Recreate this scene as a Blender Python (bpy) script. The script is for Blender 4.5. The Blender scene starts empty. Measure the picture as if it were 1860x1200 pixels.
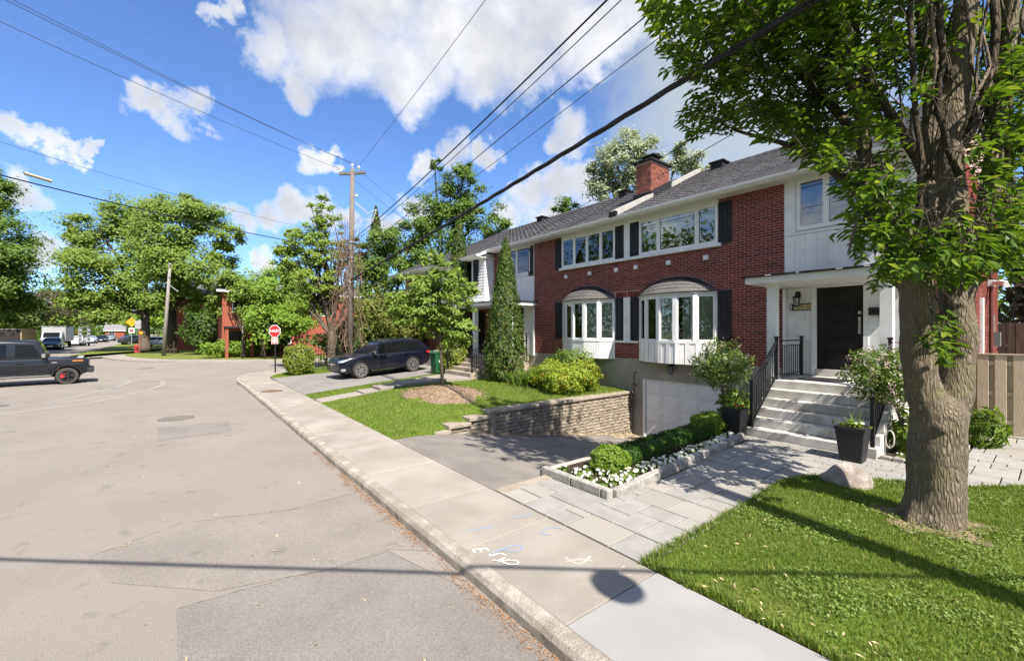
import bpy, bmesh, math, random
import numpy as np
from mathutils import Vector, Matrix, noise as mnoise

R = random.Random(11)
NP = np.random.default_rng(5)
SC = bpy.context.scene
COL = SC.collection

# ------------------------------------------------------------------ camera
F_PX, CAM_H = 782.0, 2.5
YAW = math.atan(610 / F_PX)
cam_d = bpy.data.cameras.new('camera')
cam_d.sensor_width = 36
cam_d.lens = 36 * F_PX / 1860
cam_d.clip_end = 3000
cam_d.clip_start = 0.05
cam = bpy.data.objects.new('camera', cam_d)
COL.objects.link(cam)
cam.location = (0, 0, CAM_H)
cam.rotation_euler = (math.pi / 2, 0, -YAW)
SC.camera = cam
FX, FY = math.sin(YAW), math.cos(YAW)


def at(px, py, t):
    """point at depth t (metres) in the direction seen at photo pixel px, py"""
    l = (px - 930) / F_PX * t
    return Vector((FX * t + FY * l, FY * t - FX * l, CAM_H - (py - 600) / F_PX * t))


def ray(px, py):
    return at(px, py, 1.0) - Vector((0, 0, CAM_H))


# ------------------------------------------------------------------ sun, sky, exposure
SUN = Vector((-0.105, -0.633, 0.767)).normalized()
sd = bpy.data.lights.new('sun', 'SUN')
sd.energy = 5.0
sd.angle = math.radians(0.55)
sd.color = (1.0, 0.93, 0.83)
sun = bpy.data.objects.new('sun', sd)
COL.objects.link(sun)
sun.rotation_euler = SUN.to_track_quat('Z', 'Y').to_euler()
sun.location = (0, -20, 40)

SC.view_settings.view_transform = 'Standard'
SC.view_settings.look = 'None'
SC.view_settings.exposure = 1.12
SC.view_settings.gamma = 1
SC.view_settings.use_curve_mapping = False
SC.render.engine = 'CYCLES'
SC.cycles.use_denoising = True
SC.cycles.max_bounces = 6
SC.cycles.diffuse_bounces = 3
SC.cycles.glossy_bounces = 3
SC.cycles.transmission_bounces = 4
SC.cycles.transparent_max_bounces = 8
SC.cycles.caustics_reflective = False
SC.cycles.caustics_refractive = False
SC.cycles.sample_clamp_indirect = 6


class G:
    """small node-graph writer"""
    def __init__(s, tree):
        s.t = tree
        s.t.nodes.clear()

    def n(s, typ, ins=None, **props):
        nd = s.t.nodes.new(typ)
        for k, v in props.items():
            setattr(nd, k, v)
        for k, v in (ins or {}).items():
            if isinstance(v, bpy.types.NodeSocket):
                s.t.links.new(v, nd.inputs[k])
            else:
                nd.inputs[k].default_value = v
        return nd

    def math(s, op, a, b=0.0, c=0.0, clamp=False):
        return s.n('ShaderNodeMath', {0: a, 1: b, 2: c}, operation=op, use_clamp=clamp).outputs[0]

    def vmath(s, op, a, b=(0, 0, 0)):
        nd = s.n('ShaderNodeVectorMath', {0: a, 1: b}, operation=op)
        return nd.outputs[1] if op in ('DOT_PRODUCT', 'LENGTH') else nd.outputs[0]

    def mix(s, f, a, b, blend='MIX'):
        return s.n('ShaderNodeMix', {0: f, 6: a, 7: b}, data_type='RGBA', blend_type=blend).outputs[2]

    def ramp(s, x, lo, hi, a=0.0, b=1.0, smooth=True):
        return s.n('ShaderNodeMapRange', {0: x, 1: lo, 2: hi, 3: a, 4: b},
                   interpolation_type='SMOOTHSTEP' if smooth else 'LINEAR').outputs[0]

    def noise(s, vec, scale, detail=4, rough=0.55, col=False):
        nd = s.n('ShaderNodeTexNoise', {'Vector': vec, 'Scale': scale, 'Detail': detail, 'Roughness': rough})
        return nd.outputs[1] if col else nd.outputs[0]


def c4(c):
    return (c[0], c[1], c[2], 1.0)


W = bpy.data.worlds.new('World')
SC.world = W
W.use_nodes = True
g = G(W.node_tree)
sky = g.n('ShaderNodeTexSky', sky_type='NISHITA', sun_disc=False, sun_elevation=math.asin(SUN.z),
          sun_rotation=math.atan2(SUN.x, SUN.y), altitude=50, air_density=1.0, dust_density=0.35, ozone_density=2.2)
gen = g.n('ShaderNodeTexCoord').outputs['Generated']
d0 = g.vmath('NORMALIZE', gen)
w1 = g.vmath('SUBTRACT', g.noise(d0, 7, 3, 0.5, True), (0.5, 0.5, 0.5))
w2 = g.vmath('SUBTRACT', g.noise(d0, 26, 4, 0.6, True), (0.5, 0.5, 0.5))
sc1 = g.n('ShaderNodeVectorMath', {0: w1, 'Scale': 0.11}, operation='SCALE').outputs[0]
sc2 = g.n('ShaderNodeVectorMath', {0: w2, 'Scale': 0.075}, operation='SCALE').outputs[0]
dw = g.vmath('NORMALIZE', g.vmath('ADD', d0, g.vmath('ADD', sc1, sc2)))
# cumulus banks: directions and sizes as they stand over the street
BANKS = [(555, 70, 100), (490, 95, 60), (640, 50, 130), (740, 120, 105), (800, 50, 130), (900, 70, 140), (1000, 40, 130),
         (735, 175, 48), (880, 130, 90), (960, 120, 70), (1090, 60, 75), (1065, 95, 50), (1150, 10, 90), (540, 150, 45),
         (700, -60, 160), (950, -80, 180), (1028, 228, 62), (1000, 255, 36), (265, 192, 36), (312, 215, 42), (368, 216, 32),
         (85, 262, 30), (125, 266, 26), (160, 268, 16), (35, 246, 26), (5, 232, 34), (572, 293, 34), (602, 302, 18), (768, 296, 36),
         (828, 286, 44), (882, 286, 34), (545, 395, 46), (500, 400, 36), (592, 385, 46), (640, 395, 28), (45, 348, 50),
         (440, 402, 40), (408, 388, 30), (960, 345, 52), (1010, 335, 56), (1060, 330, 60), (930, 395, 46), (1190, 84, 16),
         (88, 472, 40), (700, 410, 40), (760, 380, 40), (465, 475, 26), (1000, 400, 60), (1100, 390, 60), (400, 20, 30)]
acc = None
for (px, py, r) in BANKS:
    v = ray(px, py)
    ar = r / F_PX / v.length
    v.normalize()
    dt = g.vmath('DOT_PRODUCT', dw, tuple(v))
    m = g.n('ShaderNodeMapRange', {0: dt, 1: math.cos(ar * 0.98), 2: 1.0, 3: 0.0, 4: 1.0}).outputs[0]
    acc = m if acc is None else g.n('ShaderNodeMath', {0: acc, 1: m, 2: 0.12}, operation='SMOOTH_MAX').outputs[0]
fb = g.noise(d0, 11, 7, 0.62)
dens = g.ramp(g.math('ADD', acc, g.math('MULTIPLY', g.math('SUBTRACT', fb, 0.5), 0.9)), 0.10, 1.08)
# sky out of view: scattered cloud added, thickened for whiter fill light
sep = g.n('ShaderNodeSeparateXYZ', {0: d0})
vfac = g.vmath('DOT_PRODUCT', d0, (FX, FY, 0.25))
away = g.ramp(vfac, 0.35, 0.62, 1.0, 0.0)
fb2 = g.noise(d0, 4.2, 7, 0.6)
fill_dens = g.math('MULTIPLY', g.ramp(fb2, 0.42, 0.60), away)
# a thin veil to the right
vr = ray(1360, 120); vr.normalize()
veil = g.math('MULTIPLY', g.ramp(g.vmath('DOT_PRODUCT', dw, tuple(vr)), math.cos(0.30), math.cos(0.08)), 0.8)
dens = g.math('MAXIMUM', dens, fill_dens)
shade = g.ramp(g.math('ADD', g.math('MULTIPLY', acc, 0.45), g.noise(d0, 6.5, 5, 0.6)), 0.56, 1.08)
ccol = g.mix(shade, (1.0, 1.0, 1.0, 1), (0.60, 0.62, 0.67, 1))
skyc = g.mix(1.0, sky.outputs[0], (0.56, 0.73, 1.0, 1), 'MULTIPLY')
CLOUD = 5.0
cs = g.n('ShaderNodeVectorMath', {0: ccol, 'Scale': CLOUD}, operation='SCALE').outputs[0]
vs = g.n('ShaderNodeVectorMath', {0: (0.80, 0.86, 0.84), 'Scale': CLOUD * 0.72}, operation='SCALE').outputs[0]
skyc = g.mix(veil, skyc, vs)
allc = g.mix(dens, skyc, cs)
bg = g.n('ShaderNodeBackground', {'Color': allc, 'Strength': 0.105})
wo = g.n('ShaderNodeOutputWorld', {'Surface': bg.outputs[0]})
W.cycles.sampling_method = 'MANUAL'
W.cycles.sample_map_resolution = 512

# ------------------------------------------------------------------ helpers
OR = {}


def origin(o):
    return OR.get(o.name, Vector((0, 0, 0))) if o else Vector((0, 0, 0))


def props(o, label=None, cat=None, group=None, kind=None):
    if label: o['label'] = label
    if cat: o['category'] = cat
    if group: o['group'] = group
    if kind: o['kind'] = kind
    return o


def thing(name, label, cat, loc=(0, 0, 0), group=None, kind=None, parent=None):
    o = bpy.data.objects.new(name, None)
    o.empty_display_size = 0.2
    COL.objects.link(o)
    o.location = Vector(loc) - origin(parent)
    if parent: o.parent = parent
    OR[o.name] = Vector(loc)
    return props(o, label, cat, group, kind)


def link(name, me, parent=None, loc=(0, 0, 0), rot=None, **kw):
    """link existing mesh data as a new object at a world location"""
    o = bpy.data.objects.new(name, me)
    COL.objects.link(o)
    if parent: o.parent = parent
    o.location = Vector(loc) - origin(parent)
    if rot: o.rotation_euler = rot
    OR[o.name] = Vector(loc)
    return props(o, **kw)


class MB:
    def __init__(s):
        s.v, s.f, s.mi = [], [], []

    def add(s, vs, fs, mi=0):
        b = len(s.v)
        s.v += [tuple(p) for p in vs]
        s.f += [tuple(i + b for i in f) for f in fs]
        s.mi += [mi] * len(fs)
        return s

    def box(s, x0, x1, y0, y1, z0, z1, mi=0):
        if x0 > x1: x0, x1 = x1, x0
        if y0 > y1: y0, y1 = y1, y0
        if z0 > z1: z0, z1 = z1, z0
        return s.add([(x0, y0, z0), (x1, y0, z0), (x1, y1, z0), (x0, y1, z0), (x0, y0, z1), (x1, y0, z1), (x1, y1, z1), (x0, y1, z1)],
                     [(0, 3, 2, 1), (4, 5, 6, 7), (0, 1, 5, 4), (1, 2, 6, 5), (2, 3, 7, 6), (3, 0, 4, 7)], mi)

    def cbox(s, c, h, rot=None, mi=0, taper=1.0):
        """box from centre and half sizes, optional rotation matrix and top taper"""
        hx, hy, hz = h
        p = []
        for z, k in ((-hz, 1.0), (hz, taper)):
            for x, y in ((-hx, -hy), (hx, -hy), (hx, hy), (-hx, hy)):
                q = Vector((x * k, y * k, z))
                if rot: q = rot @ q
                p.append(q + Vector(c))
        return s.add(p, [(0, 3, 2, 1), (4, 5, 6, 7), (0, 1, 5, 4), (1, 2, 6, 5), (2, 3, 7, 6), (3, 0, 4, 7)], mi)

    def ext(s, poly, vec, mi=0):
        """polygon (3D points) extruded by vec"""
        n = len(poly)
        a = [Vector(p) for p in poly]
        b = [p + Vector(vec) for p in a]
        fs = [tuple(range(n - 1, -1, -1)), tuple(range(n, 2 * n))]
        fs += [(i, (i + 1) % n, n + (i + 1) % n, n + i) for i in range(n)]
        return s.add(a + b, fs, mi)

    def prism(s, poly, z0, z1, mi=0):
        return s.ext([(p[0], p[1], z0) for p in poly], (0, 0, z1 - z0), mi)

    def face(s, pts, mi=0):
        return s.add(pts, [tuple(range(len(pts)))], mi)

    def bar(s, a, b, w, d=None, mi=0):
        """square bar between two points"""
        a, b = Vector(a), Vector(b)
        z = (b - a).normalized()
        up = Vector((0, 0, 1)) if abs(z.z) < 0.95 else Vector((1, 0, 0))
        x = z.cross(up).normalized()
        y = x.cross(z)
        d = d or w
        pts = [q + x * sx * w / 2 + y * sy * d / 2 for q in (a, b) for sx, sy in ((-1, -1), (1, -1), (1, 1), (-1, 1))]
        return s.add(pts, [(0, 3, 2, 1), (4, 5, 6, 7), (0, 1, 5, 4), (1, 2, 6, 5), (2, 3, 7, 6), (3, 0, 4, 7)], mi)

    def tube(s, pts, rads, n=8, mi=0, cap=True):
        pts = [Vector(p) for p in pts]
        if not hasattr(rads, '__len__'): rads = [rads] * len(pts)
        vs, fs = [], []
        ref = None
        for i, p in enumerate(pts):
            t = (pts[min(i + 1, len(pts) - 1)] - pts[max(i - 1, 0)])
            if t.length < 1e-9: t = Vector((0, 0, 1))
            t.normalize()
            if ref is None:
                ref = Vector((1, 0, 0)) if abs(t.x) < 0.8 else Vector((0, 1, 0))
            x = ref - t * ref.dot(t)
            if x.length < 1e-6: x = t.orthogonal()
            x.normalize()
            ref = x
            y = t.cross(x)
            for k in range(n):
                a = 2 * math.pi * k / n
                vs.append(p + (x * math.cos(a) + y * math.sin(a)) * rads[i])
        for i in range(len(pts) - 1):
            for k in range(n):
                k2 = (k + 1) % n
                fs.append((i * n + k, i * n + k2, (i + 1) * n + k2, (i + 1) * n + k))
        if cap:
            fs.append(tuple(range(n - 1, -1, -1)))
            fs.append(tuple((len(pts) - 1) * n + k for k in range(n)))
        return s.add(vs, fs, mi)

    def lathe(s, prof, c=(0, 0, 0), n=20, mi=0, axis='z', cap=True):
        """revolve (r, h) profile"""
        vs, fs = [], []
        for r, h in prof:
            for k in range(n):
                a = 2 * math.pi * k / n
                x, y = r * math.cos(a), r * math.sin(a)
                q = {'z': (x, y, h), 'y': (x, h, y), 'x': (h, x, y)}[axis]
                vs.append((q[0] + c[0], q[1] + c[1], q[2] + c[2]))
        m = len(prof)
        for i in range(m - 1):
            for k in range(n):
                k2 = (k + 1) % n
                fs.append((i * n + k, i * n + k2, (i + 1) * n + k2, (i + 1) * n + k))
        if cap:
            fs.append(tuple(range(n - 1, -1, -1)))
            fs.append(tuple((m - 1) * n + k for k in range(n)))
        return s.add(vs, fs, mi)

    def mesh(s, name, mats, org=(0, 0, 0), smooth=False, bevel=0):
        me = bpy.data.meshes.new(name)
        org = Vector(org)
        me.from_pydata([tuple(Vector(p) - org) for p in s.v], [], s.f)
        if not isinstance(mats, (list, tuple)): mats = [mats]
        for m in mats: me.materials.append(m)
        if len(mats) > 1: me.polygons.foreach_set('material_index', s.mi)
        bm = bmesh.new(); bm.from_mesh(me)
        if bevel:
            bmesh.ops.bevel(bm, geom=bm.edges[:], offset=bevel, segments=1, affect='EDGES', clamp_overlap=True)
        bmesh.ops.recalc_face_normals(bm, faces=bm.faces)
        bm.to_mesh(me); bm.free()
        if smooth: me.polygons.foreach_set('use_smooth', [True] * len(me.polygons))
        me.update()
        return me

    def build(s, name, mats, parent=None, org=None, smooth=False, bevel=0, **kw):
        if org is None: org = origin(parent) if parent else (0, 0, 0)
        me = s.mesh(name, mats, org, smooth, bevel)
        return link(name, me, parent, org, **kw)

    def center(s):
        a = np.array(s.v)
        lo, hi = a.min(0), a.max(0)
        return Vector(((lo[0] + hi[0]) / 2, (lo[1] + hi[1]) / 2, lo[2]))

    def top(s, name, mats, smooth=False, bevel=0, **kw):
        """a top-level thing of one mesh, origin at its base"""
        return s.build(name, mats, None, s.center(), smooth, bevel, **kw)


def mesh_np(name, V, Fq, mats, smooth=False, mi=None):
    """mesh from numpy vertex array and an (m, k) face array"""
    me = bpy.data.meshes.new(name)
    V = np.asarray(V, dtype=np.float32)
    Fq = np.asarray(Fq, dtype=np.int32)
    m, k = Fq.shape
    me.vertices.add(len(V)); me.vertices.foreach_set('co', V.ravel())
    me.loops.add(m * k); me.loops.foreach_set('vertex_index', Fq.ravel())
    me.polygons.add(m)
    me.polygons.foreach_set('loop_start', np.arange(0, m * k, k, dtype=np.int32))
    me.polygons.foreach_set('loop_total', np.full(m, k, dtype=np.int32))
    for mt in (mats if isinstance(mats, (list, tuple)) else [mats]): me.materials.append(mt)
    if mi is not None: me.polygons.foreach_set('material_index', np.asarray(mi, dtype=np.int32))
    if smooth: me.polygons.foreach_set('use_smooth', np.ones(m, dtype=bool))
    me.update(calc_edges=True)
    return me


def unit(a):
    return a / np.maximum(np.linalg.norm(a, axis=1, keepdims=True), 1e-9)


def leaf_mesh(name, P, Nrm, size, mat, aspect=0.5, fold=0.18, org=(0, 0, 0), droop=0.0, U=None, six=False):
    """one folded leaf per point: P centres, Nrm rough normals, size scalar or array"""
    n = len(P)
    size = np.broadcast_to(np.asarray(size, dtype=np.float32), (n,))[:, None] * NP.uniform(0.7, 1.3, (n, 1))
    Nrm = unit(Nrm)
    if U is None: U = NP.normal(size=(n, 3))
    U = U - (U * Nrm).sum(1, keepdims=True) * Nrm
    U = unit(U); U[:, 2] -= droop; U = unit(U)
    Vv = unit(np.cross(Nrm, U))
    N2 = np.cross(U, Vv)
    P = P - np.asarray(org)
    h = size * 0.5
    if six:
        pts = [P - U * h, P - U * h * 0.35 + Vv * h * aspect + N2 * h * fold, P + U * h * 0.35 + Vv * h * aspect * 0.85 + N2 * h * fold,
               P + U * h - N2 * h * 0.12, P + U * h * 0.35 - Vv * h * aspect * 0.85 + N2 * h * fold, P - U * h * 0.35 - Vv * h * aspect + N2 * h * fold]
        V = np.stack(pts, 1).reshape(-1, 3)
        b = np.arange(n)[:, None] * 6
        F = np.concatenate([b + np.array([[0, 3, 2, 1]]), b + np.array([[0, 5, 4, 3]])], 0)
    else:
        pts = [P - U * h, P + Vv * h * aspect + N2 * h * fold, P + U * h, P - Vv * h * aspect + N2 * h * fold]
        V = np.stack(pts, 1).reshape(-1, 3)
        b = np.arange(n)[:, None] * 4
        F = np.concatenate([b + np.array([[0, 2, 1]]), b + np.array([[0, 3, 2]])], 0)
    return mesh_np(name, V, F, mat)


# ------------------------------------------------------------------ materials
def rnd_socket(g):
    isl = g.n('ShaderNodeNewGeometry').outputs['Random Per Island']
    ob = g.n('ShaderNodeObjectInfo').outputs['Random']
    return g.math('FRACT', g.math('ADD', g.math('MULTIPLY', isl, 7.31), g.math('MULTIPLY', ob, 3.7)))


def pm(name, c1, c2=None, rough=0.7, scale=3.0, detail=6, rnd=0.0, c3=None, bump=0.0, bscale=40.0, metal=0.0, spec=0.35,
       coat=0.0, stretch=None, world=False, lo=0.35, hi=0.65, speck=0.0, sscale=160.0, stain=None, stscale=0.5, spots=0.0):
    m = bpy.data.materials.new(name); m.use_nodes = True
    g = G(m.node_tree)
    vec = g.n('ShaderNodeNewGeometry').outputs['Position'] if world else g.n('ShaderNodeTexCoord').outputs['Object']
    if stretch:
        vec = g.n('ShaderNodeMapping', {0: vec, 3: stretch}).outputs[0]
    col = c4(c1)
    if c2 is not None:
        col = g.mix(g.ramp(g.noise(vec, scale, detail), lo, hi), c4(c1), c4(c2))
    if rnd or c3 is not None:
        r = rnd_socket(g)
        if c3 is not None:
            col = g.mix(g.ramp(r, 0.45, 0.98), col, c4(c3))
        if rnd:
            r2 = g.math('FRACT', g.math('MULTIPLY', r, 13.7))
            col = g.n('ShaderNodeHueSaturation', {'Value': g.ramp(r2, 0, 1, 1 - rnd, 1 + rnd, False), 'Color': col}).outputs[0]
    if stain is not None:
        sf = g.ramp(g.noise(vec, stscale, 5, 0.6), 0.42, 0.68)
        col = g.mix(g.math('MULTIPLY', sf, stain[3]), col, c4(stain))
    if spots:
        sp0 = g.math('MULTIPLY', g.ramp(g.noise(vec, 2.6, 3, 0.5), 0.62, 0.72), spots)
        sp0 = g.math('ADD', sp0, g.math('MULTIPLY', g.ramp(g.noise(vec, 17, 2, 0.5), 0.66, 0.74), spots * 0.9))
        col = g.mix(sp0, col, (0.09, 0.08, 0.07, 1))
    if speck:
        sp = g.noise(vec, sscale, 2, 0.7)
        col = g.n('ShaderNodeHueSaturation', {'Value': g.ramp(sp, 0.25, 0.75, 1 - speck, 1 + speck, False), 'Color': col}).outputs[0]
    b = g.n('ShaderNodeBsdfPrincipled', {'Base Color': col, 'Roughness': rough, 'Metallic': metal,
                                         'Specular IOR Level': spec, 'Coat Weight': coat, 'Coat Roughness': 0.04})
    if bump:
        h = g.noise(vec, bscale, 5, 0.65)
        bp = g.n('ShaderNodeBump', {'Strength': min(1.0, bump), 'Distance': 0.02 * max(1, bump), 'Height': h})
        g.t.links.new(bp.outputs[0], b.inputs['Normal'])
    g.n('ShaderNodeOutputMaterial', {0: b.outputs[0]})
    return m


def leafmat(name, a, b, trans=0.35, rough=0.5, c=None):
    m = bpy.data.materials.new(name); m.use_nodes = True
    g = G(m.node_tree)
    r = rnd_socket(g)
    vec = g.n('ShaderNodeNewGeometry').outputs['Position']
    col = None
    f = g.math('ADD', g.math('MULTIPLY', r, 0.75), g.math('MULTIPLY', g.noise(vec, 0.9, 3), 0.5))
    col = g.mix(g.ramp(f, 0.15, 1.05, smooth=False), c4(a), c4(b))
    if c is not None:
        col = g.mix(g.ramp(g.math('FRACT', g.math('MULTIPLY', r, 9.1)), 0.85, 0.95), col, c4(c))
    p = g.n('ShaderNodeBsdfPrincipled', {'Base Color': col, 'Roughness': rough, 'Specular IOR Level': 0.28})
    tcol = g.mix(1.0, col, (1.35, 1.3, 0.55, 1), 'MULTIPLY')
    t = g.n('ShaderNodeBsdfTranslucent', {'Color': tcol})
    mx = g.n('ShaderNodeMixShader', {0: trans, 1: p.outputs[0], 2: t.outputs[0]})
    g.n('ShaderNodeOutputMaterial', {0: mx.outputs[0]})
    return m


def glassmat(name, tint=(0.7, 0.76, 0.74), gloss=1.0):
    m = bpy.data.materials.new(name); m.use_nodes = True
    g = G(m.node_tree)
    fr = g.n('ShaderNodeFresnel', {'IOR': 1.55})
    f = g.math('MINIMUM', g.math('MULTIPLY', g.math('ADD', fr.outputs[0], 0.03), 2.2 * gloss), 1.0)
    gl = g.n('ShaderNodeBsdfGlossy', {'Color': (0.95, 0.97, 1, 1), 'Roughness': 0.015})
    tr = g.n('ShaderNodeBsdfTransparent', {'Color': c4(tint)})
    mx = g.n('ShaderNodeMixShader', {0: f, 1: tr.outputs[0], 2: gl.outputs[0]})
    g.n('ShaderNodeOutputMaterial', {0: mx.outputs[0]})
    return m


def barkmat(name, a, b, scale=9.0, bump=1.0, moss=None):
    m = bpy.data.materials.new(name); m.use_nodes = True
    g = G(m.node_tree)
    tc = g.n('ShaderNodeTexCoord').outputs['Object']
    vec = g.n('ShaderNodeMapping', {0: tc, 3: (1, 1, 0.22)}).outputs[0]
    w = g.vmath('ADD', vec, g.n('ShaderNodeVectorMath', {0: g.noise(vec, scale * 0.6, 3, 0.5, True), 'Scale': 0.08}, operation='SCALE').outputs[0])
    n1 = g.noise(w, scale * 3.2, 6, 0.7)
    vo = g.n('ShaderNodeTexVoronoi', {'Vector': w, 'Scale': scale * 3.6}, feature='DISTANCE_TO_EDGE').outputs[0]
    ridge = g.math('MULTIPLY', g.ramp(vo, 0.0, 0.35), g.ramp(n1, 0.2, 0.7))
    col = g.mix(ridge, c4(a), c4(b))
    if moss:
        col = g.mix(g.math('MULTIPLY', g.ramp(g.noise(tc, 3, 4), 0.48, 0.66), 0.55), col, c4(moss))
    b_ = g.n('ShaderNodeBsdfPrincipled', {'Base Color': col, 'Roughness': 0.9, 'Specular IOR Level': 0.15})
    bp = g.n('ShaderNodeBump', {'Strength': bump, 'Distance': 0.026, 'Height': g.math('ADD', ridge, g.math('MULTIPLY', n1, 0.5))})
    g.t.links.new(bp.outputs[0], b_.inputs['Normal'])
    g.n('ShaderNodeOutputMaterial', {0: b_.outputs[0]})
    return m


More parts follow.
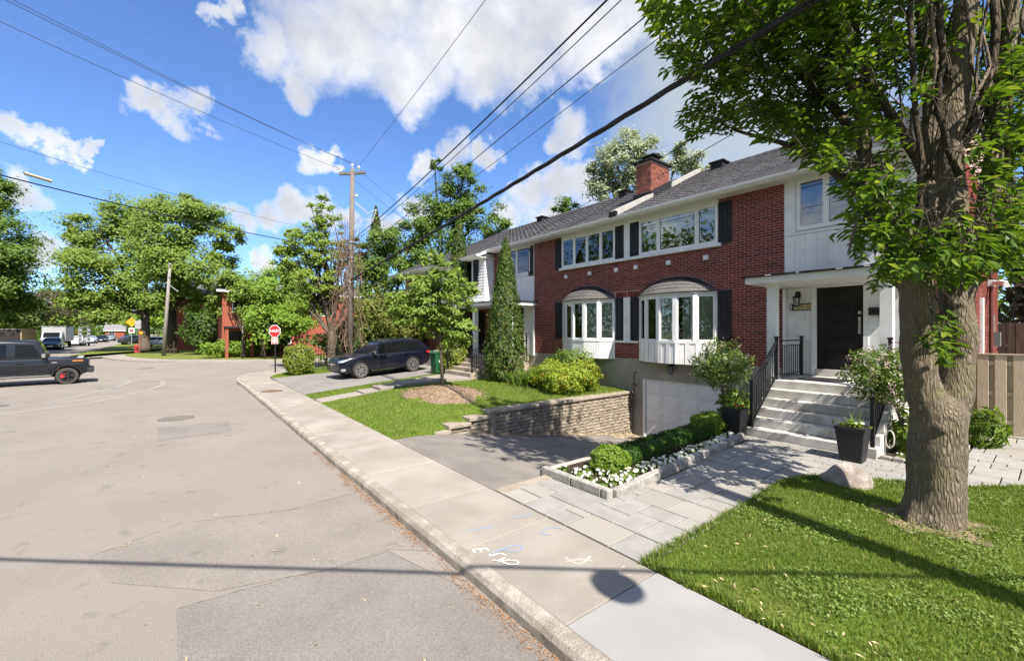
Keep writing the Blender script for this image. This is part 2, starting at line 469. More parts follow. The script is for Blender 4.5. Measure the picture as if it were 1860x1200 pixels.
M = dict(
    asphalt=pm('asphalt', (0.216, 0.194, 0.173), (0.251, 0.227, 0.204), 0.92, 0.7, 6, world=True, speck=0.42, sscale=95, bump=0.5, bscale=120, spots=0.35,
               stain=(0.20, 0.18, 0.16, 0.6), stscale=0.35, spec=0.2),
    patch=pm('asphalt_patch', (0.182, 0.165, 0.149), (0.206, 0.188, 0.171), 0.92, 1.2, world=True, spots=0.3, speck=0.38, sscale=85, bump=0.5, bscale=120, spec=0.2),
    patch2=pm('asphalt_patch_pale', (0.200, 0.180, 0.161), (0.234, 0.212, 0.190), 0.92, 0.9, world=True, spots=0.3, speck=0.38, sscale=85, bump=0.5, bscale=110, spec=0.2),
    tar=pm('tar_seam', (0.175, 0.155, 0.137), (0.25, 0.22, 0.195), 0.8, 3, world=True, speck=0.3),
    tyre_mark=pm('tyre_mark', (0.242, 0.225, 0.206), (0.272, 0.253, 0.232), 0.9, 2, world=True, speck=0.2, sscale=80, spec=0.2),
    drive=pm('driveway_asphalt', (0.175, 0.158, 0.142), (0.225, 0.204, 0.184), 0.92, 1.1, world=True, speck=0.35, sscale=80, bump=0.6, bscale=120, spec=0.2),
    drive2=pm('driveway_asphalt_worn', (0.19, 0.18, 0.168), (0.225, 0.21, 0.195), 0.92, 1.0, world=True, speck=0.25, sscale=80, bump=0.4, bscale=110, spec=0.2),
    slab=pm('concrete_slab', (0.255, 0.230, 0.200), (0.310, 0.282, 0.250), 0.88, 1.1, 6, rnd=0.05, world=True, speck=0.16, sscale=110, bump=0.4, bscale=90,
            stain=(0.21, 0.19, 0.165, 0.45), stscale=1.3, spec=0.2),
    slabnew=pm('concrete_new', (0.255, 0.25, 0.244), (0.285, 0.28, 0.273), 0.86, 1.3, rnd=0.02, world=True, speck=0.06, sscale=140, bump=0.25, bscale=120,
               stain=(0.25, 0.243, 0.232, 0.5), stscale=0.9, spec=0.2),
    kerb=pm('kerb_concrete', (0.27, 0.237, 0.20), (0.43, 0.395, 0.35), 0.9, 4, 9, world=True, speck=0.3, sscale=80, bump=1.0, bscale=60, lo=0.36, hi=0.74, spec=0.2),
    concrete=pm('old_concrete', (0.29, 0.275, 0.255), (0.42, 0.405, 0.38), 0.88, 2.2, 7, world=True, speck=0.12, bump=0.5, bscale=50, stain=(0.2, 0.18, 0.155, 0.5), stscale=2.2),
    found=pm('foundation', (0.30, 0.28, 0.245), (0.38, 0.36, 0.32), 0.9, 1.5, 6, world=True, speck=0.1, bump=0.4, bscale=40, stain=(0.22, 0.20, 0.17, 0.5), stscale=1.4),
    step=pm('step_concrete', (0.44, 0.425, 0.40), (0.56, 0.545, 0.52), 0.85, 2.5, 7, world=True, speck=0.1, bump=0.4, bscale=60, stain=(0.33, 0.3, 0.26, 0.6), stscale=3.0),
    stepold=pm('old_step_stone', (0.27, 0.225, 0.175), (0.36, 0.31, 0.25), 0.88, 3, world=True, speck=0.15, bump=0.5, bscale=50),
    paver=pm('paver', (0.245, 0.235, 0.22), (0.285, 0.275, 0.26), 0.85, 5, 6, rnd=0.07, c3=(0.28, 0.26, 0.23), world=True, speck=0.12, sscale=150, bump=0.4, bscale=70, spec=0.25),
    sand=pm('joint_sand', (0.05, 0.043, 0.032), (0.065, 0.06, 0.03), 0.95, 4, world=True, bump=0.5, bscale=150),
    granite=pm('split_granite', (0.26, 0.245, 0.22), (0.38, 0.36, 0.33), 0.85, 8, 6, rnd=0.14, world=True, speck=0.3, sscale=120, bump=1.2, bscale=30),
    wallstone=pm('wall_stone', (0.225, 0.187, 0.142), (0.30, 0.257, 0.205), 0.9, 9, 6, rnd=0.12, world=True, speck=0.2, sscale=90, bump=1.3, bscale=26),
    capstone=pm('cap_stone', (0.25, 0.212, 0.165), (0.32, 0.277, 0.225), 0.9, 6, 6, rnd=0.08, world=True, speck=0.2, sscale=90, bump=0.8, bscale=35),
    rock=pm('boulder', (0.22, 0.185, 0.16), (0.38, 0.345, 0.315), 0.85, 3.2, 8, speck=0.25, sscale=60, bump=1.4, bscale=12, lo=0.4, hi=0.6),
    brick=pm('brick', (0.178, 0.041, 0.032), (0.216, 0.053, 0.040), 0.88, 9, 5, rnd=0.26, c3=(0.115, 0.034, 0.030), world=True, speck=0.2, sscale=110, bump=0.6, bscale=60, spec=0.2),
    brickchim=pm('chimney_brick', (0.26, 0.09, 0.06), (0.21, 0.07, 0.048), 0.88, 9, 5, rnd=0.28, c3=(0.14, 0.06, 0.05), world=True, speck=0.2, sscale=110, spec=0.2),
    brickfar=pm('far_brick', (0.30, 0.085, 0.055), (0.25, 0.07, 0.045), 0.9, 3, 5, rnd=0.15, world=True),
    mortar=pm('mortar', (0.37, 0.25, 0.215), (0.43, 0.30, 0.26), 0.95, 6, world=True, speck=0.1),
    shingle=pm('shingle', (0.13, 0.125, 0.129), (0.175, 0.168, 0.172), 0.93, 18, 4, rnd=0.22, world=True, speck=0.35, sscale=130, spec=0.2),
    shinglebay=pm('bay_shingle', (0.10, 0.094, 0.092), (0.135, 0.127, 0.125), 0.93, 18, 4, rnd=0.12, world=True, speck=0.3, sscale=130, spec=0.2),
    flash=pm('dark_flashing', (0.018, 0.018, 0.020), (0.030, 0.030, 0.033), 0.85, 6, world=True, spec=0.1, bump=0.4, bscale=10),
    white=pm('white_paint', (0.74, 0.745, 0.75), (0.80, 0.80, 0.80), 0.5, 3, world=True, stain=(0.55, 0.54, 0.52, 0.35), stscale=2.5),
    hose=pm('hose_plastic', (0.42, 0.40, 0.36), (0.48, 0.46, 0.42), 0.5, 3),
    whitemetal=pm('white_metal', (0.76, 0.765, 0.77), (0.80, 0.80, 0.80), 0.38, 4, world=True, stain=(0.6, 0.59, 0.57, 0.25), stscale=1.5),
    soffit=pm('soffit', (0.72, 0.71, 0.68), (0.77, 0.765, 0.74), 0.6, 3, world=True),
    navy=pm('shutter_paint', (0.008, 0.008, 0.012), (0.013, 0.013, 0.019), 0.6, 6, rnd=0.2, world=True),
    black=pm('black_paint', (0.010, 0.010, 0.012), (0.016, 0.016, 0.018), 0.4, 6, world=True),
    door=pm('door_paint', (0.008, 0.007, 0.007), (0.012, 0.010, 0.010), 0.32, 5, world=True),
    pot=pm('pot_plastic', (0.014, 0.014, 0.017), (0.024, 0.024, 0.028), 0.5, 4, bump=0.2, bscale=20),
    steel=pm('steel', (0.55, 0.55, 0.54), (0.65, 0.65, 0.64), 0.3, 10, metal=0.9),
    galv=pm('galvanised', (0.36, 0.37, 0.38), (0.45, 0.46, 0.47), 0.5, 8, metal=0.6),
    glass=glassmat('window_glass', (0.90, 0.94, 0.91), 0.7),
    glassdark=glassmat('bay_glass', (0.90, 0.94, 0.91), 0.5),
    curtain=pm('curtain', (0.74, 0.76, 0.72), (0.56, 0.59, 0.56), 0.9, 5, stretch=(14, 14, 0.3), world=True),
    blind=pm('blind', (0.55, 0.62, 0.57), (0.62, 0.68, 0.64), 0.8, 2, world=True),
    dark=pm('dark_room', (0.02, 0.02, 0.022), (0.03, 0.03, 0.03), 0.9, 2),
    fence=pm('fence_board', (0.42, 0.355, 0.25), (0.48, 0.41, 0.30), 0.8, 4, 6, rnd=0.1, stretch=(3, 3, 0.5), speck=0.1, bump=0.3, bscale=20),
    oldfence=pm('old_fence', (0.075, 0.05, 0.04), (0.11, 0.075, 0.06), 0.9, 4, rnd=0.2, stretch=(4, 4, 0.5)),
    soil=pm('soil', (0.028, 0.018, 0.012), (0.05, 0.033, 0.022), 0.95, 9, world=True, bump=1.2, bscale=60, speck=0.4),
    mulch=pm('mulch', (0.30, 0.215, 0.145), (0.20, 0.145, 0.095), 0.95, 7, 7, world=True, bump=1.2, bscale=60, speck=0.35, sscale=90),
    turf=pm('turf', (0.095, 0.15, 0.018), (0.13, 0.185, 0.028), 0.95, 2.2, 6, world=True, speck=0.4, sscale=60, bump=1.0, bscale=80, stain=(0.15, 0.15, 0.04, 0.5), stscale=1.6, spec=0.1),
    turffar=pm('far_turf', (0.115, 0.15, 0.03), (0.16, 0.18, 0.05), 0.95, 0.8, 6, world=True, speck=0.4, sscale=25, bump=1.0, bscale=30, spec=0.1),
    earth=pm('earth', (0.09, 0.085, 0.04), (0.12, 0.10, 0.06), 0.95, 0.2, world=True),
    wood=barkmat('pole_wood', (0.13, 0.112, 0.095), (0.30, 0.262, 0.22), 8, 0.5),
    woodgrey=barkmat('grey_pole_wood', (0.22, 0.20, 0.18), (0.40, 0.375, 0.35), 8, 0.5),
    bark=barkmat('bark', (0.13, 0.105, 0.078), (0.35, 0.295, 0.215), 8.5, 1.0, (0.20, 0.18, 0.09)),
    barkdark=barkmat('dark_bark', (0.045, 0.036, 0.026), (0.17, 0.135, 0.10), 7, 0.9),
    barkpale=barkmat('pale_bark', (0.10, 0.08, 0.06), (0.27, 0.22, 0.165), 7, 0.9),
    deadwood=barkmat('dead_wood', (0.16, 0.125, 0.095), (0.38, 0.31, 0.25), 10, 0.6),
    vine=pm('dry_vine', (0.16, 0.10, 0.075), (0.24, 0.16, 0.12), 0.9, 3, rnd=0.25),
    cable=pm('cable_sheath', (0.012, 0.012, 0.014), (0.02, 0.02, 0.022), 0.6, 3),
    wire=pm('thin_wire', (0.045, 0.05, 0.06), (0.06, 0.065, 0.075), 0.6, 3),
    ceramic=pm('insulator', (0.55, 0.58, 0.6), (0.65, 0.68, 0.7), 0.3, 3),
    signred=pm('sign_red', (0.60, 0.025, 0.03), (0.64, 0.03, 0.035), 0.45, 3),
    signwhite=pm('sign_white', (0.8, 0.8, 0.8), (0.84, 0.84, 0.84), 0.45, 3),
    signpink=pm('faded_sign_red', (0.70, 0.20, 0.20), (0.74, 0.25, 0.25), 0.5, 3),
    yellow=pm('sign_yellow', (0.60, 0.26, 0.015), (0.66, 0.30, 0.02), 0.5, 3),
    hydrant=pm('hydrant_red', (0.35, 0.025, 0.03), (0.42, 0.035, 0.04), 0.5, 3),
    chalkw=pm('white_marking_paint', (0.66, 0.64, 0.61), (0.40, 0.375, 0.34), 0.9, 45, world=True),
    chalkb=pm('blue_marking_paint', (0.15, 0.24, 0.38), (0.27, 0.28, 0.29), 0.9, 45, world=True),
    chalkf=pm('faded_marking_paint', (0.40, 0.37, 0.33), (0.31, 0.28, 0.245), 0.9, 25, world=True),
    rust=pm('rusty_iron', (0.13, 0.085, 0.06), (0.19, 0.13, 0.095), 0.85, 8, bump=0.5, bscale=60),
    manhole=pm('manhole_iron', (0.13, 0.115, 0.10), (0.17, 0.155, 0.14), 0.8, 6, bump=0.5, bscale=60),
    binw=pm('bin_green', (0.012, 0.07, 0.028), (0.018, 0.09, 0.036), 0.45, 3),
    binb=pm('bin_black', (0.018, 0.018, 0.02), (0.03, 0.03, 0.032), 0.5, 3),
    bingrey=pm('bin_lid_grey', (0.16, 0.16, 0.17), (0.2, 0.2, 0.21), 0.5, 3),
    downpipe=pm('brown_downpipe', (0.10, 0.03, 0.025), (0.13, 0.04, 0.03), 0.45, 3),
    rubber=pm('rubber', (0.012, 0.012, 0.012), (0.02, 0.02, 0.02), 0.85, 8),
    tyreside=pm('dusty_tyre', (0.045, 0.041, 0.037), (0.06, 0.055, 0.05), 0.9, 8),
    alloy=pm('alloy', (0.52, 0.52, 0.53), (0.62, 0.62, 0.63), 0.3, 8, metal=0.85),
    alloydark=pm('dark_alloy', (0.05, 0.05, 0.055), (0.08, 0.08, 0.085), 0.35, 8, metal=0.8),
    chrome=pm('chrome', (0.7, 0.7, 0.72), (0.75, 0.75, 0.77), 0.12, 8, metal=1.0),
    carglass=pm('car_glass', (0.005, 0.006, 0.006), (0.007, 0.008, 0.008), 0.05, 2, spec=0.28),
    lamp=pm('lamp_glass', (0.22, 0.24, 0.26), (0.40, 0.42, 0.45), 0.1, 20, spec=0.8, coat=0.6),
    tail=pm('tail_lamp', (0.5, 0.012, 0.012), (0.6, 0.02, 0.02), 0.15, 8, coat=0.6),
    amber=pm('amber_lamp', (0.7, 0.2, 0.03), (0.75, 0.24, 0.04), 0.2, 8, coat=0.6),
    plastic=pm('dark_plastic', (0.02, 0.02, 0.022), (0.03, 0.03, 0.032), 0.6, 8),
    brassy=pm('brass_tile', (0.55, 0.46, 0.25), (0.65, 0.55, 0.33), 0.4, 6),
)


def paint(name, c, rough=0.25):
    return pm(name, c, tuple(min(1, x * 1.15 + 0.001) for x in c), rough, 1.5, coat=0.45, spec=0.3)


L = dict(
    near=leafmat('near_leaf', (0.046, 0.098, 0.011), (0.115, 0.20, 0.023), 0.42, 0.42, (0.219, 0.284, 0.040)),
    maple=leafmat('maple_leaf', (0.105, 0.175, 0.024), (0.215, 0.295, 0.05), 0.38),
    maple2=leafmat('maple_leaf_bright', (0.105, 0.195, 0.018), (0.227, 0.338, 0.038), 0.4),
    dark=leafmat('dark_leaf', (0.027, 0.059, 0.011), (0.076, 0.133, 0.021), 0.3),
    mid=leafmat('oak_leaf', (0.050, 0.101, 0.013), (0.134, 0.209, 0.029), 0.34),
    lime=leafmat('lime_leaf', (0.13, 0.21, 0.028), (0.26, 0.35, 0.055), 0.4),
    young=leafmat('young_tree_leaf', (0.125, 0.205, 0.03), (0.25, 0.34, 0.06), 0.4),
    silver=leafmat('silver_leaf', (0.19, 0.235, 0.14), (0.36, 0.40, 0.28), 0.3),
    conif=leafmat('conifer', (0.036, 0.063, 0.014), (0.113, 0.147, 0.031), 0.2, 0.7),
    cedar=leafmat('cedar', (0.030, 0.066, 0.012), (0.095, 0.155, 0.028), 0.25, 0.7, (0.194, 0.158, 0.045)),
    yew=leafmat('yellow_yew', (0.080, 0.101, 0.018), (0.190, 0.209, 0.044), 0.25, 0.7),
    plum=leafmat('plum_leaf', (0.055, 0.035, 0.03), (0.11, 0.085, 0.055), 0.25),
    box=leafmat('boxwood', (0.024, 0.070, 0.007), (0.059, 0.130, 0.014), 0.3),
    boxlight=leafmat('new_boxwood', (0.101, 0.176, 0.013), (0.178, 0.264, 0.028), 0.35),
    spirea=leafmat('spirea_leaf', (0.12, 0.20, 0.016), (0.27, 0.34, 0.03), 0.35, 0.5, (0.356, 0.242, 0.019)),
    shrub=leafmat('shrub_leaf', (0.073, 0.135, 0.018), (0.168, 0.243, 0.034), 0.35),
    euon=leafmat('euonymus_leaf', (0.077, 0.124, 0.013), (0.239, 0.273, 0.039), 0.3, 0.4),
    lilac=leafmat('lilac_leaf', (0.095, 0.16, 0.035), (0.20, 0.275, 0.075), 0.35),
    flowerp=leafmat('lilac_flower', (0.50, 0.36, 0.44), (0.66, 0.52, 0.58), 0.3, 0.7),
    flowerw=leafmat('white_flower', (0.74, 0.74, 0.72), (0.84, 0.84, 0.82), 0.25, 0.7),
    flowerr=leafmat('red_flower', (0.5, 0.05, 0.03), (0.6, 0.1, 0.05), 0.2, 0.7),
    litter=leafmat('leaf_litter', (0.20, 0.10, 0.055), (0.36, 0.22, 0.125), 0.1, 0.9),
    litter2=leafmat('pale_litter', (0.42, 0.33, 0.19), (0.62, 0.5, 0.3), 0.15, 0.9),
    clover=leafmat('clover_leaf', (0.11, 0.18, 0.03), (0.22, 0.29, 0.07), 0.3, 0.6),
    grass=leafmat('grass_blade', (0.095, 0.158, 0.021), (0.175, 0.245, 0.042), 0.35, 0.55, (0.318, 0.301, 0.071)),
)

# ------------------------------------------------------------------ ground, road, kerbs, pavements
def interp(x, pts):
    if x <= pts[0][0]: return pts[0][1]
    for (a, b), (c, d) in zip(pts, pts[1:]):
        if x <= c: return b + (d - b) * (x - a) / (c - a)
    return pts[-1][1]


def zdrive(x):
    return interp(x, [(3.70, 0.135), (4.3, 0.07), (5.0, -0.05), (13.2, -1.28)])


def ylawn(x):      # edge between the left lawn and the sunken driveway
    return interp(x, [(3.72, 8.85), (5.0, 9.5), (5.3, 9.66), (13.2, 9.66)])


def zlawn(x, y):
    base = 0.13 + 0.23 * (1 - math.exp(-max(0, x - 3.72) / 3)) + 0.018 * max(0, min(y, 20) - 9.7) * min(1.6, max(0, (x - 3.72) / 9))
    if y > 17: base = 0.13 + 0.046 * max(0, min(x, 13) - 3.72)
    e = interp(x, [(3.72, 0.125), (4.6, 0.0), (5.0, -0.03), (5.5, 0.0), (6.1, 0.12), (6.7, 0.25), (13, 0.33)])
    k = math.exp(-max(0, y - ylawn(x)) / 0.9) if y < 14 else 0
    z = base * (1 - k) + e * k
    dm = ((x - 7.0) / 1.5) ** 2 + ((y - 12.7) / 2.0) ** 2
    return z + 0.30 * math.exp(-dm * 1.6)


def zyard(x):
    return 0.14 + 0.011 * (x - 3.72)


gm = MB()
B = 1500
HX0, HX1, HY0, HY1 = 2.2, 42, -14, 29
for x0, x1, y0, y1 in ((-B, HX0, -B, B), (HX1, B, -B, B), (HX0, HX1, -B, HY0), (HX0, HX1, HY1, B)):
    gm.face([(x0, y0, -0.07), (x1, y0, -0.07), (x1, y1, -0.07), (x0, y1, -0.07)])
gm.build('ground', M['earth'], kind='structure')

MB().face([(-60, -40, 0), (2.32, -40, 0), (2.32, 22, 0), (120, 22, 0), (120, 420, 0), (-60, 420, 0)]).build('road', M['asphalt'], kind='structure')

# repairs and seams in the road surface, thin sheets on it
def sheet(name, pts, z, mat, **kw):
    mb = MB(); mb.face([(p[0], p[1], z) for p in pts]); return mb.build(name, mat, kind='structure', **kw)


sheet('asphalt_patch', [(0.0, 4.9), (0.04, 1.2), (2.28, 1.0), (2.28, 3.0), (2.22, 3.5), (1.9, 4.72), (1.27, 4.71), (0.9, 4.83)], 0.006, M['patch'])
sheet('asphalt_patch', [(-0.77, 6.62), (0.06, 7.04), (1.33, 6.62), (2.29, 6.75), (2.29, 4.4), (1.9, 4.76), (1.27, 4.74), (0.3, 5.0), (-0.5, 5.8)], 0.004, M['patch2'])
sheet('asphalt_patch', [(-0.39, 14.48), (1.13, 14.06), (1.10, 12.70), (-0.34, 12.56)], 0.004, M['patch'])


def ribbon(mb, pts, w, z):
    P = [Vector((p[0], p[1], 0)) for p in pts]
    vs = []
    for i, p in enumerate(P):
        t = P[min(i + 1, len(P) - 1)] - P[max(i - 1, 0)]
        if t.length < 1e-6: t = Vector((1, 0, 0))
        s = t.cross(Vector((0, 0, 1))).normalized() * w / 2 * R.uniform(0.85, 1.15)
        up = Vector((0, 0, z + 0.00006 * i))
        vs += [p - s + up, p + s + up]
    mb.add(vs, [(2 * i, 2 * i + 2, 2 * i + 3, 2 * i + 1) for i in range(len(P) - 1)])


def wiggle(pts, amp, n=6):
    out = []
    for (a, b) in zip(pts, pts[1:]):
        for k in range(n):
            f = k / n
            out.append((a[0] + (b[0] - a[0]) * f + R.uniform(-amp, amp), a[1] + (b[1] - a[1]) * f + R.uniform(-amp, amp)))
    out.append(pts[-1])
    return out


mb = MB()
ribbon(mb, wiggle([(-0.77, 6.62), (0.06, 7.04), (1.33, 6.62), (2.28, 6.76)], 0.02), 0.009, 0.009)
ribbon(mb, wiggle([(0.02, 4.9), (0.9, 4.83), (1.27, 4.71), (1.9, 4.72), (2.22, 3.5)], 0.012), 0.009, 0.011)
mb.build('road_cracks', M['tar'], kind='structure')


def smooth_path(pts, n=8):
    """Catmull-Rom through 2D or 3D points"""
    P = [Vector(p) for p in pts]
    out = []
    for i in range(len(P) - 1):
        p0, p1, p2, p3 = P[max(i - 1, 0)], P[i], P[i + 1], P[min(i + 2, len(P) - 1)]
        for k in range(n):
            t = k / n
            out.append(0.5 * ((2 * p1) + (p2 - p0) * t + (2 * p0 - 5 * p1 + 4 * p2 - p3) * t * t + (3 * p1 - p0 - 3 * p2 + p3) * t ** 3))
    out.append(P[-1])
    return out


mb = MB()
for pts in ([(-9, 17.5, 0), (-4.51, 21.0, 0), (-3.39, 22.0, 0), (-2.55, 24.13, 0), (-1.91, 26.6, 0), (-1.9, 28.6, 0), (-2.6, 29.6, 0)],
            [(-9, 15.6, 0), (-4.15, 19.4, 0), (-2.5, 20.6, 0), (-1.36, 22.6, 0), (-0.55, 25.1, 0), (-0.6, 27.6, 0), (-1.4, 29.0, 0)]):
    ribbon(mb, [(p.x, p.y) for p in smooth_path(pts)], 0.24, 0.005)
mb.build('tyre_marks', M['tyre_mark'], kind='structure')

# kerb and pavement of our side, one casting per slab
KIN = [(2.30, 22.4), (2.27, 24.3), (2.6, 26.3), (3.45, 27.85), (4.9, 28.85), (7, 29.35), (9, 29.45), (40, 29.5)]
KOUT = [(3.72, 22.4), (3.68, 24.0), (3.9, 25.3), (4.6, 26.6), (5.8, 27.5), (7.2, 27.95), (9.2, 28.05), (40, 28.1)]
kerb = thing('kerb', None, None, (2.3, 5, 0), kind='structure')
side = thing('sidewalk', None, None, (3, 5, 0), kind='structure')
YJ = [-8.2, -6.7, -5.2, -3.66, -2.13, -0.6, 0.93, 2.46, 3.99, 5.37, 7.04, 8.76, 10.3, 11.8, 13.3, 14.85, 16.4, 17.9, 19.4, 20.9, 22.4]


def kerbpiece(x0, x1, y0, y1):
    mb = MB()
    n = max(2, int((y1 - y0) / 0.12))
    prof = [(0.0, -0.05), (0.0, 0.085), (0.03, 0.128), (0.165, 0.138), (0.165, -0.05)]
    vs, fs = [], []
    for i in range(n + 1):
        y = y0 + (y1 - y0) * i / n
        ch = R.uniform(0, 0.012) * (1 if 0 < i < n else 0)
        for j, (dx, z) in enumerate(prof):
            dd = ch if j in (1, 2) else 0
            vs.append((2.30 + dx + dd + 0.006 * math.sin(y * 2.1), y, z - dd * 0.5))
    m = len(prof)
    for i in range(n):
        for j in range(m):
            j2 = (j + 1) % m
            fs.append((i * m + j, i * m + j2, (i + 1) * m + j2, (i + 1) * m + j))
    fs += [tuple(range(m)), tuple(n * m + j for j in reversed(range(m)))]
    return mb.add(vs, fs)


for y0, y1 in zip(YJ, YJ[1:]):
    kerbpiece(0, 0, y0 + 0.004, y1 - 0.004).build('kerb_stone', M['kerb'], kerb)
    new = y1 <= 2.5
    zz = 0.134
    s = MB()
    s.ext([(2.472, y0 + 0.006, -0.05), (3.715, y0 + 0.006, -0.05), (3.715, y1 - 0.006, -0.05), (2.472, y1 - 0.006, -0.05)], (0, 0, zz + 0.05))
    s.build('slab', M['slabnew'] if new else M['slab'], side, bevel=0.006)
    if y0 == 0.93:
        pass
ki, ko = [Vector((p[0], p[1], 0)) for p in KIN], [Vector((p[0], p[1], 0)) for p in KOUT]
ki, ko = smooth_path(ki, 3), smooth_path(ko, 3)
for a, b, c, d in zip(ki, ki[1:], ko, ko[1:]):
    u = (c - a).normalized(); w = (d - b).normalized()
    k = MB()
    k.ext([a + Vector((0, 0, -0.05)), b + Vector((0, 0, -0.05)), b + w * 0.16 + Vector((0, 0, -0.05)), a + u * 0.16 + Vector((0, 0, -0.05))], (0, 0, 0.185))
    k.build('kerb_stone', M['kerb'], kerb, bevel=0.02)
    k = MB()
    g_ = 0.004
    k.ext([a + u * 0.165 + Vector((0, 0, -0.05)), b + w * 0.165 + Vector((0, 0, -0.05)), d + Vector((0, 0, -0.05)), c + Vector((0, 0, -0.05))], (0, 0, 0.182))
    k.build('slab', M['slab'], side, bevel=0.006)

# bed under pavements and paving (dark joint filler)
MB().box(2.46, 3.73, -8.2, 22.4, -0.06, 0.118).build('joint_bed', M['sand'], kind='structure')

# lawn of the left house with its bank, and the soil under it
def grid_xy(xs, ys, zf, name, mat, **kw):
    V = [(x, y, zf(x, y)) for y in ys for x in xs]
    n = len(xs)
    Fq = [(j * n + i, j * n + i + 1, (j + 1) * n + i + 1, (j + 1) * n + i) for j in range(len(ys) - 1) for i in range(n - 1)]
    return link(name, mesh_np(name, V, Fq, mat, True), **kw)


V, Fq = [], []
rows = 110
NXL = 70
for j in range(rows + 1):
    f = j / rows
    for i in range(NXL + 1):
        y_hi = 28.08
        u = i / NXL
        xg = 3.72 + (13.6 - 3.72) * u ** 1.15
        ylo = ylawn(xg)
        y = ylo + (y_hi - ylo) * f
        xe = interp(y, [(22.4, 3.72), (24.0, 3.68), (25.3, 3.9), (26.6, 4.6), (27.5, 5.8), (27.95, 7.2), (28.1, 9.2)])
        x = max(xg, xe)
        V.append((x, y, zlawn(x, y)))
for j in range(rows):
    for i in range(NXL):
        a = j * (NXL + 1) + i
        Fq.append((a, a + 1, a + NXL + 2, a + NXL + 1))
link('lawn', mesh_np('lawn', V, Fq, M['turf'], True), kind='structure')

# mulch mound round the young tree
V, Fq = [], []
nr, na = 10, 40
for i in range(nr + 1):
    for k in range(na):
        a = 2 * math.pi * k / na
        rr = i / nr * (1 + 0.10 * math.sin(3 * a + 1) + 0.06 * math.sin(7 * a))
        x, y = 6.95 + 1.28 * rr * math.cos(a), 12.6 + 1.75 * rr * math.sin(a)
        V.append((x, y, zlawn(x, y) + 0.035 * (1 - (i / nr) ** 3) - (0.03 if i == nr else 0) + R.uniform(-0.008, 0.008)))
for i in range(nr):
    for k in range(na):
        k2 = (k + 1) % na
        Fq.append((i * na + k, i * na + k2, (i + 1) * na + k2, (i + 1) * na + k))
link('mulch_mound', mesh_np('mulch_mound', V, Fq, M['mulch'], True), kind='structure')
P = []
for _ in range(1500):
    a, r_ = R.uniform(0, 6.283), math.sqrt(R.random()) * 1.05
    x, y = 6.95 + 1.28 * r_ * math.cos(a), 12.6 + 1.75 * r_ * math.sin(a)
    P.append((x, y, zlawn(x, y) + 0.045))
P = np.array(P)
link('mulch_chips', leaf_mesh('mulch_chips', P, NP.normal(size=P.shape) * 0.5 + [0, 0, 1], 0.07, M['mulch'], 0.3), kind='stuff')

# driveway of the neighbour, and the walk to his steps
grid_xy([3.72 + 0.6 * i for i in range(14)], [0, 1], lambda x, y: 0, 'tmp', M['drive2'])
bpy.data.objects.remove(bpy.data.objects['tmp'])
V, Fq = [], []
for i in range(15):
    x = 3.715 + (12.4 - 3.715) * i / 14
    for j in range(9):
        y0, y1 = interp(x, [(3.7, 17.2), (8.7, 18.5), (12.4, 19.2)]), interp(x, [(3.7, 24.1), (12.4, 23.6)])
        y = y0 + (y1 - y0) * j / 8
        V.append((x, y, zlawn(x, max(y, 17.6)) + 0.014))
Fq = [(i * 9 + j, i * 9 + j + 1, (i + 1) * 9 + j + 1, (i + 1) * 9 + j) for i in range(14) for j in range(8)]
link('driveway', mesh_np('driveway', V, Fq, M['drive2'], True), kind='structure')

walk = thing('garden_walk', None, None, (6, 15.6, 0.2), kind='structure')
wk = [(3.73, 14.95, 15.75, 0), (4.5, 15.05, 15.85, 0), (5.2, 15.15, 15.95, 0), (5.85, 15.3, 16.15, 0.07), (6.9, 15.55, 16.6, 0.12), (8.4, 15.6, 17.1, 0.12), (9.86, 15.4, 17.5, 0.12)]
for (xa, a0, a1, za), (xb, b0, b1, zb) in zip(wk, wk[1:]):
    ha, hb = zlawn(xa, (a0 + a1) / 2) + 0.028, zlawn(xb, (b0 + b1) / 2) + 0.028
    if zb: ha = hb = max(ha, hb) + zb - 0.05
    MB().ext([(xa, a0, ha - .4), (xb - 0.006, b0, hb - .4), (xb - 0.006, b1, hb - .4), (xa, a1, ha - .4)], (0, 0, 0.4)).build('slab', M['slab'], walk, bevel=0.008)

# sunken driveway to the garage
xs = [3.72 + (13.12 - 3.72) * i / 24 for i in range(25)]
V, Fq = [], []
for x in xs:
    yl = interp(x, [(3.72, 8.9), (5.0, 9.53), (5.3, 9.62), (13.2, 9.62)])
    for j in range(9):
        V.append((x, 5.18 + (yl - 5.18) * j / 8, zdrive(x)))
Fq = [(i * 9 + j, i * 9 + j + 1, (i + 1) * 9 + j + 1, (i + 1) * 9 + j) for i in range(24) for j in range(8)]
link('driveway', mesh_np('driveway', V, Fq, M['drive'], True), kind='structure')

# lawn of the right house
LR = [(3.725, -9), (3.725, 2.62)] + [(x, 2.62) for x in (4.5, 5.5, 6.5)] + [(7.2, 2.62), (7.6, 2.55), (7.95, 2.38), (8.3, 2.0), (8.7, 1.42), (9.2, 0.75), (9.8, 0.3), (10.6, -1.2), (11, -9)]
mb = MB(); mb.face([(x, y, zyard(x) - 0.005) for x, y in LR]); mb.build('lawn', M['turf'], kind='structure')
# soil base of the yard under paving and beds
mb = MB()
for i in range(12):
    x0, x1 = 3.722 + i * 0.85, 3.722 + (i + 1) * 0.85
    mb.face([(x0, -9, zyard(x0) - 0.022), (x1, -9, zyard(x1) - 0.022), (x1, 5.18, zyard(x1) - 0.022), (x0, 5.18, zyard(x0) - 0.022)])
mb.build('paving_bed', M['sand'], kind='structure')
mb = MB()
mb.face([(13.92, -14, 0.2), (42, -14, 0.2), (42, 29, 0.2), (13.92, 29, 0.2)])
mb.build('back_yard', M['turffar'], kind='structure')

